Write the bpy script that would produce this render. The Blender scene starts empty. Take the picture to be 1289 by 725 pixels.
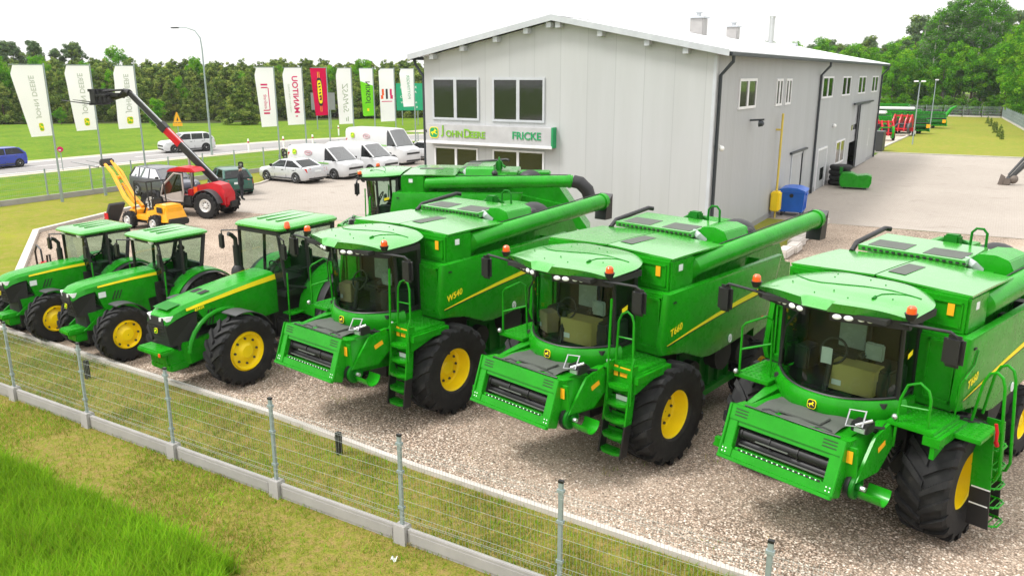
import bpy, bmesh, math, random
import numpy as np
from mathutils import Vector, Matrix
R_ = math.radians
rnd = random.Random(7)
scene = bpy.context.scene
COL = scene.collection
CACHE = {}

# ------------------------------------------------------------------ mesh builder
class B:
    """Collects vertices and faces; build() links them as ONE mesh object."""
    def __init__(s):
        s.v = []; s.f = []; s.m = []; s.cur = 0; s.T = None
    def add(s, vs, fs, T=None):
        n = len(s.v)
        M = s.T
        if T is not None: M = T if M is None else M @ T
        if M is not None: vs = [M @ Vector(p) for p in vs]
        s.v += [tuple(p) for p in vs]
        s.f += [tuple(i + n for i in f) for f in fs]
        s.m += [s.cur] * len(fs)
        return s
    def mat(s, i): s.cur = i; return s
    def box(s, x0, x1, y0, y1, z0, z1, bev=0.0, T=None):
        if bev <= 0:
            vs = [(x, y, z) for x in (x0, x1) for y in (y0, y1) for z in (z0, z1)]
            fs = [(0, 1, 3, 2), (4, 6, 7, 5), (0, 4, 5, 1), (2, 3, 7, 6), (0, 2, 6, 4), (1, 5, 7, 3)]
            return s.add(vs, fs, T)
        bm = bmesh.new(); bmesh.ops.create_cube(bm, size=1)
        for v in bm.verts:
            v.co = Vector(((x0 + x1) / 2 + v.co.x * (x1 - x0), (y0 + y1) / 2 + v.co.y * (y1 - y0), (z0 + z1) / 2 + v.co.z * (z1 - z0)))
        bev = min(bev, .45 * min(abs(x1 - x0), abs(y1 - y0), abs(z1 - z0)))
        bmesh.ops.bevel(bm, geom=bm.edges[:], offset=bev, segments=2, affect='EDGES')
        return s.bm(bm, T)
    def bm(s, bm, T=None):
        bm.verts.index_update()
        vs = [v.co.copy() for v in bm.verts]; fs = [[v.index for v in f.verts] for f in bm.faces]
        bm.free(); return s.add(vs, fs, T)
    def hexa(s, p, T=None):
        """8 points: bottom ring 0-3, top ring 4-7"""
        return s.add(p, [(3, 2, 1, 0), (4, 5, 6, 7), (0, 1, 5, 4), (1, 2, 6, 5), (2, 3, 7, 6), (3, 0, 4, 7)], T)
    def prism(s, poly, a0, a1, axis='x', bev=0.0, T=None):
        def P(p, a):
            return (a, p[0], p[1]) if axis == 'x' else (p[0], a, p[1]) if axis == 'y' else (p[0], p[1], a)
        n = len(poly)
        vs = [P(p, a0) for p in poly] + [P(p, a1) for p in poly]
        fs = [tuple(range(n))[::-1], tuple(range(n, 2 * n))] + [(i, (i + 1) % n, n + (i + 1) % n, n + i) for i in range(n)]
        bm = bmesh.new(); bv = [bm.verts.new(v) for v in vs]
        for f in fs: bm.faces.new([bv[i] for i in f])
        bmesh.ops.recalc_face_normals(bm, faces=bm.faces[:])
        if bev > 0: bmesh.ops.bevel(bm, geom=bm.edges[:], offset=bev, segments=2, affect='EDGES')
        return s.bm(bm, T)
    def loft(s, rings, cap=True, closed=True, T=None):
        n = len(rings[0]); vs = [p for r in rings for p in r]; fs = []
        for i in range(len(rings) - 1):
            for j in range(n if closed else n - 1):
                k = (j + 1) % n
                fs.append((i * n + j, i * n + k, (i + 1) * n + k, (i + 1) * n + j))
        if cap and closed:
            fs.append(tuple(range(n))[::-1]); fs.append(tuple(range((len(rings) - 1) * n, len(rings) * n)))
        return s.add(vs, fs, T)
    def tube(s, path, r, n=8, T=None, caps=True, closed=False):
        P = [Vector(p) for p in path]; rings = []
        prev = None; m = len(P)
        for i, p in enumerate(P):
            if closed: d = (P[(i + 1) % m] - P[i - 1])
            else: d = (P[min(i + 1, m - 1)] - P[max(i - 1, 0)])
            d.normalize()
            if prev is None:
                u = d.orthogonal().normalized()
            else:
                u = (prev - d * prev.dot(d))
                u = u.normalized() if u.length > 1e-6 else d.orthogonal().normalized()
            prev = u; w = d.cross(u)
            rr = r[i] if isinstance(r, (list, tuple)) else r
            rings.append([p + (u * math.cos(2 * math.pi * k / n) + w * math.sin(2 * math.pi * k / n)) * rr for k in range(n)])
        if closed: rings.append(rings[0])
        return s.loft(rings, cap=caps and not closed, T=T)
    def cyl(s, a, b, r, n=16, T=None): return s.tube([a, b], r, n, T)
    def lathe(s, prof, axis='x', n=32, c=(0, 0, 0), T=None, cap=True):
        """prof: list of (along, radius)"""
        rings = []
        for a, r in prof:
            ring = []
            for k in range(n):
                t = 2 * math.pi * k / n; p, q = r * math.cos(t), r * math.sin(t)
                ring.append((c[0] + a, c[1] + p, c[2] + q) if axis == 'x' else (c[0] + p, c[1] + a, c[2] + q) if axis == 'y' else (c[0] + p, c[1] + q, c[2] + a))
            rings.append(ring)
        return s.loft(rings, cap=cap, T=T)
    def grid(s, fn, nu, nv, T=None, thick=None):
        vs = [fn(i / nu, j / nv) for j in range(nv + 1) for i in range(nu + 1)]
        fs = [(j * (nu + 1) + i, j * (nu + 1) + i + 1, (j + 1) * (nu + 1) + i + 1, (j + 1) * (nu + 1) + i) for j in range(nv) for i in range(nu)]
        if thick:
            n = len(vs); t = Vector(thick)
            vs = vs + [tuple(Vector(p) + t) for p in vs]
            fs2 = [tuple(i + n for i in f[::-1]) for f in fs]
            W = nu + 1
            edge = [i for i in range(nu + 1)] + [j * W + nu for j in range(1, nv + 1)] + [nv * W + i for i in range(nu - 1, -1, -1)] + [j * W for j in range(nv - 1, 0, -1)]
            fs = fs + fs2 + [(edge[(k + 1) % len(edge)], edge[k], edge[k] + n, edge[(k + 1) % len(edge)] + n) for k in range(len(edge))]
        return s.add(vs, fs, T)
    def sphere(s, c, r, n=12, m=8, sc=(1, 1, 1), T=None):
        rings = []
        for j in range(m + 1):
            t = math.pi * j / m; rr = max(r * math.sin(t), 1e-4)
            rings.append([(c[0] + rr * math.cos(2 * math.pi * k / n) * sc[0], c[1] + rr * math.sin(2 * math.pi * k / n) * sc[1], c[2] - r * math.cos(t) * sc[2]) for k in range(n)])
        return s.loft(rings, cap=True, T=T)
    def mesh(s, name, mats, sharp=35):
        me = bpy.data.meshes.new(name)
        me.from_pydata(s.v, [], s.f)
        if not isinstance(mats, (list, tuple)): mats = [mats]
        for m in mats: me.materials.append(m)
        if len(mats) > 1: me.polygons.foreach_set('material_index', s.m)
        bm = bmesh.new(); bm.from_mesh(me); bmesh.ops.recalc_face_normals(bm, faces=bm.faces[:]); bm.to_mesh(me); bm.free()
        me.update()
        if sharp:
            me.shade_smooth(); me.set_sharp_from_angle(angle=R_(sharp))
        return me

def link(name, me, parent=None, loc=(0, 0, 0), rot=(0, 0, 0), label=None):
    o = bpy.data.objects.new(name, me); COL.objects.link(o)
    o.location = loc; o.rotation_euler = rot
    if parent is not None: o.parent = parent
    if label: o['label'] = label
    return o

def part(name, key, fn, mats, parent, sharp=35, loc=(0, 0, 0), rot=(0, 0, 0), label=None):
    """A part under its thing; the mesh of a repeated key is shared."""
    if key is None or key not in CACHE:
        b = B(); fn(b); me = b.mesh(name, mats, sharp)
        if key is not None: CACHE[key] = me
    else: me = CACHE[key]
    return link(name, me, parent, loc, rot, label)

def tag(o, label, cat, group=None, kind=None):
    o['label'] = label; o['category'] = cat
    if group: o['group'] = group
    if kind: o['kind'] = kind
    return o

def thing(name, label, cat, loc=(0, 0, 0), rz=0.0, group=None, scale=1.0):
    o = bpy.data.objects.new(name, None); COL.objects.link(o)
    o.empty_display_size = .3
    o.location = loc; o.rotation_euler = (0, 0, rz); o.scale = (scale,) * 3
    return tag(o, label, cat, group)

def solo(name, fn, mats, label, cat, loc=(0, 0, 0), rot=(0, 0, 0), group=None, kind=None, sharp=35, key=None):
    o = part(name, key, fn, mats, None, sharp, loc, rot)
    return tag(o, label, cat, group, kind)

def struct(name, fn, mats, sharp=0):
    b = B(); fn(b); o = link(name, b.mesh(name, mats, sharp)); o['kind'] = 'structure'; return o

def copy_tree(o, parent=None):
    c = o.copy(); COL.objects.link(c); c.parent = parent
    for ch in list(o.children): copy_tree(ch, c)
    return c

def text_geo(body, size=1.0, ext=0.004, shear=0.0, spacing=1.0, align='CENTER', bold=0.0):
    cu = bpy.data.curves.new('t', 'FONT'); cu.body = body; cu.size = size; cu.extrude = ext; cu.shear = shear
    cu.space_character = spacing; cu.align_x = align; cu.align_y = 'CENTER'; cu.offset = bold; cu.resolution_u = 3
    ob = bpy.data.objects.new('t', cu); COL.objects.link(ob)
    dg = bpy.context.evaluated_depsgraph_get(); me = ob.evaluated_get(dg).to_mesh()
    vs = [v.co.copy() for v in me.vertices]; fs = [tuple(p.vertices) for p in me.polygons]
    ob.evaluated_get(dg).to_mesh_clear()
    bpy.data.objects.remove(ob); bpy.data.curves.remove(cu)
    return vs, fs

# ------------------------------------------------------------------ materials
def nm(name):
    m = bpy.data.materials.new(name); m.use_nodes = True
    nt = m.node_tree; bs = nt.nodes['Principled BSDF']
    return m, nt, bs
def N(nt, t, **k):
    n = nt.nodes.new(t)
    for a, b in k.items(): setattr(n, a, b)
    return n
def ramp(nt, fac, stops):
    r = N(nt, 'ShaderNodeValToRGB'); e = r.color_ramp.elements
    while len(e) < len(stops): e.new(.5)
    for i, (p, c) in enumerate(stops):
        e[i].position = p; e[i].color = (*c, 1) if len(c) == 3 else c
    nt.links.new(fac, r.inputs[0]); return r.outputs[0]
def noise(nt, scale, detail=3, rough=.55, vec=None, dist=0.0):
    n = N(nt, 'ShaderNodeTexNoise'); n.inputs['Scale'].default_value = scale; n.inputs['Detail'].default_value = detail
    n.inputs['Roughness'].default_value = rough; n.inputs['Distortion'].default_value = dist
    if vec is not None: nt.links.new(vec, n.inputs['Vector'])
    return n.outputs['Fac']
def objco(nt):
    return N(nt, 'ShaderNodeTexCoord').outputs['Object']
def worldco(nt):
    return N(nt, 'ShaderNodeNewGeometry').outputs['Position']
def mixc(nt, fac, a, b, mode='MIX'):
    m = N(nt, 'ShaderNodeMix', data_type='RGBA', blend_type=mode)
    for s, v in ((m.inputs[0], fac), (m.inputs[6], a), (m.inputs[7], b)):
        if isinstance(v, (int, float)): s.default_value = v
        elif isinstance(v, tuple): s.default_value = (*v, 1)
        else: nt.links.new(v, s)
    return m.outputs[2]
def bump(nt, h, strength=.3, dist=.02):
    b = N(nt, 'ShaderNodeBump'); b.inputs['Strength'].default_value = strength; b.inputs['Distance'].default_value = dist
    nt.links.new(h, b.inputs['Height']); return b.outputs[0]

def paint(name, col, rough=.35, coat=.5, var=.12, metal=0.0, spec=.5):
    m, nt, bs = nm(name)
    co = objco(nt); f = noise(nt, 2.3, 4, .6, co)
    lo = tuple(c * (1 - var) for c in col); hi = tuple(c * (1 + var) for c in col)
    nt.links.new(ramp(nt, f, [(.3, lo), (.7, hi)]), bs.inputs['Base Color'])
    rr = N(nt, 'ShaderNodeMapRange'); rr.inputs[3].default_value = rough - .06; rr.inputs[4].default_value = rough + .1
    nt.links.new(noise(nt, 6, 3, .6, co), rr.inputs[0]); nt.links.new(rr.outputs[0], bs.inputs['Roughness'])
    bs.inputs['Coat Weight'].default_value = coat; bs.inputs['Coat Roughness'].default_value = .12
    bs.inputs['Metallic'].default_value = metal; bs.inputs['Specular IOR Level'].default_value = spec
    return m
def plain(name, col, rough=.5, metal=0.0, spec=.5):
    return paint(name, col, rough, 0.0, .08, metal, spec)
def glass(name, tint=(.55, .62, .58), refl=.9, minr=.05, ior=1.45):
    m = bpy.data.materials.new(name); m.use_nodes = True; nt = m.node_tree; nt.nodes.clear()
    out = N(nt, 'ShaderNodeOutputMaterial'); tr = N(nt, 'ShaderNodeBsdfTransparent'); gl = N(nt, 'ShaderNodeBsdfGlossy')
    tr.inputs[0].default_value = (*tint, 1); gl.inputs['Roughness'].default_value = .02; gl.inputs[0].default_value = (refl, refl, refl, 1)
    lw = N(nt, 'ShaderNodeFresnel'); lw.inputs[0].default_value = ior
    mp = N(nt, 'ShaderNodeMapRange'); mp.inputs[3].default_value = minr; mp.inputs[4].default_value = 1.0
    nt.links.new(lw.outputs[0], mp.inputs[0])
    mx = N(nt, 'ShaderNodeMixShader'); nt.links.new(mp.outputs[0], mx.inputs[0]); nt.links.new(tr.outputs[0], mx.inputs[1]); nt.links.new(gl.outputs[0], mx.inputs[2])
    nt.links.new(mx.outputs[0], out.inputs[0]); return m
def rubber(name):
    m, nt, bs = nm(name); co = objco(nt)
    f = noise(nt, 5, 4, .65, co)
    nt.links.new(ramp(nt, f, [(.35, (.008, .008, .009)), (.62, (.02, .02, .02)), (.8, (.07, .06, .05))]), bs.inputs['Base Color'])
    bs.inputs['Roughness'].default_value = .72; bs.inputs['Specular IOR Level'].default_value = .35
    return m

M = {}
M['green'] = paint('green_paint', (.011, .258, .006), .26, .10, .16, 0, .24)
M['green_roof'] = paint('green_roof_gloss', (.035, .30, .022), .26, .9, .06, 0, .6)
M['green_dark'] = paint('dark_green_paint', (.004, .15, .006), .45, .03, .12, 0, .2)
M['yellow'] = paint('yellow_paint', (.95, .70, .006), .36, .1, .06, 0, .3)
M['decal_yellow'] = plain('yellow_decal', (.95, .76, .02), .45, 0, .2)
M['black'] = plain('black_plastic', (.012, .012, .013), .45)
M['black_matte'] = plain('matte_black', (.015, .015, .014), .75)
M['mat'] = plain('rubber_mat_grey', (.085, .095, .08), .7)
M['rubber'] = rubber('tyre_rubber')
M['cab_glass'] = glass('cab_glass', (.64, .76, .69), .8, .02, 1.3)
M['screen_glass'] = glass('windscreen_glass', (.14, .18, .18), .9, .16)
M['car_glass'] = glass('car_glass', (.10, .13, .13), .9, .02, 1.35)
M['win_glass'] = glass('window_glass', (.12, .14, .14), .9, .06)
M['lamp'] = plain('lamp_lens', (.85, .87, .88), .12)
M['orange'] = paint('orange_lens', (.85, .10, .012), .2, .5)
M['red_lens'] = paint('red_lens', (.5, .01, .01), .2, .5)
M['steel'] = plain('bright_steel', (.55, .56, .57), .35, .8)
M['galv'] = plain('galvanised_steel', (.30, .36, .36), .5, .3)
M['white'] = plain('white_paint', (.8, .8, .78), .4)
M['white_car'] = paint('white_car_paint', (.60, .605, .61), .3, .3, .03, 0, .3)
M['silver_car'] = paint('silver_car_paint', (.57, .58, .60), .28, .6, .03, .3)
M['blue_car'] = paint('blue_car_paint', (.02, .045, .34), .28, .6, .05)
M['dkgreen_car'] = paint('dark_green_car_paint', (.016, .10, .070), .28, .5, .05)
M['grey_car'] = paint('grey_car_paint', (.06, .062, .085), .3, .6, .05)
M['seat'] = plain('seat_cloth', (.035, .037, .035), .85)
M['skin_wrap'] = plain('plastic_wrap', (.33, .38, .36), .25)
M['carton'] = plain('cardboard', (.5, .40, .14), .8)
M['carton2'] = plain('brown_cardboard', (.42, .33, .19), .8)
M['red'] = paint('red_paint', (.48, .004, .012), .4, .15, .15, 0, .3)
M['loader_yellow'] = paint('loader_yellow_paint', (.85, .38, .008), .35, .3)
M['darkgrey'] = plain('dark_grey_paint', (.05, .052, .055), .5)
M['grey'] = plain('mid_grey_paint', (.25, .25, .26), .5)
M['paper'] = plain('white_paper', (.75, .78, .78), .7)
M['blue'] = paint('blue_plastic', (.008, .11, .52), .4, .1)
M['bin_yellow'] = plain('yellow_plastic', (.88, .62, .01), .45)
# ------------------------------------------------------------------ shared vehicle parts
def tyre_geo(b, r, w, rim, n_lug=20, lug=.045, flip=1):
    """tyre centred on the origin, axle along x, with chevron lugs"""
    h = w / 2; rb = r - lug
    prof = [(-h * .72, rim * .97), (-h * .9, rim * 1.06), (-h, (rim + rb) * .5), (-h * .97, rb * .93), (-h * .82, rb * .985), (-h * .4, rb), (0, rb * 1.003), (h * .4, rb), (h * .82, rb * .985), (h * .97, rb * .93), (h, (rim + rb) * .5), (h * .9, rim * 1.06), (h * .72, rim * .97)]
    b.lathe(prof, 'x', 48, cap=False)
    pitch = 2 * math.pi / n_lug
    for i in range(n_lug):
        for sd in (-1, 1):
            a0 = i * pitch + (pitch / 2 if sd > 0 else 0)
            rings = []
            for t, x, rr, rt in ((0, -.02, rb, r), (.35, .3, rb, r), (.7, .66, rb * .99, r * .998), (.92, .92, rb * .95, r * .985), (1.0, 1.02, rb * .9, r * .93)):
                a = a0 + flip * t * pitch * .95
                hw = pitch * (.17 + .06 * t)
                X = sd * x * h
                rings.append([(X, (rr - .01) * math.sin(a - hw), (rr - .01) * math.cos(a - hw)), (X, rt * math.sin(a - hw * .8), rt * math.cos(a - hw * .8)), (X, rt * math.sin(a + hw * .8), rt * math.cos(a + hw * .8)), (X, (rr - .01) * math.sin(a + hw), (rr - .01) * math.cos(a + hw))])
            b.loft(rings)
def rim_geo(b, rim, w, sd, dish=.5, bolts=10, hub=.16):
    """yellow wheel rim, sd=+1 outer side towards +x; dish = how deep the disc sits (0 flush .. 1)"""
    h = w / 2 * .74
    d = h - dish * h * 1.6
    prof = [(-h, rim * .98), (-h * .9, rim * .9), (d - .06, rim * .86), (d - .03, hub * .8), (d - .03, .02)]
    if sd < 0: pass
    out = [(h * 1.0, rim * 1.0), (h * 1.03, rim * .97), (h * .96, rim * .93), (d + .10, rim * .895), (d + .02, rim * .86), (d, rim * .80), (d - .01, hub * 2.2), (d + .012, hub * 1.35), (d + .06, hub), (d + .08, hub * .85), (d + .08, .01)]
    b.mat(0).lathe([(sd * a, r) for a, r in out], 'x', 40, cap=False)
    b.lathe([(-sd * h, rim * 1.0), (-sd * h, rim * .5), (-sd * h * .7, .02)], 'x', 24)
    b.mat(1)
    for k in range(bolts):
        t = 2 * math.pi * k / bolts
        b.lathe([(sd * (d - .005), .028), (sd * (d + .03), .024), (sd * (d + .03), .003)], 'x', 8, (0, hub * 1.8 * math.cos(t), hub * 1.8 * math.sin(t)))
def wheel(parent, loc, r, w, rim, sd, key, mats_rim=None, n_lug=20, lug=.045, dish=.5, bolts=10, hub=.16, rz=0, plaintyre=False):
    k = key + ('R' if sd > 0 else 'L')
    p = part('wheel', k + 'rim', lambda b: rim_geo(b, rim, w, sd, dish, bolts, hub), mats_rim or [M['yellow'], M['darkgrey']], parent, loc=loc, rot=(0, 0, rz))
    if plaintyre:
        part('tyre', key + 'ty', lambda b: b.lathe([(-w * .4, rim * .98), (-w * .5, (r + rim) / 2), (-w * .45, r * .95), (-w * .3, r), (w * .3, r), (w * .45, r * .95), (w * .5, (r + rim) / 2), (w * .4, rim * .98)], 'x', 28, cap=False), M['rubber'], p)
    else:
        part('tyre', key + 'ty', lambda b: tyre_geo(b, r, w, rim, n_lug, lug), M['rubber'], p, sharp=30)
    return p

DEER = [(-.46, .02), (-.30, .10), (-.12, .12), (.06, .22), (.14, .36), (.08, .46), (.14, .47), (.20, .38), (.30, .44), (.27, .33), (.42, .24), (.40, .18), (.26, .18), (.20, .04), (.34, -.10), (.48, -.16), (.44, -.22), (.26, -.16), (.08, -.06), (-.08, -.08), (-.20, -.22), (-.14, -.36), (-.20, -.38), (-.30, -.22), (-.34, -.10), (-.44, -.06)]
def emblem_geo(b, s, axis_T):
    """rounded square badge with a leaping deer, in local XY, front towards +z; mats 0 rim,1 field,2 deer"""
    def rr(w, r=.28, n=4):
        pts = []
        for cx, cy, a0 in ((1, 1, 0), (-1, 1, 90), (-1, -1, 180), (1, -1, 270)):
            for k in range(n + 1):
                a = R_(a0 + 90 * k / n); pts.append(((cx * (w - r * w * 2) / 1 * .5 + math.cos(a) * r * w) , (cy * (w - r * w * 2) * .5 + math.sin(a) * r * w)))
        return pts
    b.mat(0).prism([(x * s, y * s) for x, y in rr(1.0)], 0, .012, 'z', T=axis_T)
    b.mat(1).prism([(x * s, y * s) for x, y in rr(.88)], .0, .015, 'z', T=axis_T)
    n = len(DEER)
    b.mat(2).add([(x * s * .72, y * s * .72, .019) for x, y in DEER], [tuple(range(n))], T=axis_T)
def frame_T(o, xdir, zdir):
    """matrix with local x along xdir, local z (front) along zdir"""
    x = Vector(xdir).normalized(); z = Vector(zdir).normalized(); y = z.cross(x).normalized()
    m = Matrix.Identity(4)
    for i in range(3): m[i][0] = x[i]; m[i][1] = y[i]; m[i][2] = z[i]; m[i][3] = o[i]
    return m
M['concrete'] = plain('pale_concrete', (.50, .46, .42), .85)
M['wire'] = plain('galvanised_wire', (.34, .37, .34), .5, .2)
M['sign_green'] = plain('sign_board_green', (.0, .34, .17), .5)
M['slab'] = plain('grey_cast_concrete', (.33, .315, .30), .9)
# ------------------------------------------------------------------ combine harvester (front towards -y, ladder side +x)
PANEL = [(-.10, 2.95), (-.24, 2.10), (-.16, 1.92), (.1, 1.88), (.45, 1.82), (.8, 1.68), (1.05, 1.58), (1.3, 1.55), (1.7, 1.57), (2.6, 1.66), (3.36, 1.80), (3.52, 1.95), (3.76, 2.7), (3.86, 3.0)]
def side_panel_geo(b, sd):
    out = 1.52
    n = len(PANEL)
    # outer skin, slightly bulged, rolled over front edge
    ctr = (1.7, 2.35)
    def ring(k, x): return [(sd * x, ctr[0] + (y - ctr[0]) * k, ctr[1] + (z - ctr[1]) * k) for y, z in PANEL]
    rings = [ring(1.0, 1.40), ring(1.0, 1.475), ring(.985, 1.505), ring(.93, 1.52), ring(.5, 1.535)]
    b.loft(rings)
def stripe_geo(b):
    pts = [(-.13, 2.095), (.6, 2.20), (1.4, 2.30), (2.2, 2.385), (2.9, 2.44), (3.62, 2.485)]
    wd = [.012, .04, .068, .09, .11, .13]
    vs = []; fs = []
    for (y, z), w in zip(pts, wd): vs += [(1.538, y, z - w / 2), (1.538, y, z + w / 2)]
    for i in range(len(pts) - 1): fs.append((2 * i, 2 * i + 2, 2 * i + 3, 2 * i + 1))
    b.mat(0).add(vs, fs)
    vs = []
    for (y, z), w in zip(pts, wd): vs += [(1.5365, y, z - w / 2 - .022), (1.5365, y, z - w / 2 - .004)]
    b.mat(1).add(vs, fs)
def roof_fn(top=True, ins=0.0):
    def f(u, v):
        s = 2 * u - 1; t = v
        q = min(1, max(0, (t - .5) / .5)); w = 1.14 - .26 * q ** 1.8 - ins
        y = -1.53 + ins + .33 * max(0, (abs(s) - .17) / .83) ** 1.12 * (1 - t) + t * (1.62 - 2 * ins) - .07 * s ** 4 * t
        z = 3.36 + .14 * (1 - s ** 4) * (.45 + .55 * math.sin(math.pi * (.15 + .7 * t))) + .05 * t
        if top and abs(s) < .8 and .1 < t < .3: z -= .012
        if t < .05 and abs(s) < .17: z -= .10; y -= .03
        if not top: z = 3.325 + .04 * t
        return (s * w, y, z)
    return f
def arc(u, hw=.90, y0=-1.24, y1=-.72):
    s = 2 * u - 1
    return (s * hw, y0 + (y1 - y0) * abs(s) ** 2.4)
def front_face_T():
    return frame_T((0, -2.23, 1.13), (1, 0, 0), (0, -.943, .333))

def build_combine(name, label, loc, rz, variant='A', text='T660', yl=1.0, group='combine harvesters parked in the front row'):
    t = thing(name, label, 'combine harvester', loc, rz, group)
    G, K = M['green'], M['black']
    # --- underbody
    def chassis(b):
        b.box(-.95, .95, -.35, 4.6, .85, 1.75); b.box(-1.05, 1.05, -.16, .16, .72, 1.02)
        b.box(-.35, .35, -.6, .9, .6, .95); b.box(-.9, .9, 1.2, 3.4, .62, .9)
        b.box(-1.1, 1.1, 3.45, 3.62, .5, .72); b.cyl((-1.0, 2.2, 1.3), (1.28, 2.2, 1.3), .3, 20); b.cyl((1.0, 1.3, 1.15), (1.2, 1.3, 1.15), .22, 18)
        b.cyl((1.0, 3.0, 1.15), (1.25, 3.0, 1.15), .26, 18)
    part('chassis', 'c_chassis', chassis, M['black_matte'], t)
    def shield(b, sd):
        if 1:
            b.hexa([(sd * .95, 1.15, .55), (sd * 1.22, 1.15, .55), (sd * 1.18, 2.9, .62), (sd * .95, 2.9, .62), (sd * .95, 1.15, .66), (sd * 1.2, 1.15, .66), (sd * 1.16, 2.9, .72), (sd * .95, 2.9, .72)])
            b.hexa([(sd * .96, 1.1, .7), (sd * 1.06, 1.1, .7), (sd * 1.06, 2.8, .7), (sd * .96, 2.8, .7), (sd * .96, 1.1, 1.5), (sd * 1.02, 1.1, 1.5), (sd * 1.02, 2.8, 1.5), (sd * .96, 2.8, 1.5)])
            for k in range(5): b.box(min(sd * 1.05, sd * 1.12), max(sd * 1.05, sd * 1.12), 1.3 + k * .34, 1.36 + k * .34, .7, 1.3)
    for sd in (-1, 1): part('belly_shield', 'c_shield%d' % sd, lambda b: shield(b, sd), M['green_dark'], t)
    # --- body shell
    def body(b):
        b.box(-1.41, 1.41, -.10, .92, 1.86, 2.92, .03)
        b.box(-1.41, 1.41, .9, 3.7, 1.7, 2.5)
        b.hexa([(-1.15, 3.6, 1.3), (1.15, 3.6, 1.3), (1.05, 5.2, 1.5), (-1.05, 5.2, 1.5), (-1.15, 3.6, 2.9), (1.15, 3.6, 2.9), (1.05, 5.2, 2.55), (-1.05, 5.2, 2.55)])
        # framed service panel beside the cab, both sides
        for sd in (-1, 1):
            for z0, z1 in ((1.98, 2.02), (2.82, 2.86)): b.box(min(sd * .98, sd * 1.36), max(sd * .98, sd * 1.36), -.135, -.09, z0, z1)
            for x in (.98, 1.33): b.box(min(sd * x, sd * (x + .03)), max(sd * x, sd * (x + .03)), -.135, -.09, 1.98, 2.86)
    part('body', 'c_body', body, G, t)
    def trough(b):
        for sd in (-1, 1):
            b.mat(0).box(min(sd * 1.03, sd * 1.40), max(sd * 1.03, sd * 1.40), .93, 3.65, 2.5, 2.56)
            for k in range(7):
                r = random.Random(k); y = 1.2 + k * .36
                b.mat(k % 3).box(min(sd * 1.08, sd * (1.2 + .12 * r.random())), max(sd * 1.08, sd * (1.2 + .12 * r.random())), y, y + .12 + .16 * r.random(), 2.55, 2.62 + .22 * r.random(), .01)
            b.mat(2).tube([(sd * 1.2, 1.0, 2.7), (sd * 1.25, 1.8, 2.75), (sd * 1.2, 2.6, 2.72), (sd * 1.3, 3.4, 2.8)], .03, 6)
    part('service_trough', 'c_trough', trough, [M['black_matte'], M['green_dark'], M['black']], t)
    for sd in (-1, 1):
        part('side_panel', 'c_panel%d' % sd, lambda b: side_panel_geo(b, sd), G, t, sharp=40)
    part('stripe', 'c_stripe', stripe_geo, [M['decal_yellow'], M['black_matte']], t, sharp=0)
    def lettering(b):
        vs, fs = text_geo(text, .165, .0015, .25, 1.05, 'LEFT', .004)
        b.add(vs, fs, T=frame_T((1.5405, -.06, 2.275), (0, 1, .22), (1, 0, 0)))
    part('lettering', 'c_text' + text, lettering, M['decal_yellow'], t, sharp=0)
    def round_decal(b):
        b.tube([(1.535, 1.95 + .05 * math.cos(q), 1.74 + .07 * math.sin(q)) for q in [2 * math.pi * k / 20 for k in range(20)]], .011, 5, closed=True)
        b.tube([(1.536, 1.93, 1.71), (1.536, 1.95, 1.76), (1.536, 1.96, 1.80)], .012, 5)
    part('round_decal', 'c_rdecal', round_decal, M['paper'], t)
    # --- tank
    def tank(b):
        b.box(-1.36, 1.36, .14, .86, 2.9, 3.46, .035)
        b.box(-1.02, 1.02, .84, 3.3, 2.5, 3.44, .02)
        # door frame on the front right face
        for x0, x1, z0, z1 in ((.78, 1.28, 3.34, 3.36), (.78, 1.28, 3.0, 3.02), (.78, .80, 3.0, 3.36), (1.26, 1.28, 3.0, 3.36)): b.box(x0, x1, .118, .15, z0, z1)
        for x0, x1, z0, z1 in ((-1.28, -.78, 3.34, 3.36), (-1.28, -.78, 3.0, 3.02), (-.80, -.78, 3.0, 3.36), (-1.28, -1.26, 3.0, 3.36)): b.box(x0, x1, .118, .15, z0, z1)
    part('grain_tank', 'c_tank', tank, G, t)
    def sticker(b, x, y, z, w, h, n='y'):
        b.box(x - w / 2, x + w / 2, y - .002, y + .002, z - h / 2, z + h / 2)
    part('warning_sticker', 'c_st1', lambda b: sticker(b, 1.13, .116, 3.25, .09, .17), M['orange_sticker'], t, sharp=0)
    part('white_sticker', 'c_st2', lambda b: b.box(1.36, 1.364, .38, .50, 3.24, 3.35), M['paper'], t, sharp=0)
    for sd in (-1, 1):
        def cover(b):
            def f(u, v):
                x = sd * (.012 + u * 1.345); y = .20 + v * 1.60
                return (x, y, 3.475 + .055 * (1 - u) + .012 * math.sin(math.pi * v))
            b.mat(0).grid(f, 8, 8, thick=(0, 0, -.03))
            if sd > 0:
                b.mat(1).grid(lambda u, v: (.05 + u * .26, .50 + v * .75, 3.482 + .055 * (1 - (.05 + u * .26) / 1.345) + .012 * math.sin(math.pi * (.3 + v * .45)) * 1.0), 3, 3)
        part('tank_cover', 'c_cover%d' % sd, cover, [M['green_roof'], M['mat']], t)
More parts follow.
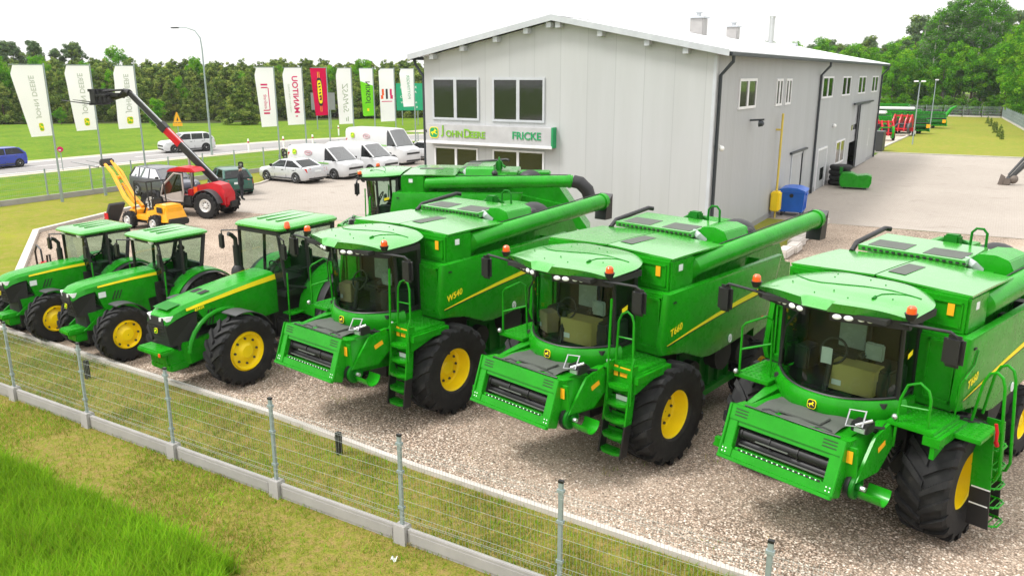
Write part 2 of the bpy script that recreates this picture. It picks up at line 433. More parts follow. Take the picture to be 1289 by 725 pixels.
    # --- raised engine hatch with two grip pads, black duct bar, air intake
    def hatch(b):
        b.mat(0).hexa([(-1.05, 1.84, 3.50), (.66, 1.84, 3.50), (.66, 2.85, 3.52), (-1.05, 2.85, 3.52), (-1.05, 1.82, 3.60), (.66, 1.82, 3.60), (.62, 2.85, 3.66), (-1.02, 2.85, 3.66)])
        b.box(-1.0, .6, 2.6, 3.6, 3.3, 3.5, .02)
        b.mat(1)
        for x0, x1 in ((-.92, -.30), (-.02, .58)):
            b.hexa([(x0, 1.9, 3.60), (x1, 1.9, 3.60), (x1, 2.35, 3.625), (x0, 2.35, 3.625), (x0, 1.9, 3.611), (x1, 1.9, 3.611), (x1, 2.35, 3.637), (x0, 2.35, 3.637)])
        b.mat(2)
        for k in range(17): b.box(-.98 + k * .1, -.93 + k * .1, 1.815, 1.83, 3.535, 3.565)
        b.tube([(-1.12, 1.75, 3.48), (-1.14, 1.95, 3.60), (-1.18, 3.1, 3.70), (-1.12, 3.2, 3.68)], .045, 10)
        b.mat(3).tube([(.30, 3.0, 3.5), (.30, 3.02, 3.85), (.36, 3.03, 3.92), (.46, 3.05, 3.92), (.52, 3.06, 3.85), (.52, 3.08, 3.5)], .022, 8)
        b.mat(3).box(-.1, .15, 2.9, 3.1, 3.5, 3.78, .03); b.tube([(-.3, 2.95, 3.55), (0, 3.0, 3.75), (.2, 3.2, 3.6)], .04, 8)
    part('engine_hatch', 'c_hatch', hatch, [M['green_roof'], M['mat'], M['black'], M['green_dark']], t)
    def intake(b):
        p = [(.66, 3.26), (1.26, 3.26), (1.30, 3.42), (1.18, 3.64), (.98, 3.70), (.72, 3.68), (.62, 3.5)]
        b.mat(0).prism(p, 2.1, 2.95, 'y', .015)
        b.mat(1).sphere((1.2, 2.98, 3.52), .1, 12, 8)
        b.mat(2).tube([(.45, 2.2, 3.5), (.6, 2.05, 3.56), (.72, 2.0, 3.52), (.8, 2.08, 3.42)], .07, 10)
        b.mat(3).box(1.285, 1.292, 2.72, 2.84, 3.30, 3.44)
    part('air_intake', 'c_intake', intake, [G, M['black'], M['skin_wrap'], M['orange_sticker']], t)
    def hood(b):
        b.mat(0).hexa([(-.95, 3.3, 2.4), (.95, 3.3, 2.4), (.9, 5.9, 1.7), (-.9, 5.9, 1.7), (-.95, 3.3, 3.40), (.95, 3.3, 3.40), (.86, 4.9, 3.12), (-.86, 4.9, 3.12)])
        b.mat(1).sphere((.42, 4.0, 3.25), .38, 16, 10, (1, 1, .8))
        b.mat(0).box(-.8, .0, 3.6, 4.6, 3.2, 3.42, .04)
    part('engine_hood', 'c_hood', hood, [G, M['black']], t)
    # --- unloading auger
    e = (1.50, 5.32, 3.53) if variant != 'D' else (1.55, 5.35, 3.36)
    s0 = (1.27, .98, 3.22)
    def auger(b):
        d = Vector(e) - Vector(s0)
        b.mat(0).tube([(1.0, .95, 2.95), (1.16, .93, 3.12), tuple(Vector(s0)), tuple(Vector(s0) + d * .06), tuple(Vector(s0) + d * .98), e], [.2, .2, .185, .185, .175, .175], 20)
        b.tube([tuple(Vector(s0) + d * .965), tuple(Vector(s0) + d * .985)], .20, 20)
        b.mat(1).tube([tuple(Vector(s0) + d * k + Vector((-.06, 0, .18 + .012 * (i % 2)))) for i, k in enumerate((.1, .25, .4, .55, .7, .85, .97))], .012, 5)
    au = part('unloading_auger', 'c_auger' + variant, auger, [G, M['black']], t)
    def boot(b):
        if variant == 'D':
            b.tube([e, (e[0] + .02, e[1] + .2, e[2] - .04), (e[0] + .03, e[1] + .42, e[2] - .25), (e[0] + .03, e[1] + .52, e[2] - .55)], [.19, .2, .2, .19], 16)
        else:
            b.hexa([(e[0] - .15, e[1] - .16, e[2] - .42), (e[0] + .15, e[1] - .16, e[2] - .42), (e[0] + .15, e[1] + .12, e[2] - .42), (e[0] - .15, e[1] + .12, e[2] - .42),
                    (e[0] - .16, e[1] - .12, e[2] - .06), (e[0] + .16, e[1] - .12, e[2] - .06), (e[0] + .18, e[1] + .08, e[2] + .17), (e[0] - .18, e[1] + .08, e[2] + .17)])
    part('auger_boot', 'c_boot' + variant, boot, K, au)
    # --- cab
    def cab_base(b):
        rings = []
        n = 24
        for i in range(n + 1):
            x, y = arc(i / n, .98, -1.30, -.62)
            s = 2 * i / n - 1
            nx, ny = Vector((s * .9, -1 + .55 * abs(s) ** 3, 0)).normalized()[:2]
            dz = .04 * s * s
            prof = [(-.12, 2.04 + dz), (0.0, 2.035 + dz), (.045, 1.95 + dz), (.03, 1.80 + dz), (-.03, 1.68 + dz), (-.16, 1.66 + dz)]
            rings.append([(x + nx * p, y + ny * p, z) for p, z in prof])
        b.loft(rings)
        b.box(-.92, .92, -.75, -.1, 1.70, 1.98, .02)
    cb = part('cab_base', 'c_cabbase', cab_base, G, t, sharp=40)
    part('emblem', 'c_emblem', lambda b: emblem_geo(b, .13, frame_T((0, -1.347, 1.90), (1, 0, 0), (0, -1, .12))), [M['decal_yellow'], M['black'], M['decal_yellow']], cb, sharp=0)
    def cab_floor(b):
        b.mat(0).box(-.84, .84, -.95, -.1, 1.97, 2.03); b.box(-.86, .86, -.12, -.06, 1.98, 3.28)
        b.mat(1).box(.42, .78, -.75, -.15, 2.03, 2.42, .03); b.box(-.8, -.55, -.5, -.15, 2.03, 2.4, .03)
        b.mat(0).box(-.85, .85, -1.1, -.1, 3.24, 3.3)
    part('cab_interior', 'c_floor', cab_floor, [M['black_matte'], M['darkgrey']], t)
    def seat(b):
        b.mat(0).box(-.26, .26, -.66, -.2, 2.3, 2.44, .05); b.box(-.24, .24, -.3, -.16, 2.4, 3.0, .05); b.box(-.14, .14, -.28, -.18, 2.98, 3.16, .04); b.box(-.16, .16, -.5, -.24, 2.02, 2.3)
        b.mat(1).box(.27, .37, -.7, -.25, 2.5, 2.58, .03)
        b.mat(2).box(-.2, .2, -.32, -.3, 2.5, 2.95, .01); b.box(.33, .6, -.62, -.56, 2.5, 2.75, .02)
    part('seat', 'c_seat', seat, [M['seat'], M['darkgrey'], M['skin_wrap']], t)
    def steering(b):
        b.tube([(0, -1.02, 2.02), (0, -.9, 2.55)], .045, 8)
        ring = [(.19 * math.cos(a), -.86 + .08 * math.sin(a), 2.58 + .17 * math.sin(a)) for a in [2 * math.pi * k / 20 for k in range(20)]]
        b.tube(ring, .018, 6, closed=True); b.tube([(-.18, -.86, 2.58), (.18, -.86, 2.58)], .015, 6)
    part('steering_wheel', 'c_steer', steering, M['black'], t)
    def wscreen(b):
        def f(u, v):
            x, y = arc(u, .885, -1.235, -.72)
            return (x * (1 - .02 * v), y - .05 * v + .01, 2.03 + .06 * abs(2 * u - 1) ** 2 + v * (1.23 - .06 * abs(2 * u - 1) ** 2))
        b.grid(f, 20, 5)
    part('windscreen', 'c_wind', wscreen, M['cab_glass'], t, sharp=0)
    for sd in (-1, 1):
        part('side_window', 'c_swin%d' % sd, lambda b: b.add([(sd * .885, -.70, 2.08), (sd * .855, -.14, 2.08), (sd * .84, -.14, 3.25), (sd * .868, -.74, 3.25)], [(0, 1, 2, 3)]), M['cab_glass'], t, sharp=0)
    def frame(b):
        for sd in (-1, 1):
            b.tube([(sd * .89, -.70, 2.05), (sd * .87, -.745, 3.27)], .038, 8)
            b.hexa([(sd * .80, -.15, 1.98), (sd * .87, -.15, 1.98), (sd * .87, -.06, 1.98), (sd * .80, -.06, 1.98), (sd * .78, -.15, 3.3), (sd * .86, -.15, 3.3), (sd * .86, -.06, 3.3), (sd * .78, -.06, 3.3)])
            b.tube([(sd * .885, -.70, 2.07), (sd * .86, -.12, 2.07)], .022, 6)
        lo = []
        for i in range(21):
            x, y = arc(i / 20, .885, -1.235, -.72); lo.append((x, y, 2.035 + .06 * abs(2 * i / 20 - 1) ** 2))
        b.tube(lo, .022, 6)
        b.tube([(-.35, -1.25, 3.2), (-.62, -1.14, 2.85)], .014, 6); b.tube([(-.62, -1.14, 2.85), (-.66, -1.1, 2.5)], .01, 6)
    part('cab_frame', 'c_frame', frame, K, t)
    def roof(b):
        b.mat(0).grid(roof_fn(True), 40, 18); b.mat(0).grid(roof_fn(False, .05), 20, 6)
        # rim joining top and bottom skins
        ft, fb = roof_fn(True), roof_fn(False, .05)
        loop = [(i / 40, 0) for i in range(41)] + [(1, j / 18) for j in range(1, 19)] + [(1 - i / 40, 1) for i in range(1, 41)] + [(0, 1 - j / 18) for j in range(1, 18)]
        n = len(loop)
        b.add([ft(*p) for p in loop] + [fb(*p) for p in loop], [(i, (i + 1) % n, n + (i + 1) % n, n + i) for i in range(n)])
    rf = part('roof', 'c_roof', roof, [M['green_roof']], t, sharp=50)
    def seam(b):
        f = roof_fn(True)
        b.tube([tuple(Vector(f(u, v)) + Vector((0, 0, .004))) for u, v in [(.13, .55), (.2, .47), (.28, .42), (.36, .43), (.48, .5), (.6, .57), (.75, .60), (.86, .60), (.92, .63)]], .009, 5)
        b.tube([tuple(Vector(f(u, v)) + Vector((0, 0, .004))) for u, v in [(.86, .60), (.78, .5), (.74, .42), (.735, .3)]], .008, 5)
        b.tube([tuple(Vector(f(u, v)) + Vector((0, 0, .006))) for u, v in [(.735, .32), (.735, .27)]], .022, 6)
        for u, v in [(.2, .3), (.35, .7), (.5, .3), (.55, .85), (.68, .75), (.3, .85), (.15, .75), (.82, .35), (.62, .2), (.42, .18)]:
            b.sphere(tuple(Vector(f(u, v)) + Vector((0, 0, .003))), .011, 6, 4)
    part('roof_seam', 'c_seam', seam, M['green_dark'], rf)
    def fascia(b):
        for sd in (-1, 1):
            def f(u, v):
                s = sd * (.16 + .84 * u)
                return (s * (1.10 - .01 * v), -1.475 + .33 * max(0, (abs(s) - .17) / .83) ** 1.12 + .02 * (1 - v), 3.20 + .15 * v)
            b.grid(f, 14, 2, thick=(0, .08, 0))
            b.box(min(sd * .9, sd * 1.1), max(sd * .9, sd * 1.1), -1.16, -.3, 3.24, 3.335)
        b.box(-.9, .9, -1.38, -.9, 3.27, 3.335)
    fa = part('light_bar', 'c_fascia', fascia, M['black_matte'], rf)
    for sd in (-1, 1):
        for k, s in enumerate((.27, .41, .56, .66)):
            x = sd * s; y = -1.475 + .33 * max(0, (s / 1.1 - .17) / .83) ** 1.12
            w = .062 if k < 2 else .045
            an = sd * .36
            part('headlight', 'c_light%d' % (k // 2), lambda b: b.sphere((0, 0, 0), w, 14, 8, (1, .45, .62)), M['lamp'], fa, loc=(x, y + .01, 3.265), rot=(0, 0, an))
    for sd in (-1, 1):
        def bk(b):
            b.mat(0).lathe([(0, .062), (.02, .064), (.075, .058), (.10, .035), (.105, .005)], 'z', 18)
            b.mat(1).lathe([(-.09, .05), (0, .085), (.0, .02)], 'z', 14)
        part('beacon', 'c_beacon', bk, [M['orange'], K], t, loc=(sd * 1.12, -1.19, 3.45))
        def mir(b):
            b.box(sd * 1.66 - .13, sd * 1.66 + .13, -1.20, -1.09, 2.86, 3.28, .05)
            b.tube([(sd * .98, -1.16, 3.28), (sd * 1.3, -1.2, 3.31), (sd * 1.6, -1.16, 3.31), (sd * 1.67, -1.14, 3.26), (sd * 1.67, -1.14, 3.2)], .022, 8)
        part('mirror', 'c_mirror%d' % sd, mir, M['black'], t)
    part('warning_sticker', 'c_st3', lambda b: b.add([(.893, -.52, 2.60), (.888, -.36, 2.64), (.888, -.36, 2.72), (.892, -.52, 2.68)], [(0, 1, 2, 3)]), M['decal_yellow'], t, sharp=0)
    # --- platforms, rails, ladder
    def treads(b, x0, x1, y0, y1, z):
        nx = max(2, int((x1 - x0) / .08)); ny = max(2, int((y1 - y0) / .08))
        for i in range(nx):
            for j in range(ny):
                x = x0 + (i + .5) * (x1 - x0) / nx; y = y0 + (j + .5) * (y1 - y0) / ny
                b.lathe([(0, .026), (.008, .024), (.008, .014), (.003, .012)], 'z', 8, (x, y, z))
    def platform(b):
        b.box(.90, 1.52, -1.0, -.10, 1.80, 1.86, .01); treads(b, .95, 1.5, -.95, -.15, 1.86)
        b.box(1.40, 1.62, -1.02, -.1, 1.68, 1.80); b.hexa([(1.5, -1.0, 1.5), (1.56, -1.0, 1.5), (1.56, -.2, 1.72), (1.5, -.2, 1.72), (1.5, -1.0, 1.82), (1.56, -1.0, 1.82), (1.56, -.2, 1.82), (1.5, -.2, 1.82)])
    part('platform', 'c_plat', platform, G, t)
    def platform2(b):
        b.box(-1.5, -.90, -1.0, -.10, 1.80, 1.86, .01); treads(b, -1.48, -.95, -.95, -.15, 1.86)
        for pth in ([(-1.44, -.95, 1.86), (-1.44, -.95, 2.62), (-1.40, -.93, 2.68), (-1.1, -.86, 2.84), (-1.02, -.8, 2.78), (-1.02, -.75, 1.86)], [(-1.44, -.95, 2.25), (-1.02, -.78, 2.4)]): b.tube(pth, .018, 8)
    part('platform', 'c_plat2', platform2, G, t)
    part('lamp', 'c_plamp', lambda b: b.sphere((1.0, -.98, 1.93), .042, 10, 6), M['steel'], t)
    part('lamp', 'c_plamp2', lambda b: b.sphere((-1.46, -1.02, 1.9), .042, 10, 6), M['steel'], t)
    if variant in ('A', 'D'):
        def ladder(b):
            top = 1.96
            for xt, xb in ((1.06, .93), (1.50, 1.37)):
                b.mat(0).hexa([(xb + .06, -1.1, .95), (xb + .09, -1.1, .95), (xb + .09, -.93, .95), (xb + .06, -.93, .95), (xt, -1.06, top), (xt + .03, -1.06, top), (xt + .03, -.9, top), (xt, -.9, top)])
                b.mat(1).hexa([(xb, -1.12, .36), (xb + .03, -1.12, .36), (xb + .03, -.94, .36), (xb, -.94, .36), (xb + .06, -1.1, .95), (xb + .09, -1.1, .95), (xb + .09, -.93, .95), (xb + .06, -.93, .95)])
            b.mat(0).hexa([(1.04, -.95, 1.56), (1.50, -.95, 1.56), (1.50, -.91, 1.56), (1.04, -.91, 1.56), (1.07, -.93, 1.9), (1.52, -.93, 1.9), (1.52, -.9, 1.9), (1.07, -.9, 1.9)])
            for k in range(5):
                z = .40 + k * .29; x0 = .94 + (z - .36) * .08
                pts = [(x0 + .02, -.93), (x0 + .02, -1.08), (x0 + .12, -1.15), (x0 + .33, -1.15), (x0 + .44, -1.08), (x0 + .44, -.93)]
                b.prism(pts, z, z + .05, 'z')
                if k > 0: b.hexa([(x0 + .03, -.93, z - .15), (x0 + .43, -.93, z - .15), (x0 + .43, -.91, z - .15), (x0 + .03, -.91, z - .15), (x0 + .03, -.93, z + .1), (x0 + .43, -.93, z + .1), (x0 + .43, -.91, z + .1), (x0 + .03, -.91, z + .1)])
        part('ladder', 'c_ladA', ladder, [G, K], t)
        def rails(b):
            b.tube([(1.06, -1.08, 1.2), (1.07, -1.08, 1.9), (1.08, -1.06, 3.0)], .02, 8)
            b.tube([(1.10, -.92, 1.86), (1.12, -.9, 2.62), (1.16, -.88, 2.73), (1.25, -.86, 2.78), (1.34, -.86, 2.73), (1.38, -.86, 2.62), (1.42, -.9, 1.86)], .02, 8)
            b.tube([(1.12, -.9, 2.35), (1.39, -.87, 2.35)], .014, 6)
            b.tube([(1.5, -1.05, 1.3), (1.52, -1.05, 1.98), (1.52, -1.0, 2.1)], .018, 8)
        part('handrail', 'c_railA', rails, G, t)
        for q, (x0, x1, z0, z1, mm) in enumerate(((1.10, 1.18, 1.71, 1.89, 'orange_sticker'), (1.22, 1.42, 1.72, 1.88, 'orange_sticker'), (1.16, 1.38, 1.24, 1.40, 'paper'))):
            part('warning_sticker', 'c_stA%d' % q, lambda b: b.box(x0, x1, -.962, -.957, z0, z1), M[mm], t, sharp=0)
    else:
        def ladder(b):
            b.mat(0).box(1.50, 1.95, -.55, .12, 1.70, 1.76, .01); treads(b, 1.54, 1.9, -.5, .08, 1.76)
            b.box(1.48, 1.56, -.62, -.5, 1.6, 1.8)
            for y in (.0, .42):
                b.mat(0).hexa([(1.74, y, .85), (2.0, y, .85), (2.0, y + .03, .85), (1.74, y + .03, .85), (1.70, y, 1.74), (1.93, y, 1.74), (1.93, y + .03, 1.74), (1.70, y + .03, 1.74)])
                b.mat(1).hexa([(1.76, y, .28), (2.04, y, .28), (2.04, y + .03, .28), (1.76, y + .03, .28), (1.74, y, .85), (2.0, y, .85), (2.0, y + .03, .85), (1.74, y + .03, .85)])
            b.mat(0)
            for k in range(5):
                z = .32 + k * .28; x1 = 2.04 - k * .025
                b.tube([(x1 - .25, .03, z), (x1, .05, z), (x1 + .08, .12, z), (x1 + .08, .33, z), (x1, .41, z), (x1 - .25, .42, z)], .016, 6)
                for q in range(4): b.tube([(x1 - .2 + q * .08, .03, z), (x1 - .2 + q * .08, .42, z)], .009, 5)
            b.mat(2).box(1.90, 1.906, -.004, -.001, .60, .62); b.box(1.76, 2.0, -.004, -.001, .60, .62); b.box(1.76, 2.0, -.004, -.001, .85, .87)
        part('ladder', 'c_ladB', ladder, [G, K, M['paper']], t)
        def rails(b):
            for y0 in (.05, .47):
                b.tube([(1.62, y0, 1.76), (1.70, y0, 2.36), (1.76, y0, 2.50), (1.84, y0, 2.54), (1.92, y0, 2.48), (1.96, y0, 2.36), (2.06, y0, 1.15), (2.02, y0, 1.02), (1.95, y0 + .0, 1.0)], .021, 8)
            b.tube([(1.02, -.98, 1.5), (1.04, -.96, 2.2), (1.1, -.93, 2.4), (1.24, -.9, 2.46), (1.36, -.9, 2.38), (1.40, -.9, 2.26), (1.40, -.9, 1.72)], .02, 8)
            b.tube([(1.04, -.96, 2.1), (1.40, -.9, 2.12)], .016, 6)
            b.tube([(1.48, -.2, 1.86), (1.5, -.22, 2.32), (1.54, -.2, 2.42), (1.54, .1, 2.55), (1.54, .18, 2.75)], .014, 6)
        part('handrail', 'c_railB', rails, G, t)
        def ext(b):
            b.tube([(1.98, -.03, 1.58), (1.98, -.04, 1.74), (1.95, -.04, 1.86)], .022, 10); b.tube([(1.98, -.03, 1.60), (1.99, .0, 1.54)], .03, 10)
        part('red_hose', 'c_ext', ext, M['red'], t)
    # --- feeder house
    TF = front_face_T()
    def feeder(b):
        b.mat(0)
        b.hexa([(-.75, -2.0, 1.12), (.75, -2.0, 1.12), (.70, -.45, .95), (-.70, -.45, .95), (-.75, -1.90, 1.77), (.75, -1.90, 1.77), (.72, -.45, 1.72), (-.72, -.45, 1.72)])
        for sd in (-1, 1):
            b.hexa([(sd * .76, -2.0, 1.25), (sd * 1.0, -1.9, 1.30), (sd * .95, -.8, 1.5), (sd * .76, -.8, 1.45), (sd * .76, -1.93, 1.74), (sd * .80, -1.9, 1.74), (sd * .97, -.8, 1.80), (sd * .76, -.8, 1.80)])
        b.prism([(-1.98, 1.30), (-1.35, 1.24), (-.95, 1.52), (-1.15, 1.88), (-1.55, 1.80)], .98, 1.02, 'x')
    part('feeder_house', 'c_feeder', feeder, G, t)
    def face(b):
        b.T = TF
        # frame in face coordinates: x across, y up the face, z towards the front
        def bx(x0, x1, y0, y1, z0, z1, m, bev=.008): b.mat(m).box(x0, x1, y0, y1, z0, z1, bev)
        bx(-.84, .84, .52, .735, -.06, .05, 0); bx(-.84, .84, .455, .53, -.10, .02, 0)
        b.mat(0).hexa([(-.85, .70, -.06), (.85, .70, -.06), (.85, .76, -.28), (-.85, .76, -.28), (-.85, .735, -.06), (.85, .735, -.06), (.85, .785, -.28), (-.85, .785, -.28)])
        for sd in (-1, 1):
            bx(min(sd * .69, sd * .86), max(sd * .69, sd * .86), .0, .52, -.10, .04, 0)
            bx(min(sd * .83, sd * .87), max(sd * .83, sd * .87), -.02, .74, -.16, .07, 0)
            bx(min(sd * .66, sd * .86), max(sd * .66, sd * .86), .0, .14, .035, .06, 0)
            for k in range(3):
                bx(min(sd * .56, sd * .76), max(sd * .56, sd * .76), .585 + k * .045, .60 + k * .045, .05, .053, 1, 0)
            for k in range(4): bx(sd * .76 - .0 + (k % 2) * .05 * sd - .008, sd * .76 + (k % 2) * .05 * sd + .008, .04 + (k // 2) * .05, .056 + (k // 2) * .05, .06, .064, 2, 0)
        bx(-.84, .84, -.03, .11, -.05, .045, 0); bx(-.66, .66, .11, .15, -.04, .01, 0)
        bx(-.86, .86, -.05, .0, .03, .10, 0)
        for k in range(16): bx(-.60 + k * .08, -.56 + k * .08, .112, .14, .008, .014, 1, 0)
        for k in range(15): bx(-.545 + k * .08, -.53 + k * .08, .118, .134, .010, .016, 2, 0)
        b.mat(1).box(-.70, .70, .05, .53, -.34, -.30)
        for x in (-.70, .68): b.box(x, x + .02, .05, .53, -.32, -.05)
        b.T = None
    ff = part('feeder_face', 'c_face', face, [G, M['black_matte'], M['lamp']], t)
    def roller(b):
        b.T = TF
        b.mat(0).cyl((-.68, .36, -.14), (.68, .36, -.14), .085, 16); b.cyl((-.68, .22, -.2), (.68, .22, -.2), .07, 14)
        for x in (-.66, -.22, .2, .64): b.cyl((x, .36, -.14), (x + .03, .36, -.14), .1, 16)
        b.mat(1).box(-.66, .66, .18, .20, -.10, -.08); b.box(-.4, .1, .30, .32, -.05, -.035)
        b.T = None
    part('roller', 'c_roller', roller, [K, M['mat']], ff)
    def rubber_top(b):
        b.mat(0).grid(lambda u, v: ((u * 2 - 1) * (.60 - .04 * v), -1.90 + v * .72, 1.795 + .012 * math.sin(u * 14 + v * 3) + .010 * math.sin(u * 5 - v * 9)), 14, 8)
        b.mat(0).box(-.3, .35, -1.75, -1.45, 1.80, 1.83, .01)
        b.mat(1)
        for x in (-.45, .35):
            b.tube([(x, -1.9, 1.83), (x + .1, -1.88, 1.86), (x + .22, -1.85, 1.83)], .012, 5)
        b.tube([(-.7, -1.93, 1.82), (-.2, -1.96, 1.84), (.1, -1.93, 1.82), (.5, -1.96, 1.83), (.72, -1.92, 1.82)], .014, 6)
    part('rubber_mat', 'c_mat', rubber_top, [M['mat'], K], t)
    def drive(b):
        b.mat(0).lathe([(-.1, .17), (.02, .17), (.03, .14), (.0, .13), (.0, .05), (.06, .05), (.06, .01)], 'x', 24, (.98, -1.88, 1.20))
        b.mat(1).lathe([(-.06, .185), (.0, .19), (.0, .15)], 'x', 24, (.95, -1.88, 1.20))
        b.mat(2).cyl((1.0, -1.88, 1.2), (1.1, -1.88, 1.2), .035, 10)
    part('drive_pulley', 'c_drive', drive, [M['green_dark'], K, M['steel']], t)
    def guard(b):
        ring = []
        b.grid(lambda u, v: (1.02 + v * .30, -1.75 + .16 * math.cos(math.pi * (1.0 + u)), 1.16 + .16 * math.sin(math.pi * (1.0 + u))), 12, 2, thick=(.0, .0, .012))
    part('shaft_guard', 'c_guard', guard, G, t)
    part('lug_bracket', 'c_lug', lambda b: (b.box(-1.08, -.84, -2.06, -1.98, 1.14, 1.24), b.box(-1.10, -.84, -2.06, -1.80, 1.10, 1.14)), G, t)
    def coupler(b):
        b.mat(0).box(.72, .95, -1.66, -1.45, 1.84, 1.98, .01)
        b.mat(1).tube([(.68, -1.72, 1.92), (.66, -1.60, 2.10), (.86, -1.55, 2.12), (.88, -1.68, 1.94)], .016, 6, closed=True)
        b.tube([(.80, -1.70, 1.95), (.95, -1.55, 2.02)], .022, 8); b.box(.78, .92, -1.69, -1.66, 1.86, 1.92)
        b.mat(0).tube([(.9, -1.5, 1.9), (1.0, -1.3, 1.85), (.92, -1.05, 1.8), (.9, -.8, 1.75)], .022, 6)
        b.tube([(.85, -1.5, 1.9), (.95, -1.35, 1.78), (.98, -1.1, 1.65)], .022, 6)
    part('hose_coupler', 'c_coupler', coupler, [K, M['steel']], t)
    def fst(b):
        b.add([(1.0225, -1.45, 1.62), (1.0225, -1.25, 1.68), (1.0225, -1.22, 1.60), (1.0225, -1.42, 1.54)], [(0, 1, 2, 3)])
    part('warning_sticker', 'c_st4', fst, M['orange_sticker'], t, sharp=0)
    part('warning_sticker', 'c_st5', lambda b: b.box(.87, .95, -2.012, -2.008, 1.55, 1.72), M['orange_sticker'], t, sharp=0)
    def gus(b):
        b.hexa([(.86, -2.0, 1.3), (1.0, -1.95, 1.3), (1.0, -1.92, 1.3), (.86, -1.96, 1.3), (.86, -2.0, 1.76), (.98, -1.98, 1.76), (.98, -1.94, 1.76), (.86, -1.96, 1.76)])
    part('gusset_plate', 'c_gus', gus, G, t)
    def hoses(b):
        for k in range(4):
            b.tube([(.84 - .03 * k, -1.35 + .05 * k, 1.84), (.98 - .02 * k, -1.15, 1.70 - .05 * k), (1.02, -.85 - .05 * k, 1.45 - .06 * k), (.95, -.5, 1.40 - .05 * k)], .016, 6)
        b.tube([(1.0, -1.0, 1.2), (1.06, -.9, 1.0), (1.02, -.6, .95)], .02, 6)
    part('hydraulic_hose', 'c_hoses', hoses, K, t)
    def latch(b):
        b.box(1.49, 1.545, .02, .10, 2.78, 2.81, .006)
    part('latch', 'c_latch', latch, K, t)
    part('side_reflector', 'c_refl', lambda b: b.box(1.525, 1.54, 3.1, 3.2, 1.86, 1.90), M['orange'], t)
    part('panel_gap', 'c_gap', lambda b: (b.box(-1.365, 1.365, .136, .15, 2.885, 2.897), b.box(1.352, 1.364, .15, .86, 2.885, 2.897)), M['black_matte'], t)
    # --- wheels
    for sd in (-1, 1):
        wheel(t, (sd * 1.41, 0, .89), .89, .68, .43, sd, 'cw', dish=.62, n_lug=18, lug=.055, bolts=10, hub=.15)
        wheel(t, (sd * 1.2, 3.55, .62), .62, .42, .32, sd, 'cwr', dish=.4, n_lug=16, lug=.04, bolts=8, hub=.11)
    return t
M['orange_sticker'] = plain('orange_sticker', (.9, .42, .01), .5)
FRONT = 'combine harvesters parked in the front row'
C1 = build_combine('combine_harvester', 'green combine lettered W540 on its side, beside the tractor with the chimney exhaust', (-10.14, 12.20, 0), R_(-8.6), 'A', 'W540', 1.0, FRONT)
C2 = build_combine('combine_harvester', 'green combine with T660 on its flank, ladder folded in front of its wheel', (-5.75, 12.50, 0), R_(-13.2), 'A', 'T660', 1.0, FRONT)
C3 = build_combine('combine_harvester', 'green combine with its ladder swung out beside the wheel, red hose at the ladder top', (-1.43, 12.54, 0), R_(-17.3), 'B', 'T660', 1.0, FRONT)
C4 = build_combine('combine_harvester', 'green combine behind the front row, parked side on before the showroom windows', (-16.2, 20.3, 0), R_(-64), 'D', 'T670', 1.25, None)
def carton(root, x, y, z, sx, sy, sz, rz, mat, label, lid=True):
    a = root.rotation_euler.z
    X = root.location.x + x * math.cos(a) - y * math.sin(a); Y = root.location.y + x * math.sin(a) + y * math.cos(a)
    def f(b):
        b.mat(0).box(-sx / 2, sx / 2, -sy / 2, sy / 2, 0, sz * .62, .008)
        b.box(-sx / 2 - .012, sx / 2 + .012, -sy / 2 - .012, sy / 2 + .012, sz * .55, sz, .01)
        b.mat(1).box(-sx * .42, -sx * .2, -sy / 2 - .015, -sy / 2 - .0125, sz * .2, sz * .4)
    solo('carton', f, [mat, M['paper']], label, 'carton', (X, Y, z), (0, 0, a + rz), 'cartons on the cab floors')
carton(C2, .26, -.78, 2.035, .60, .34, .42, .1, M['carton'], 'large lidded yellow-brown carton on the cab floor of the T660 combine')
carton(C2, -.54, -.70, 2.035, .3, .22, .36, -.4, M['carton2'], 'small upright brown carton beside the large lidded one in the T660 cab')
carton(C3, .30, -.74, 2.035, .62, .34, .40, .05, M['carton'], 'large lidded carton in the cab of the combine with the swung-out ladder')
carton(C1, -.56, -.70, 2.035, .26, .24, .38, .3, M['carton2'], 'brown carton in the cab corner of the W540 combine')

def sheet_in_cab(b): b.grid(lambda u, v: (-.08 + .16 * u, .02 * math.sin(u * 3), .0 + .24 * v), 3, 3)
a3 = C3.rotation_euler.z
solo('paper_sheet', sheet_in_cab, M['paper'], 'white paper sheet hanging inside the windscreen of the combine with the swung-out ladder', 'paper', (C3.location.x - .02 * math.cos(a3) + 1.02 * math.sin(a3), C3.location.y - .02 * math.sin(a3) - 1.02 * math.cos(a3), 2.42), (0, 0, a3), sharp=0)
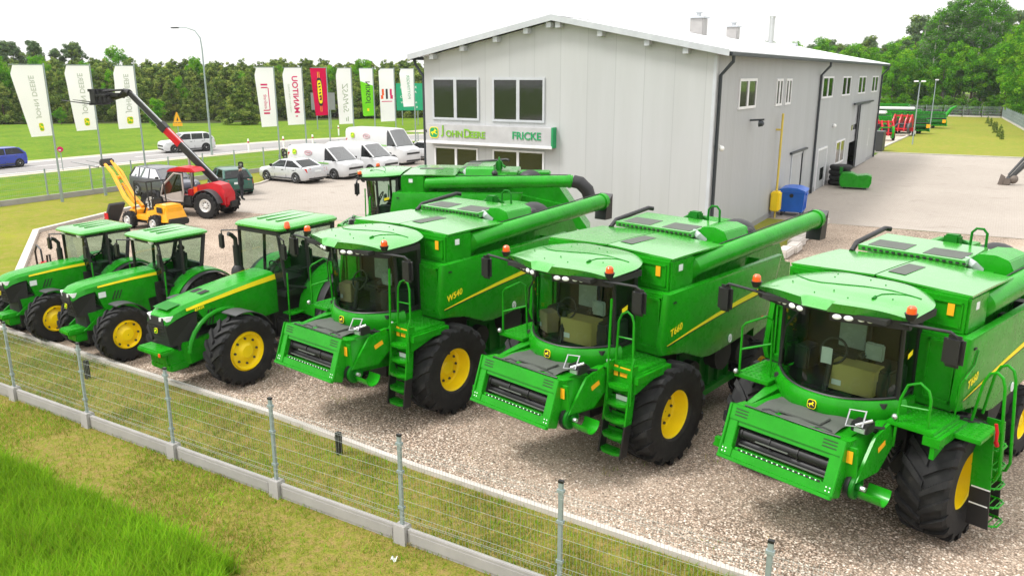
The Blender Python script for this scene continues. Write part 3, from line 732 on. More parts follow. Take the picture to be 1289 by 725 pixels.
# ------------------------------------------------------------------ tractors (front towards -y, origin under the front axle)
def build_tractor(name, label, loc, rz, P, group='green tractors parked in the front row'):
    t = thing(name, label, 'tractor', loc, rz, group, P.get('s', 1))
    big = P['big']; k = P['key']; G, K = M['green'], M['black']
    r, w = P['r'], P['w']; rr, rw, ry = P['rr'], P['rw'], P['ry']
    ny, nz, hz, hy, hw = P['ny'], P['nz'], P['hz'], P['hy'], P['hw']      # nose y, nose z, hood rear z, hood rear y, half width
    lz = P['lz']                                                           # lower edge of the hood sides
    cy0, cy1, cz0, cz1, cw = P['cab']
    def chassis(b):
        b.box(-.28, .28, ny + .25, ry + .3, r * .62, lz + .1); b.box(-.95, .95, -.10, .10, r - .12, r + .12, .03)
        b.box(-.5, .5, ry - .35, ry + .45, rr - .35, rr + .3); b.cyl((-.95, ry, rr), (.95, ry, rr), .13, 14)
        b.box(-.45, .45, cy0 - .1, cy1, rr * .75, cz0 + .05)
    part('chassis', k + 'chassis', chassis, M['black_matte'], t)
    def hoodtop(y):
        u = (y - ny) / (hy - ny); u = min(max(u, 0), 1)
        return nz + (hz - nz) * u ** .9 + .03 * math.sin(math.pi * u)
    def hw_at(y):
        u = (y - ny) / (hy - ny); return hw * (.80 + .20 * min(1, u * 2.2))
    def hood(b):
        rings = []; n = 12
        for i in range(n + 1):
            u = i / n; y = ny + (hy - ny) * u; z = hoodtop(y); a = hw_at(y)
            if i == 0: z -= .10; a *= .86
            if i == 1: z -= .02
            y2 = y - (.05 if i == 0 else 0)
            low = max(z - .20, nz - .28) if u < .26 else lz + (.22 if (big and u < .52) else 0) + (P['drop'] * u)
            rings.append([(-a * 1.06, y, low), (-a * 1.06, y, z - .20), (-a * .98, y, z - .085), (-a * .78, y, z - .02), (-a * .3, y, z), (a * .3, y, z), (a * .78, y, z - .02), (a * .98, y, z - .085), (a * 1.06, y, z - .20), (a * 1.06, y, low)])
        b.loft(rings)
    hd = part('hood', k + 'hood', hood, G, t, sharp=28)
    def stripe(b):
        vs = []; n = 10
        y0 = ny + (hy - ny) * P['st'][0]; y1 = hy - .02
        for i in range(n + 1):
            y = y0 + (y1 - y0) * i / n; z = hoodtop(y) - .105; wd = P['st'][1] * (.35 + .65 * i / n); a = hw_at(y)
            vs += [(a * 1.0 + .016, y, z + .008 + wd / 2), (a * 1.055 + .009, y, z - wd / 2 - .01)]
        fs = [(2 * i, 2 * i + 2, 2 * i + 3, 2 * i + 1) for i in range(n)]
        b.add(vs, fs); b.add([(-x, y, z) for x, y, z in vs], [f[::-1] for f in fs])
    part('stripe', k + 'stripe', stripe, M['decal_yellow'], hd, sharp=0)
    if P.get('text'):
        def lt(b):
            vs, fs = text_geo(P['text'], .085, .001, .2, 1.05, 'LEFT', .002)
            y = P['ty']; b.add(vs, fs, T=frame_T((hw * 1.06 + .003, y, hoodtop(y) - P['tz']), (0, 1, .12), (1, 0, 0)))
        part('lettering', None, lt, M['decal_yellow'], hd, sharp=0)
    def grille(b):
        a = hw_at(ny) * .92
        y1 = ny + (hy - ny) * .24
        b.hexa([(-a * .75, ny + .10, lz - .05), (a * .75, ny + .10, lz - .05), (hw_at(y1) * 1.0, y1, lz - .02), (-hw_at(y1) * 1.0, y1, lz - .02),
                (-a, ny - .015, nz - .27), (a, ny - .015, nz - .27), (hw_at(y1) * 1.075, y1, hoodtop(y1) - .22), (-hw_at(y1) * 1.075, y1, hoodtop(y1) - .22)])
        b.box(-a * .8, a * .8, ny - .02, ny + .2, nz - .30, nz - .12)
        for j in range(5): b.box(-a * .7, a * .7, ny - .01 + j * .02, ny + .05 + j * .02, nz - .36 - j * .08, nz - .34 - j * .08)
    gr = part('grille', k + 'grille', grille, M['black_matte'], hd)
    part('emblem', k + 'emb', lambda b: emblem_geo(b, .11, frame_T((0, ny - .025, nz - .42), (1, 0, 0), (0, -1, .15))), [M['decal_yellow'], M['green'], M['decal_yellow']], gr, sharp=0)
    def vents(b):
        y = ny + (hy - ny) * P['vent']
        for j in range(3):
            yy = y + j * .075
            for z0, z1 in P['vz']: b.hexa([(hw * 1.05, yy, z0), (hw * 1.075, yy, z0), (hw * 1.075, yy + .03, z0), (hw * 1.05, yy + .03, z0), (hw * 1.05, yy + .09, z1), (hw * 1.075, yy + .09, z1), (hw * 1.075, yy + .12, z1), (hw * 1.05, yy + .12, z1)])
    part('side_vent', k + 'vent', vents, M['black_matte'], hd)
    if not big:
        part('paper_notice', k + 'note', lambda b: b.box(hw * 1.10, hw * 1.11, ny + (hy - ny) * .27, ny + (hy - ny) * .27 + .17, nz - .30, nz - .17), M['paper'], hd)
    def hoodscreen(b):
        u = .0
        if 1:
            f = lambda u, v: ((-.28 + .56 * u) * hw / .45 * .9, ny + .10 + .32 * v, hoodtop(ny + .10 + .32 * v) + .004)
        b.mat(0).grid(f, 6, 4)
    if big:
        part('hood_screen', k + 'scr', hoodscreen, [M['green_dark'], M['black_matte']], hd)
        for x0 in (-.22, .03): part('hood_vent', k + 'hv%d' % (x0 > 0), lambda b: b.grid(lambda u, v: (x0 + .17 * u, ny + .95 + .22 * v, hoodtop(ny + .95 + .22 * v) + .006), 3, 3), M['black_matte'], hd)
    for sd in (-1, 1):
        def hl(b):
            a = hw_at(ny)
            b.hexa([(sd * a * .42, ny - .035, nz - .20), (sd * a * .95, ny + .03, nz - .20), (sd * a * .98, ny + .14, nz - .19), (sd * a * .42, ny + .05, nz - .2),
                    (sd * a * .46, ny - .04, nz - .115), (sd * a * .93, ny + .01, nz - .10), (sd * a * .99, ny + .17, nz - .10), (sd * a * .46, ny + .05, nz - .115)])
        part('headlight', k + 'hl%d' % sd, hl, M['lamp'], hd)
    def bracket(b):
        if big:
            b.box(-.42, .42, ny - .25, ny + .1, r + .10, r + .22, .03); b.box(-.30, .30, ny - .05, ny + .7, r - .15, r + .12, .03); b.box(-.36, .36, ny - .02, ny + .45, r - .30, r - .12, .04)
            b.hexa([(.22, ny + .3, r - .25), (hw, ny + .42, r - .2), (hw * 1.02, .55, r - .05), (.22, .55, r - .1), (.22, ny + .3, r + .25), (hw, ny + .36, lz + .02), (hw * 1.04, .55, lz + .1), (.22, .55, lz + .1)])
            b.hexa([(-.22, ny + .3, r - .25), (-hw, ny + .42, r - .2), (-hw * 1.02, .55, r - .05), (-.22, .55, r - .1), (-.22, ny + .3, r + .25), (-hw, ny + .36, lz + .02), (-hw * 1.04, .55, lz + .1), (-.22, .55, lz + .1)])
        else:
            b.box(-.24, .24, ny - .16, ny + .45, r + .02, r + .15, .03); b.box(-.22, .22, ny, ny + .5, r - .16, r + .04, .02)
            b.hexa([(-hw * .9, ny + .35, r + .1), (hw * .9, ny + .35, r + .1), (hw, hy - .25, r + .22), (-hw, hy - .25, r + .22), (-hw * .9, ny + .30, lz + .02), (hw * .9, ny + .30, lz + .02), (hw * 1.03, hy - .3, lz + .12), (-hw * 1.03, hy - .3, lz + .12)])
            b.prism([(ny + .12, r + .12), (ny + .5, r + .06), (.35, r + .35), (hy - .4, lz + .08), (hy - .75, lz + .16), (ny + .55, lz - .02)], hw * .98, hw * 1.085, 'x', .01)
            b.prism([(ny + .12, r + .12), (ny + .5, r + .06), (.35, r + .35), (hy - .4, lz + .08), (hy - .75, lz + .16), (ny + .55, lz - .02)], -hw * 1.085, -hw * .98, 'x', .01)
    br = part('front_support', k + 'brk', bracket, G, t)
    if big:
        part('marker_lamp', k + 'mk', lambda b: b.box(.36, .43, ny - .27, ny - .245, r + .12, r + .20, .01), M['orange'], br)
        def arch(b, sd):
            if 1:
                pts = []
                for j in range(11):
                    a = R_(175 - 150 * j / 10); pts.append((math.cos(a) * (r + .10), r + math.sin(a) * (r + .06)))
                vs = []
                b.tube([(sd * (hw + .05), y, z - .02) for y, z in pts[:8]], .05, 8)
        for sd in (-1, 1): part('wheel_arch', k + 'arch%d' % sd, lambda b: arch(b, sd), G, hd)
    # --- cab
    rf_z = cz1
    def cabframe(b):
        for sd in (-1, 1):
            b.tube([(sd * cw * .93, cy0 + .02, cz0), (sd * cw * .80, cy0 - .03, rf_z)], .04, 8)
            b.tube([(sd * cw * .97, (cy0 * .55 + cy1 * .45), cz0 - .2), (sd * cw * .86, (cy0 * .55 + cy1 * .45) + .02, rf_z)], .038, 8)
            b.tube([(sd * cw * .88, cy1 - .10, cz0 + .35), (sd * cw * .80, cy1 + .06, rf_z)], .05, 8)
            b.tube([(sd * cw * .93, cy0 + .02, cz0 + .02), (sd * cw * .97, cy0 * .55 + cy1 * .45, cz0 - .18), (sd * cw * .9, cy1 - .1, cz0 + .36)], .03, 6)
            b.box(sd * cw * .80 - .04, sd * cw * .80 + .04, cy0 - .05, cy1 + .06, rf_z - .07, rf_z)
        b.box(-cw * .8, cw * .8, cy0 - .06, cy0 + .02, rf_z - .09, rf_z); b.box(-cw * .8, cw * .8, cy1 + .02, cy1 + .08, rf_z - .09, rf_z)
        b.box(-cw * .9, cw * .9, cy0, cy1 - .1, cz0 - .25, cz0 - .12); b.box(-cw * .9, cw * .9, cy1 - .16, cy1 - .06, cz0 - .2, cz0 + .36)
    cf = part('cab_frame', k + 'cabf', cabframe, K, t)
    def cabglass(b):
        a, c = cw * .92, cw * .81
        ym = cy0 * .55 + cy1 * .45
        b.add([(-a, cy0, cz0), (a, cy0, cz0), (c, cy0 - .04, rf_z - .03), (-c, cy0 - .04, rf_z - .03)], [(0, 1, 2, 3)])
        for sd in (-1, 1):
            b.add([(sd * a, cy0, cz0), (sd * a * 1.03, ym, cz0 - .2), (sd * c * 1.04, ym, rf_z - .03), (sd * c, cy0 - .04, rf_z - .03)], [(0, 1, 2, 3)])
            b.add([(sd * a * 1.03, ym, cz0 - .2), (sd * a * .96, cy1 - .1, cz0 + .35), (sd * c, cy1 + .05, rf_z - .03), (sd * c * 1.04, ym, rf_z - .03)], [(0, 1, 2, 3)])
        b.add([(-a * .94, cy1 - .1, cz0 + .36), (a * .94, cy1 - .1, cz0 + .36), (c, cy1 + .05, rf_z - .03), (-c, cy1 + .05, rf_z - .03)], [(0, 1, 2, 3)])
    part('cab_glass', k + 'cabg', cabglass, M['cab_glass'], t, sharp=0)
    def interior(b):
        yc = cy1 - .45
        b.mat(0).box(-.25, .25, yc - .22, yc + .2, cz0 - .02, cz0 + .14, .04); b.box(-.23, .23, yc + .14, yc + .26, cz0 + .1, cz0 + .62, .05); b.box(-.13, .13, yc + .17, yc + .25, cz0 + .62, cz0 + .76, .03)
        b.mat(1).tube([(0, cy0 + .12, cz0 - .15), (0, cy0 + .32, cz0 + .28)], .05, 8)
        b.tube([(.17 * math.cos(q), cy0 + .36 - .05 * math.sin(q), cz0 + .30 + .14 * math.sin(q)) for q in [2 * math.pi * j / 16 for j in range(16)]], .016, 6, closed=True)
        b.box(-.3, .3, cy0 + .04, cy0 + .16, cz0 - .12, cz0 + .16, .04); b.box(.3, .5, yc - .3, yc + .2, cz0 + .05, cz0 + .22, .03)
    part('seat', k + 'int', interior, [M['seat'], K], t)
    def roof(b):
        hw0 = P['roofw']; y0, y1 = cy0 - P['roofo'], cy1 + .16; z0 = rf_z - .01; th = P['rth']
        def sec(ins, z, y_in=0):
            pts = []
            a = hw0 - ins; f0, f1 = y0 + ins + y_in, y1 - ins
            for (cx, cyy, a0) in ((a - .12, f0 + .10, -90), (a - .12, f1 - .12, 0), (-a + .12, f1 - .12, 90), (-a + .12, f0 + .10, 180)):
                for j in range(4):
                    q = R_(a0 + 30 * j); pts.append((cx + .12 * math.cos(q), cyy + .11 * math.sin(q), z + (.03 * (cyy - f0) / (f1 - f0) if z > z0 + .02 else 0)))
            return pts
        rings = [sec(.06, z0), sec(0, z0 + th * .22), sec(.0, z0 + th * .5), sec(.05, z0 + th * .82), sec(.14, z0 + th), sec(.3, z0 + th * 1.12)]
        b.loft(rings)
    rf = part('roof', k + 'roof', roof, M['green_roof'], t, sharp=40)
    def rlines(b):
        hw0 = P['roofw']; y0, y1 = cy0 - P['roofo'], cy1 + .16
        for j in range(3):
            x = -hw0 * .4 + j * hw0 * .4
            b.box(x - .05, x + .05, y0 + .32, y1 - .30, rf_z + P['rth'] * 1.05, rf_z + P['rth'] * 1.12 + .018, .012)
    part('roof_rib', k + 'rrib', rlines, M['green_roof'], rf)
    for sd in (-1, 1):
        part('work_lamp', k + 'wl%d' % sd, lambda b: b.box(min(sd * cw * .45, sd * cw * .7), max(sd * cw * .45, sd * cw * .7), cy0 - P['roofo'] + .05, cy0 - P['roofo'] + .12, rf_z - .07, rf_z + .01, .02), M['lamp'], rf)
        def mir(b):
            x = sd * (cw + .25)
            b.tube([(sd * cw * .82, cy0 - .03, rf_z - .1), (x, cy0 - .22, rf_z - .12), (x, cy0 - .22, rf_z - .25)], .018, 6)
            b.box(x - .09, x + .09, cy0 - .27, cy0 - .2, rf_z - .55, rf_z - .2, .03)
        part('mirror', k + 'mir%d' % sd, mir, K, t)
    # --- exhaust on the right-hand front pillar (seen left)
    if P.get('exh'):
        ex, ey, ez0, ez1 = P['exh']
        def exhaust(b):
            b.tube([(ex, ey, ez0), (ex, ey, ez1 - .25)], .075, 12); b.tube([(ex, ey, ez1 - .25), (ex, ey, ez1 - .1), (ex - .02, ey - .08, ez1), (ex - .03, ey - .16, ez1 + .04)], .05, 10)
            b.lathe([(0, .16), (.12, .14), (.2, .08)], 'z', 12, (ex, ey, ez0 - .02))
        part('exhaust', k + 'exh', exhaust, K, t)
    # --- fenders, steps, tank
    for sd in (-1, 1):
        def ff(b):
            R0 = r + .07
            def f(u, v):
                a = R_(104 - 76 * u); return (sd * (P['fx'] - w * .50 + w * .86 * v), -math.cos(a) * -1 * R0 * .98, r + math.sin(a) * R0)
            b.grid(f, 12, 3, thick=(0, 0, .02))
        part('front_fender', k + 'ff%d' % sd, ff, M['darkgrey'], t)
        def rfend(b):
            R0 = rr + .08; x0, x1 = sd * cw * .86, sd * (P['rx'] + rw * .30)
            def f(u, v):
                a = R_(176 - 150 * u); x = x0 + (x1 - x0) * v
                return (x, ry + math.cos(a) * R0, rr + math.sin(a) * R0 - .03 * v * v)
            b.mat(0).grid(f, 18, 4, thick=(0, 0, .03))
            b.mat(1)
            def f2(u, v):
                a = R_(176 - 150 * u); x = x1 + (sd * rw * .28) * v
                return (x, ry + math.cos(a) * (R0 - .02 - .02 * v), rr + math.sin(a) * (R0 - .02 - .02 * v) - .03)
            b.grid(f2, 18, 2, thick=(0, 0, .02))
            b.mat(0).prism([(ry - R0 * .95, rr + .1), (ry - R0 * .7, rr + R0 * .68), (ry, rr + R0 * .98), (ry + R0 * .5, rr + R0 * .8), (ry + R0 * .5, rr + .1)], min(sd * cw * .80, sd * cw * .86), max(sd * cw * .80, sd * cw * .86), 'x')
        part('rear_fender', k + 'rf%d' % sd, rfend, [G, M['black']], t, sharp=30)
        def steps(b):
            x0, x1 = sd * .55, sd * (cw + .12); ym = cy0 + .25
            b.mat(0).box(min(x0, x1), max(x0, x1), ym - .25, ym + .25, rr * .45, rr * .45 + .05); b.box(min(x0, x1), max(x0, x1), ym - .22, ym + .22, rr * .8, rr * .8 + .04)
            b.box(min(sd * .4, sd * (cw - .05)), max(sd * .4, sd * (cw - .05)), ym - .3, ym + .5, rr * .5, rr * 1.02, .05)
            b.mat(1).box(min(sd * .62, sd * (cw + .1)), max(sd * .62, sd * (cw + .1)), ym - .26, ym + .2, rr * 1.12, rr * 1.16, .01); b.tube([(sd * (cw + .06), ym - .3, rr * .9), (sd * (cw + .08), ym - .3, cz0 + .35)], .018, 6)
        part('step', k + 'stp%d' % sd, steps, [M['black_matte'], G], t)
    for sd in (-1, 1):
        wheel(t, (sd * P['fx'], 0, r), r, w, P['rim'], sd, k + 'fw', n_lug=17, lug=.04 + .012 * big, dish=.18, bolts=8, hub=.15)
        wheel(t, (sd * P['rx'], ry, rr), rr, rw, P['rrim'], sd, k + 'rw', n_lug=19, lug=.05 + .01 * big, dish=.3, bolts=8, hub=.17)
    if P.get('beacon'):
        def bk(b):
            b.mat(0).lathe([(0, .07), (.02, .07), (.12, .055), (.15, .03), (.152, .004)], 'z', 16); b.mat(1).lathe([(-.06, .03), (0, .07), (.0, .01)], 'z', 12)
        part('beacon', 'c_beaconT', bk, [M['orange'], K], t, loc=(P['roofw'] - .02, cy0 + .15, rf_z + .07))
    return t
PB = dict(big=True, key='tb', r=.76, w=.56, rr=1.0, rw=.66, ry=2.95, ny=-1.22, nz=1.74, hz=2.08, hy=1.5, hw=.44, lz=1.02, drop=.12, cab=(1.5, 3.05, 1.77, 3.02, .84),
          st=(.16, .10), vent=.30, vz=[(1.30, 1.62)], roofw=.81, roofo=.08, rth=.15, exh=(-.62, 1.30, 1.95, 2.85), fx=1.03, rx=1.05, rim=.43, rrim=.54, text='8345R', ty=-1.08 + .45, tz=.165, beacon=True)
PS = dict(big=False, key='ts', r=.64, w=.42, rr=.84, rw=.5, ry=2.15, ny=-.78, nz=1.74, hz=1.86, hy=1.22, hw=.36, lz=1.1, drop=.1, cab=(1.22, 2.35, 1.50, 2.56, .74),
          st=(.28, .055), vent=.42, vz=[(1.15, 1.28), (1.34, 1.54)], roofw=.72, roofo=.18, rth=.13, fx=.88, rx=.86, rim=.34, rrim=.44)
TGR = 'green tractors parked in the front row'
T3 = build_tractor('tractor', 'largest green tractor with black chimney exhaust, next to the W540 combine', (-14.32, 10.95, 0), R_(-3.5), PB)
T2 = build_tractor('tractor', 'green tractor with a white notice on its hood and no exhaust pipe showing', (-17.66, 10.6, 0), R_(-6.5), PS)
T1 = build_tractor('tractor', 'green tractor with tall thin exhaust pipe beside its cab, near the red implement', (-20.35, 10.5, 0), R_(-5), dict(PS, key='tt', exh=(-.56, 1.02, 1.55, 2.35), s=.96))
# ------------------------------------------------------------------ road vehicles (front towards -y, origin on the ground at mid length)
def build_car(name, label, cat, loc, rz, S, paintm, group=None):
    """S: L,W,H, belt, bonnet z, list of glass stations etc."""
    t = thing(name, label, cat, loc, rz, group)
    L, W, H = S['L'], S['W'], S['H']; hL, hW = L / 2, W / 2
    bz, nz, tz = S['belt'], S['nose'], S['tail']
    yA, yB, yC, yD = [v * L - hL for v in S['gl']]          # base of windscreen, roof front, roof rear, base of rear window
    def body(b):
        st = [(-hL, .80, .30, nz - .22), (-hL + .08, .90, .22, nz - .08), (-hL + .30, .97, .18, nz), (yA - .1, 1.0, .17, bz - .05), (yA + .25, 1.0, .17, bz), (0, 1.0, .17, bz + .01), (yD - .3, 1.0, .17, bz + .02), (yD + .02, .99, .18, tz if tz < bz else bz + .02), (hL - .22, .97, .22, tz), (hL - .06, .93, .28, tz - .06), (hL, .86, .38, tz - .2)]
        rings = []
        for y, k, z0, z1 in st:
            a = hW * k
            rings.append([(-a * .90, y, z0), (-a * .98, y, z0 + .12), (-a, y, (z0 + z1) * .5 + .05), (-a * .965, y, z1 - .06), (-a * .88, y, z1), (0, y, z1 + .03), (a * .88, y, z1), (a * .965, y, z1 - .06), (a, y, (z0 + z1) * .5 + .05), (a * .98, y, z0 + .12), (a * .90, y, z0)])
        b.loft(rings)
        if S.get('panel'):       # closed load body of a van
            y0, y1 = S['panel'][0] * L - hL, hL - .03
            rings = []
            for y, k, dz in ((y0, .90, -.05), (y0 + .3, .93, 0), ((y0 + y1) / 2, .94, .02), (y1 - .15, .93, 0), (y1, .90, -.06)):
                a = hW * k; zt = H + dz
                rings.append([(-a * 1.05, y, bz - .25), (-a * 1.03, y, bz + .2), (-a, y, zt - .25), (-a * .92, y, zt - .06), (-a * .7, y, zt), (a * .7, y, zt), (a * .92, y, zt - .06), (a, y, zt - .25), (a * 1.03, y, bz + .2), (a * 1.05, y, bz - .25)])
            b.loft(rings)
    bd = part('body', None, body, paintm, t, sharp=40)
    def gaps(b, sd):
        if 1:
            for f_ in S.get('doors', (.36, .58, .78)):
                y = f_ * L - hL; b.hexa([(sd * hW * .985, y, .30), (sd * hW * 1.004, y, .30), (sd * hW * 1.004, y + .018, .30), (sd * hW * .985, y + .018, .30), (sd * hW * .95, y, bz - .04), (sd * hW * .975, y, bz - .04), (sd * hW * .975, y + .018, bz - .04), (sd * hW * .95, y + .018, bz - .04)])
            for f_ in S.get('doors', (.36, .58, .78))[:2]:
                y = f_ * L - hL + .62; b.box(min(sd * hW * .985, sd * hW * 1.01), max(sd * hW * .985, sd * hW * 1.01), y, y + .16, bz - .20, bz - .165)
            b.box(min(sd * hW * .98, sd * hW * 1.012), max(sd * hW * .98, sd * hW * 1.012), -hL + .22 * L, hL - .28 * L, .24, .32)
    for sd in (-1, 1): part('door_gap', None, lambda b: gaps(b, sd), M['darkgrey'], bd, sharp=0)
    rwid = .76 if not S.get('panel') else .80
    tw, bw = hW * rwid, hW * .93
    def roof(b):
        rings = []
        ys = [yB - .06, yB + .12, (yB + yC) / 2, yC - .12, yC + .06]
        for i, y in enumerate(ys):
            zt = H - (.05 if i in (0, 4) else .0); a = tw * (.97 if i in (0, 4) else 1)
            rings.append([(-a, y, zt - .09), (-a * .95, y, zt - .03), (-a * .6, y, zt), (a * .6, y, zt), (a * .95, y, zt - .03), (a, y, zt - .09)])
        b.loft(rings)
        z1 = H - .08
        for sd in (-1, 1):       # pillars
            b.tube([(sd * bw * .96, yA, bz), (sd * tw * .97, yB, z1)], .045, 6)
            b.tube([(sd * bw * .96, yD, bz), (sd * tw * .97, yC, z1)], .07, 6)
            for f in S.get('pill', ()):
                y = f * L - hL; b.tube([(sd * bw * 1.0, y, bz - .02), (sd * tw * 1.0, y + .05, z1)], .035, 6)
    part('roof', None, roof, paintm, bd, sharp=40)
    z1 = H - .07
    part('windscreen', None, lambda b: b.grid(lambda u, v: ((2 * u - 1) * (bw * (1 - v) + tw * v) * .94, yA + (yB - yA) * v - .06 * (1 - (2 * u - 1) ** 2), bz + .01 + (z1 - bz) * v), 8, 3), M['screen_glass'], t, sharp=60)
    part('rear_window', None, lambda b: b.grid(lambda u, v: ((2 * u - 1) * (bw * (1 - v) + tw * v) * .92, yD + (yC - yD) * v + .03 * (1 - (2 * u - 1) ** 2), bz + .02 + (z1 - bz) * v), 8, 3), M['car_glass'], t, sharp=60)
    yS = S['gls'] * L - hL if S.get('gls') else yD
    yT = S['glst'] * L - hL if S.get('gls') else yC
    for sd in (-1, 1):
        part('side_window', None, lambda b: b.add([(sd * bw * .985, yA + .1, bz), (sd * bw * .985, yS - .1, bz), (sd * tw * .995, yT - .08, z1), (sd * tw * .995, yB + .08, z1)], [(0, 1, 2, 3)]), M['car_glass'], t, sharp=0)
    part('cabin', None, lambda b: (b.box(-bw * .9, bw * .9, yA + .25, yS - .15, .35, bz - .02), [b.box(sd * .36 - .24, sd * .36 + .24, yA + .95, yA + 1.1, bz - .1, bz + .38, .05) for sd in (-1, 1)]), M['black_matte'], t)
    def trim(b):
        b.mat(0).box(-hW * .7, hW * .7, -hL - .012, -hL + .1, nz - .45, nz - .28, .02); b.box(-hW * .75, hW * .75, -hL - .006, -hL + .1, .26, .40, .02)
        b.box(-hW * .85, hW * .85, -hL + .3, hL - .3, .14, .24)
        for sd in (-1, 1): b.box(sd * hW * 1.06 - .09, sd * hW * 1.06 + .09, yA + .12, yA + .24, bz - .02, bz + .15, .03)
        b.box(-hW * .8, hW * .8, hL - .1, hL + .008, .28, .38, .02)
    part('trim', None, trim, M['black'], t)
    for sd in (-1, 1):
        part('headlight', None, lambda b: b.hexa([(sd * hW * .50, -hL - .005, nz - .24), (sd * hW * .86, -hL + .10, nz - .24), (sd * hW * .93, -hL + .34, nz - .18), (sd * hW * .55, -hL + .1, nz - .2), (sd * hW * .52, -hL + .03, nz - .12), (sd * hW * .88, -hL + .14, nz - .10), (sd * hW * .95, -hL + .42, nz - .07), (sd * hW * .55, -hL + .2, nz - .1)]), M['lamp'], t)
        tl0 = tz - .33 if not S.get('panel') else bz - .1; tl1 = tz - .10 if not S.get('panel') else bz + .4
        part('tail_light', None, lambda b: b.hexa([(sd * hW * .62, hL - .12, tl0), (sd * hW * .93, hL - .12, tl0), (sd * hW * .93, hL - .04, tl0), (sd * hW * .62, hL + .006, tl0), (sd * hW * .62, hL - .2, tl1), (sd * hW * .955, hL - .26, tl1), (sd * hW * .955, hL - .10, tl1), (sd * hW * .62, hL - .02, tl1)]), M['red_lens'], t)
    part('number_plate', None, lambda b: b.box(-.26, .26, hL, hL + .02, tz - .32 if not S.get('panel') else .6, tz - .21 if not S.get('panel') else .71), M['paper'], t)
    r = S['wr']
    for y in (S['ax'][0] * L - hL, S['ax'][1] * L - hL):
        for sd in (-1, 1):
            p = wheel(t, (sd * (hW - .10), y, r), r, .21, r * .66, sd, 'car%d' % int(r * 100), [M['steel'], M['darkgrey']], dish=.12, bolts=5, hub=.06, plaintyre=True)
            part('wheel_arch', None, lambda b: b.lathe([(sd * .03, r * 1.14), (sd * .105, r * 1.14), (sd * .105, r * .9)], 'x', 24), M['black_matte'], p)
    return t
SEDAN = dict(L=4.45, W=1.76, H=1.40, belt=.95, nose=.82, tail=1.02, gl=(.27, .43, .70, .88), pill=(.56,), wr=.32, ax=(.19, .77))
HATCH = dict(L=3.85, W=1.66, H=1.42, belt=.93, nose=.82, tail=.96, gl=(.26, .42, .86, .97), pill=(.58,), wr=.29, ax=(.18, .82))
SUV = dict(L=4.4, W=1.8, H=1.6, belt=1.05, nose=.95, tail=1.08, gl=(.25, .40, .88, .97), pill=(.53, .76), wr=.34, ax=(.2, .8))
VAN = dict(L=4.97, W=1.99, H=1.98, belt=1.15, nose=1.06, tail=1.15, gl=(.15, .34, .44, .46), panel=(.36,), gls=.40, glst=.40, wr=.33, ax=(.2, .80))
BIGVAN = dict(L=5.9, W=2.05, H=2.55, belt=1.35, nose=1.2, tail=1.35, gl=(.13, .27, .36, .38), panel=(.29,), gls=.33, glst=.33, wr=.35, ax=(.17, .78))
PKW = 'vehicles parked before the showroom'
def face(dx, dy): return math.atan2(dx, -dy)            # rotation that points the front along (dx, dy)
build_car('parked_car', 'silver saloon car parked beside the white delivery vans', 'car', (-37.6, 35.9, .012), face(-1, .03), SEDAN, M['silver_car'])
v1 = build_car('delivery_van', 'white medium van with green side line, parked next to the silver saloon', 'van', (-37.3, 38.6, .012), face(1, .02), VAN, M['white_car'])
v2 = build_car('delivery_van', 'white van of which mostly the windscreen shows, between two other vans', 'van', (-36.9, 41.6, .012), face(1, .02), VAN, M['white_car'])
v3 = build_car('delivery_van', 'tallest white van with high roof, parked behind the lower vans', 'van', (-39.75, 47.2, .012), face(1, -.05), BIGVAN, M['white_car'])
build_car('parked_car', 'white hatchback parked beyond the tall high-roofed van', 'car', (-37.4, 50.6, .012), face(1, .0), HATCH, M['white_car'])
build_car('parked_car', 'dark car almost hidden behind the building corner and white hatchback', 'car', (-37.0, 54.0, .012), face(1, .0), SEDAN, M['grey_car'])
build_car('parked_car', 'dark green hatchback with the man standing at its rear', 'car', (-37.0, 30.55, .012), face(-.9, .42), HATCH, M['dkgreen_car'])
build_car('parked_car', 'dark grey off-roader half hidden behind the red telehandler cab', 'car', (-38.6, 27.6, .012), face(.9, -.1), SUV, M['grey_car'])
build_car('moving_car', 'white crossover driving on the road', 'car', (-60.0, 45.4, .02), face(-.30, -.95), SUV, M['white_car'])
build_car('moving_car', 'small blue car driving on the road', 'car', (-60.6, 30.0, .02), face(.1, -1), HATCH, M['blue_car'])
def van_marks(root, W, L, z, sc):
    for sd in (-1, 1):
        part('side_line', None, lambda b: b.box(min(sd * W * .500, sd * W * .504), max(sd * W * .500, sd * W * .504), -L * .22, L * .12, z - .30, z - .24), M['logo_green'], root, sharp=0)
        e = part('badge', None, lambda b: emblem_geo(b, .34 * sc, frame_T((sd * W * .4905, L * .36, z + .35), (0, sd, 0), (sd, 0, .06))), [M['decal_yellow'], M['logo_green'], M['decal_yellow']], root, sharp=0)
        def oval(b):
            b.tube([(sd * W * .492 - sd * .1 * (.3 + .12 * math.sin(q)) * 0, L * .12 + .30 * sc * math.cos(q), z + .33 + .15 * sc * math.sin(q)) for q in [2 * math.pi * k / 20 for k in range(20)]], .02, 4, closed=True)
            b.box(min(sd * W * .485, sd * W * .497), max(sd * W * .485, sd * W * .497), L * .12 - .16 * sc, L * .12 + .16 * sc, z + .31, z + .36)
        part('side_badge', None, oval, M['logo_pink'], root, sharp=0)
M['logo_green'] = plain('logo_green', (.16, .5, .02), .5)
M['logo_pink'] = plain('logo_pink', (.6, .25, .3), .5)
van_marks(v1, 1.99, 4.97, 1.25, 1); van_marks(v3, 2.05, 5.9, 1.65, 1.1)

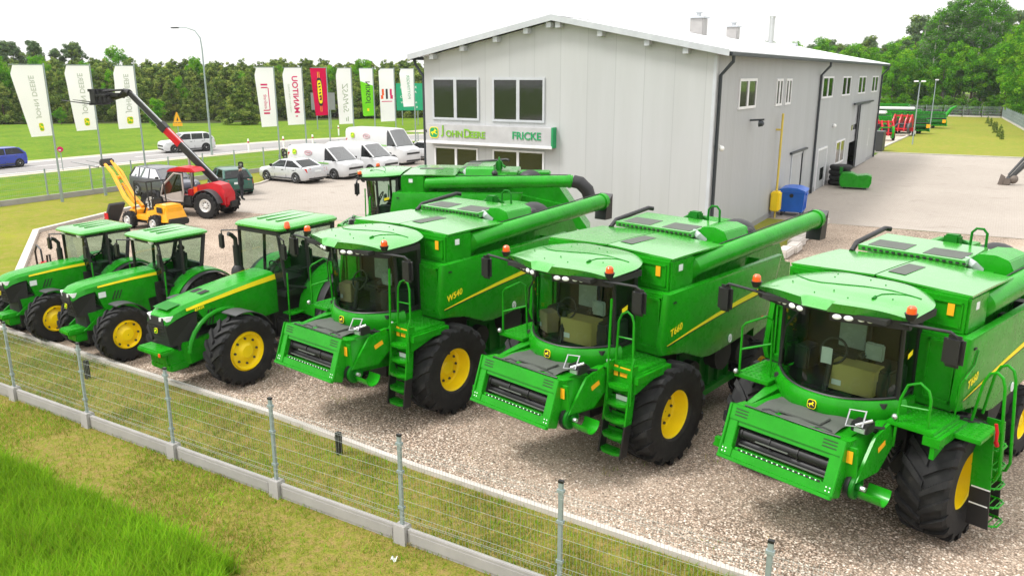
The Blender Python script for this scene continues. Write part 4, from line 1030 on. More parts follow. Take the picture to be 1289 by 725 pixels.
# ------------------------------------------------------------------ red telehandler (front towards -y)
t = thing('telehandler', 'red telehandler with its black boom raised high over the yellow loader', 'telehandler', (-32.87, 24.56, 0), face(-1, -.28))
def f(b):
    b.mat(0).loft([[(x, y, z) for x, z in ((-.12, .62), (.70, .62), (.74, 1.1), (.66, zt), (-.02, zt), (-.12, 1.1))] for y, zt in ((.95, 1.3), (1.2, 1.48), (1.9, 1.62), (2.4, 1.52), (2.58, 1.2))])
    b.box(-.10, .66, 2.42, 2.62, .5, 1.05, .1); b.box(-.55, -.1, 1.0, 2.3, .6, .95, .05); b.box(-.45, .45, -1.9, .7, .55, .85, .05); b.box(.45, .8, .68, 1.0, .6, 1.3, .05)
    b.mat(1).box(-.5, .5, -2.0, 2.3, .35, .6, .03); b.box(-.2, .4, 2.5, 2.7, .45, .75, .05); b.box(.55, .95, .2, 1.0, .55, 1.0, .05)
part('body', None, f, [M['red'], M['black_matte']], t)
part('reflector', None, lambda b: b.box(.73, .745, 1.0, 1.2, 1.05, 1.4), M['orange'], t)
def f(b):
    for (y0, y1, z0, z1) in ((-.75, -.15, .9, 2.05), (.55, .62, 1.0, 2.1)):
        for x in (.15, .92): b.tube([(x, y0, z0), (x, y1, z1)], .035, 6)
    b.tube([(.15, -.15, 2.05), (.92, -.15, 2.05), (.92, .6, 2.1), (.15, .6, 2.1)], .035, 6, closed=True)
    b.tube([(.93, -.75, .95), (.93, -.7, .6), (.93, .5, .6), (.93, .6, 1.0)], .035, 6)
part('cab_frame', None, f, M['darkgrey'], t)
part('cab_glass', None, lambda b: b.add([(.925, -.72, .98), (.925, .58, 1.0), (.92, .58, 2.08), (.92, -.15, 2.04), (.15, -.72, .98), (.15, -.15, 2.04)], [(0, 1, 2, 3), (0, 3, 5, 4)]), M['car_glass'], t, sharp=0)
part('cab_roof', None, lambda b: b.prism([(-.25, 2.06), (-.1, 2.2), (.4, 2.32), (1.1, 2.26), (1.3, 2.08)], .1, .95, 'x', .03), M['red'], t)
def f(b):
    pts = [(.98, -.05, .75), (.98, .55, .75), (.98, .62, 1.2), (.97, .6, 2.0), (.97, .2, 2.02), (.98, -.45, 1.45), (.98, -.62, .98)]
    b.tube(pts, .045, 6, closed=True); b.hexa([(.965, -.5, .72), (.995, -.5, .72), (.995, .52, .72), (.965, .52, .72), (.965, -.55, 1.0), (.995, -.55, 1.0), (.995, .52, 1.22), (.965, .52, 1.22)])
part('door', None, f, M['pale_door'] if 'pale_door' in M else M.setdefault('pale_door', plain('pale_door_panel', (.42, .37, .34), .4)), t)
def f(b):
    piv = Vector((-.28, 1.9, 1.22)); head = Vector((-.28, -2.76, 5.57)); d = head - piv
    def seg(k0, k1, w, h, m):
        a = piv + d * k0; c = piv + d * k1; n = Vector((1, 0, 0)); u = d.cross(n).normalized() * -1
        p = []
        for q in (a, c):
            p += [q - n * w - u * h, q + n * w - u * h, q + n * w + u * h, q - n * w + u * h]
        b.mat(m).hexa(p)
    seg(0, .62, .12, .145, 1); seg(.46, .61, .125, .15, 0); seg(.61, .67, .15, .18, 1); seg(.66, 1.0, .09, .105, 1); seg(.02, .98, .03, .158, 2)
    seg(-.05, .08, .18, .2, 1)
    b.mat(1).tube([tuple(head), tuple(head + Vector((0, -.25, .05))), tuple(head + Vector((0, -.45, -.15)))], .16, 8)
    b.mat(2).tube([(-.28, .2, 1.0), tuple(piv + d * .38 + Vector((0, 0, -.15)))], .06, 8)
bo = part('boom', None, f, [M['red'], M['black'], M['steel']], t)
def f(b):
    b.T = Matrix.Translation((0, -2.76 + 3.15 * .91, 0)) @ Matrix.Diagonal((1, .91, 1, 1))
    b.mat(0).box(-.85, .35, -4.9, -4.1, 5.4, 5.5, .03); b.box(-.5, .0, -4.4, -3.6, 5.38, 5.56, .04)
    for x in (-.8, -.5, -.2, .1, .3): b.box(x - .035, x + .035, -5.05, -4.75, 5.1, 5.72)
    b.box(-.9, .4, -5.08, -4.98, 5.0, 5.12); b.box(-.9, .4, -5.08, -4.98, 5.62, 5.74); b.tube([(-.28, -3.3, 5.5), (-.28, -4.2, 5.3)], .1, 8); b.tube([(-.1, -3.4, 5.7), (.1, -4.4, 5.65)], .05, 6)
    b.mat(1)
    for x in (-.62, .12):
        b.hexa([(x - .05, -7.1, 5.2), (x + .05, -7.1, 5.2), (x + .05, -5.05, 5.0), (x - .05, -5.05, 5.0), (x - .05, -7.1, 5.22), (x + .05, -7.1, 5.22), (x + .05, -5.05, 5.06), (x - .05, -5.05, 5.06)])
part('fork_carriage', None, f, [M['black'], M['darkgrey']], bo)
part('mudguard', None, lambda b: b.grid(lambda u, v: (.72 + .42 * v, 1.8 + .70 * math.cos(R_(160 - 150 * u)), .60 + .70 * math.sin(R_(160 - 150 * u))), 12, 2, thick=(0, 0, .03)), M['darkgrey'], t)
for y in (-1.1, 1.8):
    for sd in (-1, 1): wheel(t, (.96 if sd > 0 else -.62, y, .61), .61, .40, .31, sd, 'tele', [M['white'], M['darkgrey']], n_lug=16, lug=.035, dish=.25, bolts=8, hub=.08)

# ------------------------------------------------------------------ yellow compact loader
t = thing('wheel_loader', 'yellow compact wheel loader with arms and pallet forks raised, before the red telehandler', 'loader', (-31.0, 21.25, 0), face(-1, .03))
Y = M['loader_yellow']
def f(b):
    b.mat(0).hexa([(-.5, .55, .35), (.5, .55, .35), (.48, 1.95, .5), (-.48, 1.95, .5), (-.46, .5, .85), (.46, .5, .85), (.40, 1.72, 1.08), (-.40, 1.72, 1.08)])
    b.box(-.44, .44, .95, 1.80, .65, 1.16, .08); b.box(-.42, .42, -.45, .6, .42, .62, .03); b.box(-.3, .3, -1.0, -.4, .4, .8, .04)
    b.mat(1).box(-.3, .3, -1.1, 1.8, .28, .45); b.box(.47, .485, 1.25, 1.6, .85, 1.08); b.box(.47, .485, 1.1, 1.5, .55, .75); b.box(-.45, .45, 1.8, 2.1, .35, .62, .05)
part('body', None, f, [Y, M['black_matte']], t)
part('seat', None, lambda b: (b.box(-.22, .22, .15, .6, .72, .86, .04), b.box(-.22, .22, .5, .65, .8, 1.35, .04)), M['seat'], t)
part('roll_frame', None, lambda b: [b.tube(p, .03, 6) for p in ([(-.4, -.35, .6), (-.4, -.25, 2.05), (.4, -.25, 2.05), (.4, -.35, .6)], [(-.4, .7, .9), (-.4, .6, 2.05), (.4, .6, 2.05), (.4, .7, .9)], [(-.4, -.25, 2.05), (-.4, .6, 2.05)], [(.4, -.25, 2.05), (.4, .6, 2.05)])], M['black'], t)
part('canopy', None, lambda b: b.box(-.42, .42, -.26, .6, 2.05, 2.085, .012), M['black_matte'], t)
part('steering_wheel', None, lambda b: (b.tube([(0, -.4, .6), (0, -.12, 1.05)], .04, 6), b.tube([(.16 * math.cos(q), -.1 - .05 * math.sin(q), 1.07 + .12 * math.sin(q)) for q in [2 * math.pi * k / 14 for k in range(14)]], .016, 5, closed=True)), M['black'], t)
def f(b):
    for x in (-.2, .2): b.tube([(x, -.75, .85), (x, -1.35, 1.25), (x, -2.05, 2.25), (x, -2.55, 2.6)], [.1, .1, .09, .07], 6)
    b.tube([(-.2, -1.9, 2.05), (.2, -1.9, 2.05)], .08, 6); b.tube([(0, -.8, 1.1), (0, -1.5, 1.85), (0, -2.4, 2.75)], .05, 6)
    b.tube([(0, -1.0, 1.0), (0, -1.75, 1.8)], .06, 6)
ar = part('lift_arm', None, f, Y, t)
def f(b):
    b.mat(0).box(-.32, .32, -2.85, -2.65, 2.5, 2.82, .06)
    b.mat(1)
    for x in (-.35, .35): b.hexa([(x - .04, -4.95, 2.58), (x + .04, -4.95, 2.58), (x + .04, -2.85, 2.45), (x - .04, -2.85, 2.45), (x - .04, -4.95, 2.6), (x + .04, -4.95, 2.6), (x + .04, -2.85, 2.51), (x - .04, -2.85, 2.51)])
part('fork_carriage', None, f, [M['darkgrey'], M['grey']], ar)
for y in (-.65, 1.15):
    for sd in (-1, 1): wheel(t, (sd * .52, y, .38), .38, .30, .2, sd, 'lod', [M['white'], M['darkgrey']], n_lug=14, lug=.03, dish=.2, bolts=6, hub=.06)
# loose bucket standing in front of the loader
def f(b):
    b.mat(0).prism([(-.55, .02), (-.40, .0), (.26, .86), (.18, .95), (.08, .90), (-.25, .36)], -.36, .36, 'x', .02)
    b.mat(1).box(.355, .375, -.28, .0, .10, .5)
solo('loader_bucket', f, [M['darkgrey'], M['red']], 'dark grey loader bucket tipped on the ground before the yellow loader', 'bucket', (-33.35, 21.2, 0), (0, 0, face(-1, .03)), sharp=30)
# red machine behind the left tractor
t = thing('farm_implement', 'small red implement with black hoses, mostly hidden behind the tractor with the thin exhaust pipe', 'implement', (-23.9, 12.6, 0), R_(-20))
part('frame', None, lambda b: (b.box(-.5, .5, -.2, .2, .5, .7, .04), b.box(-.2, .2, .0, .3, .7, 1.05, .06)), M['red'], t)
part('hose', None, lambda b: [b.tube(p, .03, 6) for p in ([(-.4, 0, .6), (-.45, 0, 1.3), (-.35, .05, 1.5), (-.1, .1, 1.4), (0, .1, .9)], [(.1, .2, .9), (.15, .2, 1.25), (.3, .25, 1.3), (.35, .25, .6)])], M['black'], t)
for sd in (-1, 1): wheel(t, (sd * .75, .2, .36), .36, .22, .2, sd, 'impl', [M['red'], M['darkgrey']], dish=.2, bolts=5, hub=.05, plaintyre=True)

# ------------------------------------------------------------------ man beside the dark green hatchback (seen from behind)
def person(loc, rz):
    J = {'hip': (0, 0, .92), 'belly': (0, -.01, 1.08), 'chest': (0, -.015, 1.30), 'neck': (0, -.01, 1.48), 'head0': (0, -.03, 1.58), 'head1': (0, -.035, 1.70),
         'shl': (-.17, -.01, 1.42), 'shr': (.17, -.01, 1.42), 'ell': (-.29, -.06, 1.18), 'elr': (.27, .0, 1.16), 'wrl': (-.34, -.28, 1.12), 'wrr': (.30, -.08, .92),
         'hpl': (-.09, 0, .88), 'hpr': (.09, 0, .88), 'knl': (-.12, -.03, .49), 'knr': (.14, -.05, .49), 'anl': (-.13, .03, .09), 'anr': (.18, .0, .09), 'tol': (-.14, -.13, .04), 'tor': (.21, -.16, .04)}
    Rr = {'hip': .15, 'belly': .145, 'chest': .165, 'neck': .06, 'head0': .085, 'head1': .085, 'shl': .085, 'shr': .085, 'ell': .055, 'elr': .055, 'wrl': .04, 'wrr': .04, 'hpl': .105, 'hpr': .105, 'knl': .07, 'knr': .07, 'anl': .055, 'anr': .055, 'tol': .05, 'tor': .05}
    E = [('hip', 'belly'), ('belly', 'chest'), ('chest', 'neck'), ('neck', 'head0'), ('head0', 'head1'), ('chest', 'shl'), ('chest', 'shr'), ('shl', 'ell'), ('shr', 'elr'), ('ell', 'wrl'), ('elr', 'wrr'), ('hip', 'hpl'), ('hip', 'hpr'), ('hpl', 'knl'), ('hpr', 'knr'), ('knl', 'anl'), ('knr', 'anr'), ('anl', 'tol'), ('anr', 'tor')]
    def hand(pfx, w, d, curl):
        w = Vector(w); d = Vector(d).normalized(); sidev = d.cross(Vector((0, 0, 1))).normalized(); up = sidev.cross(d)
        J[pfx + 'p'] = tuple(w + d * .06); Rr[pfx + 'p'] = .034; E.append(('wrl' if pfx == 'L' else 'wrr', pfx + 'p'))
        for k, (o, ln) in enumerate(((-.03, .065), (-.01, .08), (.01, .085), (.03, .075))):
            a = w + d * .09 + sidev * o; m = a + d * ln * .5 - up * .012 * curl; e = m + d * ln * .35 - up * .03 * curl
            for n, p in (('a', a), ('b', m), ('c', e)): J['%s%d%s' % (pfx, k, n)] = tuple(p); Rr['%s%d%s' % (pfx, k, n)] = .009
            E.extend([(pfx + 'p', '%s%da' % (pfx, k)), ('%s%da' % (pfx, k), '%s%db' % (pfx, k)), ('%s%db' % (pfx, k), '%s%dc' % (pfx, k))])
        a = w + d * .04 + sidev * (.035 if pfx == 'L' else -.035); e = a + d * .05 + sidev * (.02 if pfx == 'L' else -.02)
        J[pfx + 'ta'] = tuple(a); J[pfx + 'tb'] = tuple(e); Rr[pfx + 'ta'] = .012; Rr[pfx + 'tb'] = .010
        E.extend([(pfx + 'p', pfx + 'ta'), (pfx + 'ta', pfx + 'tb')])
    hand('L', J['wrl'], (-.05, -1, -.1), 1); hand('R', J['wrr'], (.02, -.25, -1), .6)
    names = list(J); idx = {n: i for i, n in enumerate(names)}
    me = bpy.data.meshes.new('person'); me.from_pydata([J[n] for n in names], [(idx[a], idx[c]) for a, c in E], [])
    o = bpy.data.objects.new('person', me); COL.objects.link(o)
    md = o.modifiers.new('skin', 'SKIN')
    for i, n in enumerate(names):
        sv = me.skin_vertices[0].data[i]; sv.radius = (Rr[n], Rr[n] * (.75 if n in ('hip', 'belly', 'chest') else 1)); sv.use_root = (n == 'hip')
    sb = o.modifiers.new('sub', 'SUBSURF'); sb.levels = 1; sb.render_levels = 2
    dg = bpy.context.evaluated_depsgraph_get(); m2 = bpy.data.meshes.new_from_object(o.evaluated_get(dg)); o.modifiers.clear(); o.data = m2
    for q, m in enumerate((M['dark_cloth'], M['skin'], M['dark_trousers'], M['black'])): m2.materials.append(m)
    for p in m2.polygons:
        c = p.center
        far = abs(c.x) > .3 and c.y < -.30 or (c.x > .27 and c.z < .90 and c.z > .6)
        p.material_index = 1 if c.z > 1.50 or far else 0 if c.z > .93 else 3 if c.z < .12 else 2
        p.use_smooth = True
    o.location = loc; o.rotation_euler = (0, 0, rz)
    h = part('hair', None, lambda b: b.sphere((0, -.015, 1.70), .098, 14, 10, (.95, 1.05, .85)), M['hair'], o)
    part('face_feature', None, lambda b: (b.sphere((0, -.135, 1.655), .016, 8, 6, (1, 1, 1.4)), [b.sphere((sd * .033, -.117, 1.675), .011, 8, 6) for sd in (-1, 1)], [b.sphere((sd * .088, -.03, 1.66), .022, 8, 6, (.4, .8, 1.3)) for sd in (-1, 1)]), M['skin'], o)
    part('jacket', None, lambda b: b.loft([[(hx * math.cos(q), -.01 + hy * math.sin(q), z) for q in [2 * math.pi * k / 20 for k in range(20)]] for hx, hy, z in ((.20, .15, .80), (.205, .155, .95), (.195, .15, 1.1), (.215, .155, 1.28), (.20, .13, 1.40), (.10, .085, 1.47))], cap=False), M['dark_cloth'], o, sharp=60)
    return o
M['dark_cloth'] = plain('dark_jacket_cloth', (.012, .013, .016), .85); M['skin'] = plain('skin', (.48, .27, .19), .5)
M['dark_trousers'] = plain('dark_trousers_cloth', (.014, .015, .02), .85); M['hair'] = plain('dark_hair', (.03, .02, .014), .7)
tag(person((-33.95, 28.75, .012), R_(150)), 'person in dark jacket and trousers standing at the rear of the dark green hatchback', 'person')
# ------------------------------------------------------------------ the dealer's hall
def panel_wall(name, col, axis, pitch=1.15, ribs=False):
    m, nt, bs = nm(name); co = worldco(nt)
    sx = N(nt, 'ShaderNodeSeparateXYZ'); nt.links.new(co, sx.inputs[0])
    d = N(nt, 'ShaderNodeMath', operation='DIVIDE'); nt.links.new(sx.outputs[axis], d.inputs[0]); d.inputs[1].default_value = pitch
    fr = N(nt, 'ShaderNodeMath', operation='FRACT'); nt.links.new(d.outputs[0], fr.inputs[0])
    seam = ramp(nt, fr.outputs[0], [(0, (0, 0, 0)), (.006, (0, 0, 0)), (.016, (1, 1, 1)), (.984, (1, 1, 1)), (.994, (0, 0, 0)), (1, (0, 0, 0))])
    fl = N(nt, 'ShaderNodeMath', operation='FLOOR'); nt.links.new(d.outputs[0], fl.inputs[0])
    wn = N(nt, 'ShaderNodeTexWhiteNoise', noise_dimensions='1D'); nt.links.new(fl.outputs[0], wn.inputs['W'])
    base = ramp(nt, wn.outputs['Value'], [(0, tuple(c * .965 for c in col)), (1, tuple(c * 1.02 for c in col))])
    mp = N(nt, 'ShaderNodeMapping'); mp.inputs['Scale'].default_value = (1.3, 1.3, .12); nt.links.new(co, mp.inputs[0])
    st = ramp(nt, noise(nt, 1.2, 5, .65, mp.outputs[0]), [(.3, (.93, .93, .92)), (.65, (1, 1, 1))])
    c = mixc(nt, 1.0, base, st, 'MULTIPLY')
    if ribs:
        d2 = N(nt, 'ShaderNodeMath', operation='MULTIPLY'); nt.links.new(sx.outputs[axis], d2.inputs[0]); d2.inputs[1].default_value = 5.0
        f2 = N(nt, 'ShaderNodeMath', operation='FRACT'); nt.links.new(d2.outputs[0], f2.inputs[0])
        c = mixc(nt, 1.0, c, ramp(nt, f2.outputs[0], [(0, (.90, .90, .90)), (.12, (1, 1, 1)), (.6, (1, 1, 1)), (.72, (.94, .94, .94)), (1, (.94, .94, .94))]), 'MULTIPLY')
    low = N(nt, 'ShaderNodeMapRange'); low.inputs[1].default_value = .0; low.inputs[2].default_value = 1.1; nt.links.new(sx.outputs[2], low.inputs[0])
    dirt = ramp(nt, low.outputs[0], [(0, (.80, .78, .74)), (.35, (.93, .92, .90)), (1, (1, 1, 1))])
    c = mixc(nt, noise(nt, 1.7, 4, .7, co), c, mixc(nt, 1.0, c, dirt, 'MULTIPLY'))
    nt.links.new(mixc(nt, seam, tuple(x * .80 for x in col), c), bs.inputs['Base Color'])
    nt.links.new(bump(nt, seam, .2, .006), bs.inputs['Normal'])
    bs.inputs['Roughness'].default_value = .5; bs.inputs['Specular IOR Level'].default_value = .35
    return m
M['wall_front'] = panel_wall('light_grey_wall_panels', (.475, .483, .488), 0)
M['wall_side'] = panel_wall('shaded_grey_side_panels', (.405, .418, .435), 1, 1.15, True)  # same cladding as the front, with the side's shade put into a darker colour
M['roof_sheet'] = plain('pale_roof_sheet', (.72, .73, .74), .45)
M['win_dark'] = plain('dark_window_glass', (.012, .014, .013), .03); M['win_dark'].node_tree.nodes['Principled BSDF'].inputs['Specular IOR Level'].default_value = .9
M['win_frame'] = plain('white_window_frame', (.72, .72, .74), .4)
M['frame_grey'] = plain('grey_window_frame', (.48, .5, .53), .4)
M['gutter'] = plain('dark_gutter', (.03, .038, .045), .45)
M['sign_grey'] = plain('sign_board_grey', (.46, .46, .47), .45)
M['jd_green'] = plain('lettering_green', (.20, .45, .02), .5); M['fr_green'] = plain('lettering_dark_green', (.01, .30, .10), .5)
X0, X1, Y0, Y1, EZ, RX, RZ = -21.5, -8.85, 28.4, 70.6, 7.12, -15.18, 8.38
hall = thing('dealer_hall', 'large light grey hall with pitched roof and dealer sign across its front', 'building', (0, 0, 0))
DY0, DY1, DZ = 58.4, 62.9, 4.46
def f(b):
    gab = [(X0, 0), (X1, 0), (X1, EZ), (RX, RZ), (X0, EZ)]
    b.mat(0).prism(gab, Y0, Y0 + .2, 'y'); b.prism(gab, Y1 - .2, Y1, 'y')
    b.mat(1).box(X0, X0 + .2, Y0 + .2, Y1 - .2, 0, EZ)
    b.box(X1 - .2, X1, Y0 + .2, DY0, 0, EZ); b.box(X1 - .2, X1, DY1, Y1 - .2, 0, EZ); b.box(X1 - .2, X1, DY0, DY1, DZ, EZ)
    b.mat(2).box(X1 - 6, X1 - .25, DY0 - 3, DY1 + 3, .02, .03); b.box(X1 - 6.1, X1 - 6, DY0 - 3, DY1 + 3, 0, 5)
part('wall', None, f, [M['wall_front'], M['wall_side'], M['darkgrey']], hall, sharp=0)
def roof_side(b, xe):
    n = 280; 
    sl = (RZ - EZ) / (X1 - RX)
    ya, yb = Y0 - .35, Y1 + .3
    vs = []
    for i in range(n + 1):
        y = ya + (yb - ya) * i / n; dz = .03 * (i % 2)
        ze = RZ + .16 - sl * abs(xe - RX)
        vs += [(RX, y, RZ + .16 + dz), (xe, y, ze + dz), (xe, y, ze - .05 + dz), (RX, y, RZ + .06)]
    fs = []
    for i in range(n):
        a = 4 * i; c = a + 4
        fs += [(a, a + 1, c + 1, c), (a + 1, a + 2, c + 2, c + 1), (a + 2, a + 3, c + 3, c + 2)]
    fs += [(0, 1, 2, 3), (4 * n, 4 * n + 1, 4 * n + 2, 4 * n + 3)]
    b.add(vs, fs)
rf = part('roof', None, lambda b: roof_side(b, X1 + .5), M['roof_sheet'], hall, sharp=0)
rf2 = part('roof', None, lambda b: roof_side(b, X0 - .55), M['roof_sheet'], hall, sharp=0)
part('ridge_cap', None, lambda b: b.prism([(RX - .25, RZ + .16), (RX, RZ + .24), (RX + .25, RZ + .16), (RX, RZ + .2)], Y0 - .36, Y1 + .3, 'y'), M['roof_sheet'], rf)
sl = (RZ - EZ) / (X1 - RX)
def verge(b, xe):
    z = RZ + .18; ze = z - sl * abs(xe - RX)
    b.hexa([(RX, Y0 - .39, z - .19), (xe, Y0 - .39, ze - .19), (xe, Y0 - .35, ze - .19), (RX, Y0 - .35, z - .19), (RX, Y0 - .39, z + .03), (xe, Y0 - .39, ze + .03), (xe, Y0 - .35, ze + .03), (RX, Y0 - .35, z + .03)])
part('verge_trim', None, lambda b: verge(b, X1 + .52), M['frame_grey'], rf)
part('verge_trim', None, lambda b: verge(b, X0 - .57), M['frame_grey'], rf2)
for x in (-20.9, -19.35, -17.75, -16.35, -15.35, -14.95, -13.2, -11.35, -9.9):
    z = RZ - sl * abs(x - RX)
    part('purlin_end', 'purlin', lambda b: b.box(-.10, .10, -.30, -.004, -.20, .0), M['frame_grey'], hall, loc=(x, Y0, z - .02))
# gutters and downpipes
part('gutter', None, lambda b: b.box(X1 + .44, X1 + .58, Y0 - .2, Y1 + .3, EZ - .10, EZ + .03, .02), M['gutter'], hall)
part('gutter', None, lambda b: b.box(X0 - .62, X0 - .48, Y0 - .2, Y1 + .3, EZ - .12, EZ + .01, .02), M['gutter'], hall)
for y in (Y0 + .25, 46.5, Y1 - .15):
    part('downpipe', 'dpipe', lambda b: b.tube([(.5, 0, EZ - .08), (.5, 0, EZ - .28), (.09, 0, EZ - .75), (.09, 0, .05)], .065, 8), M['gutter'], hall, loc=(X1, y, 0))
part('downpipe', None, lambda b: b.tube([(-.55, 0, EZ - .1), (-.5, 0, EZ - .3), (-.10, .02, EZ - .8), (-.1, .02, .05)], .06, 8), M['gutter'], hall, loc=(X0, Y0 + .05, 0))
part('corner_trim', None, lambda b: b.box(X1 - .10, X1 + .012, Y0 - .012, Y0 + .12, 0, EZ - .1), M['frame_grey'], hall)
part('plinth', None, lambda b: (b.box(X1 - .05, X1 + .02, Y0 + .2, DY0, .0, .25), b.box(X1 - .05, X1 + .02, DY1, Y1, .0, .25)), M['grey'], hall)
def front_window(xa, xb, za, zb, fm, fw=.09):
    xm = (xa + xb) / 2
    p = part('window', None, lambda b: (b.box(xa, xb, Y0 - .05, Y0 + .01, za, za + fw), b.box(xa, xb, Y0 - .05, Y0 + .01, zb - fw, zb), b.box(xa, xa + fw, Y0 - .05, Y0 + .01, za + fw, zb - fw), b.box(xb - fw, xb, Y0 - .05, Y0 + .01, za + fw, zb - fw), b.box(xm - fw * .8, xm + fw * .8, Y0 - .05, Y0 + .01, za + fw, zb - fw)), fm, hall, sharp=0)
    for a, c in ((xa + fw, xm - fw * .8), (xm + fw * .8, xb - fw)): part('pane', None, lambda b: b.box(a, c, Y0 - .02, Y0 - .004, za + fw, zb - fw), M['win_dark'], p, sharp=0)
    return p
front_window(-21.08, -18.70, 4.55, 6.28, M['frame_grey']); front_window(-18.05, -15.62, 4.55, 6.28, M['frame_grey'])
front_window(-21.02, -18.78, 1.0, 3.42, M['win_frame'], .07); front_window(-18.05, -15.62, .1, 3.42, M['win_frame'], .07)
def side_window(ya, yb, za, zb, twin=True, lit=None):
    fw = .10
    ym = (ya + yb) / 2
    p = part('window', None, lambda b: (b.box(X1 - .01, X1 + .05, ya, yb, za, za + fw), b.box(X1 - .01, X1 + .05, ya, yb, zb - fw, zb), b.box(X1 - .01, X1 + .05, ya, ya + fw, za + fw, zb - fw), b.box(X1 - .01, X1 + .05, yb - fw, yb, za + fw, zb - fw), b.box(X1 - .01, X1 + .05, ym - fw, ym + fw, za + fw, zb - fw)), M['win_frame'], hall, sharp=0)
    for a, c in ((ya + fw, ym - fw), (ym + fw, yb - fw)): part('pane', None, lambda b: b.box(X1 + .004, X1 + .02, a, c, za + fw, zb - fw), M['win_dark'], p, sharp=0)
side_window(31.3, 33.75, 5.1, 6.25); side_window(37.1, 38.2, 5.05, 6.22); side_window(38.85, 39.95, 5.05, 6.22)
for ya, yb in ((47.4, 50.5), (53.5, 56.5), (59.6, 62.8), (65.8, 68.9)): side_window(ya, yb, 5.12, 6.3)
side_window(53.4, 56.5, .95, 2.4); side_window(64.6, 66.8, 1.2, 2.5)
def side_door(ya, yb, zt, name='door'):
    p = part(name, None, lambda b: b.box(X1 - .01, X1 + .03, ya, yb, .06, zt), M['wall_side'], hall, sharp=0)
    part('door_frame', None, lambda b: (b.box(X1 - .01, X1 + .06, ya - .1, ya, .02, zt + .1), b.box(X1 - .01, X1 + .06, yb, yb + .1, .02, zt + .1), b.box(X1 - .01, X1 + .06, ya, yb, zt, zt + .1)), M['win_frame'] if name == 'door' else M['frame_grey'], p, sharp=0)
    return p
d = side_door(47.9, 50.4, 2.25); part('pane', None, lambda b: b.box(X1 + .03, X1 + .04, 48.9, 49.9, .5, 1.2), M['win_dark'], d, sharp=0)
side_door(41.4, 43.6, 2.5, 'gate'); part('gate_rail', None, lambda b: (b.box(X1, X1 + .12, 40.9, 44.6, 2.62, 2.72), b.box(X1 + .03, X1 + .08, 43.6, 43.72, .1, 2.6)), M['gutter'], hall, sharp=0)
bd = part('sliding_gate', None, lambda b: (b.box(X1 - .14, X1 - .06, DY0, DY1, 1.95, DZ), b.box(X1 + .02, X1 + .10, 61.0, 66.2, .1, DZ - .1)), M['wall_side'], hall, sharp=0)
part('gate_rail', None, lambda b: (b.box(X1 + .1, X1 + .22, DY0 - .4, 66.4, DZ, DZ + .12), b.box(X1 + .1, X1 + .15, 60.9, 61.0, .1, DZ)), M['gutter'], bd, sharp=0)
for y in (59.1, 59.9, 60.5): part('pane', None, lambda b: b.box(X1 - .06, X1 - .05, y, y + .45, 2.75, 3.1), M['win_dark'], bd, sharp=0)
part('wall_lamp', None, lambda b: (b.tube([(X1, 33.2, 4.62), (X1 + .55, 33.3, 4.66)], .04, 6), b.lathe([(0, .14), (.16, .10), (.2, .04)], 'x', 12, (X1 + .35, 33.3, 4.5))), M['gutter'], hall)
part('camera_dome', None, lambda b: (b.box(X1, X1 + .2, 28.75, 28.9, 3.85, 3.95), b.sphere((X1 + .24, 28.82, 3.84), .1, 10, 8)), M['white'], hall)
part('camera_dome', None, lambda b: b.sphere((X1 + .1, 51.7, 3.45), .12, 10, 8), M['white'], hall)
part('camera_dome', None, lambda b: (b.box(X0 + .2, X0 + .3, Y0 - .12, Y0, 4.02, 4.14), b.sphere((X0 + .25, Y0 - .16, 4.06), .1, 10, 8)), M['black'], hall)
# sign across the front
sg = part('sign_board', None, lambda b: b.box(-21.22, -15.15, Y0 - .30, Y0 - .002, 3.62, 4.38, .02), M['sign_grey'], hall)
part('sign_trim', None, lambda b: b.box(-21.26, -15.11, Y0 - .34, Y0 - .30, 3.56, 3.68, .01), M['win_frame'], sg)
part('sign_trim', None, lambda b: b.box(-15.15, -15.09, Y0 - .32, Y0 - .002, 3.6, 4.40), M['fr_green'], sg)
def sign_text(b):
    x = -20.42
    for s, size, adv in (('J', .50, .21), ('OHN', .37, .86), ('D', .50, .30), ('EERE', .37, .9)):
        vs, fs = text_geo(s, size, .012, 0, 1.0, 'LEFT', .008)
        dz = min(v.z if False else v.y for v in vs)
        b.add(vs, fs, T=frame_T((x, Y0 - .314, 3.86 - dz), (1, 0, 0), (0, -1, 0)))
        x += adv + (.04 if s == 'OHN' else 0)
part('lettering', None, sign_text, M['jd_green'], sg, sharp=0)
def sign_text2(b):
    vs, fs = text_geo('FRICKE', .42, .012, 0, 1.0, 'CENTER', .006); b.add(vs, fs, T=frame_T((-16.28, Y0 - .314, 4.02), (1, 0, 0), (0, -1, 0)))
part('lettering', None, sign_text2, M['fr_green'], sg, sharp=0)
part('emblem', None, lambda b: emblem_geo(b, .46, frame_T((-20.82, Y0 - .31, 4.02), (1, 0, 0), (0, -1, 0))), [M['decal_yellow'], M['fr_green'], M['decal_yellow']], sg, sharp=0)
for y, k in ((43.99, 1.0), (50.55, .85)):
    ch = part('chimney', None, lambda b: (b.box(RX - .0, RX + .55 * k + .15, y - .4 * k, y + .4 * k, RZ - .1, RZ + .92 * k, .02)), M['pale_brick'] if 'pale_brick' in M else M.setdefault('pale_brick', plain('pale_render', (.36, .345, .34), .8)), hall)
    part('chimney_cap', None, lambda b: (b.box(RX - .08, RX + .63 * k + .15, y - .48 * k, y + .48 * k, RZ + .92 * k, RZ + 1.0 * k)), M['frame_grey'], ch)
    part('chimney_pot', None, lambda b: (b.cyl((RX + .33, y, RZ + .98 * k), (RX + .33, y, RZ + 1.2 * k), .12, 12), b.box(RX + .18, RX + .48, y - .15, y + .15, RZ + 1.2 * k, RZ + 1.26 * k)), M['frame_grey'], ch)
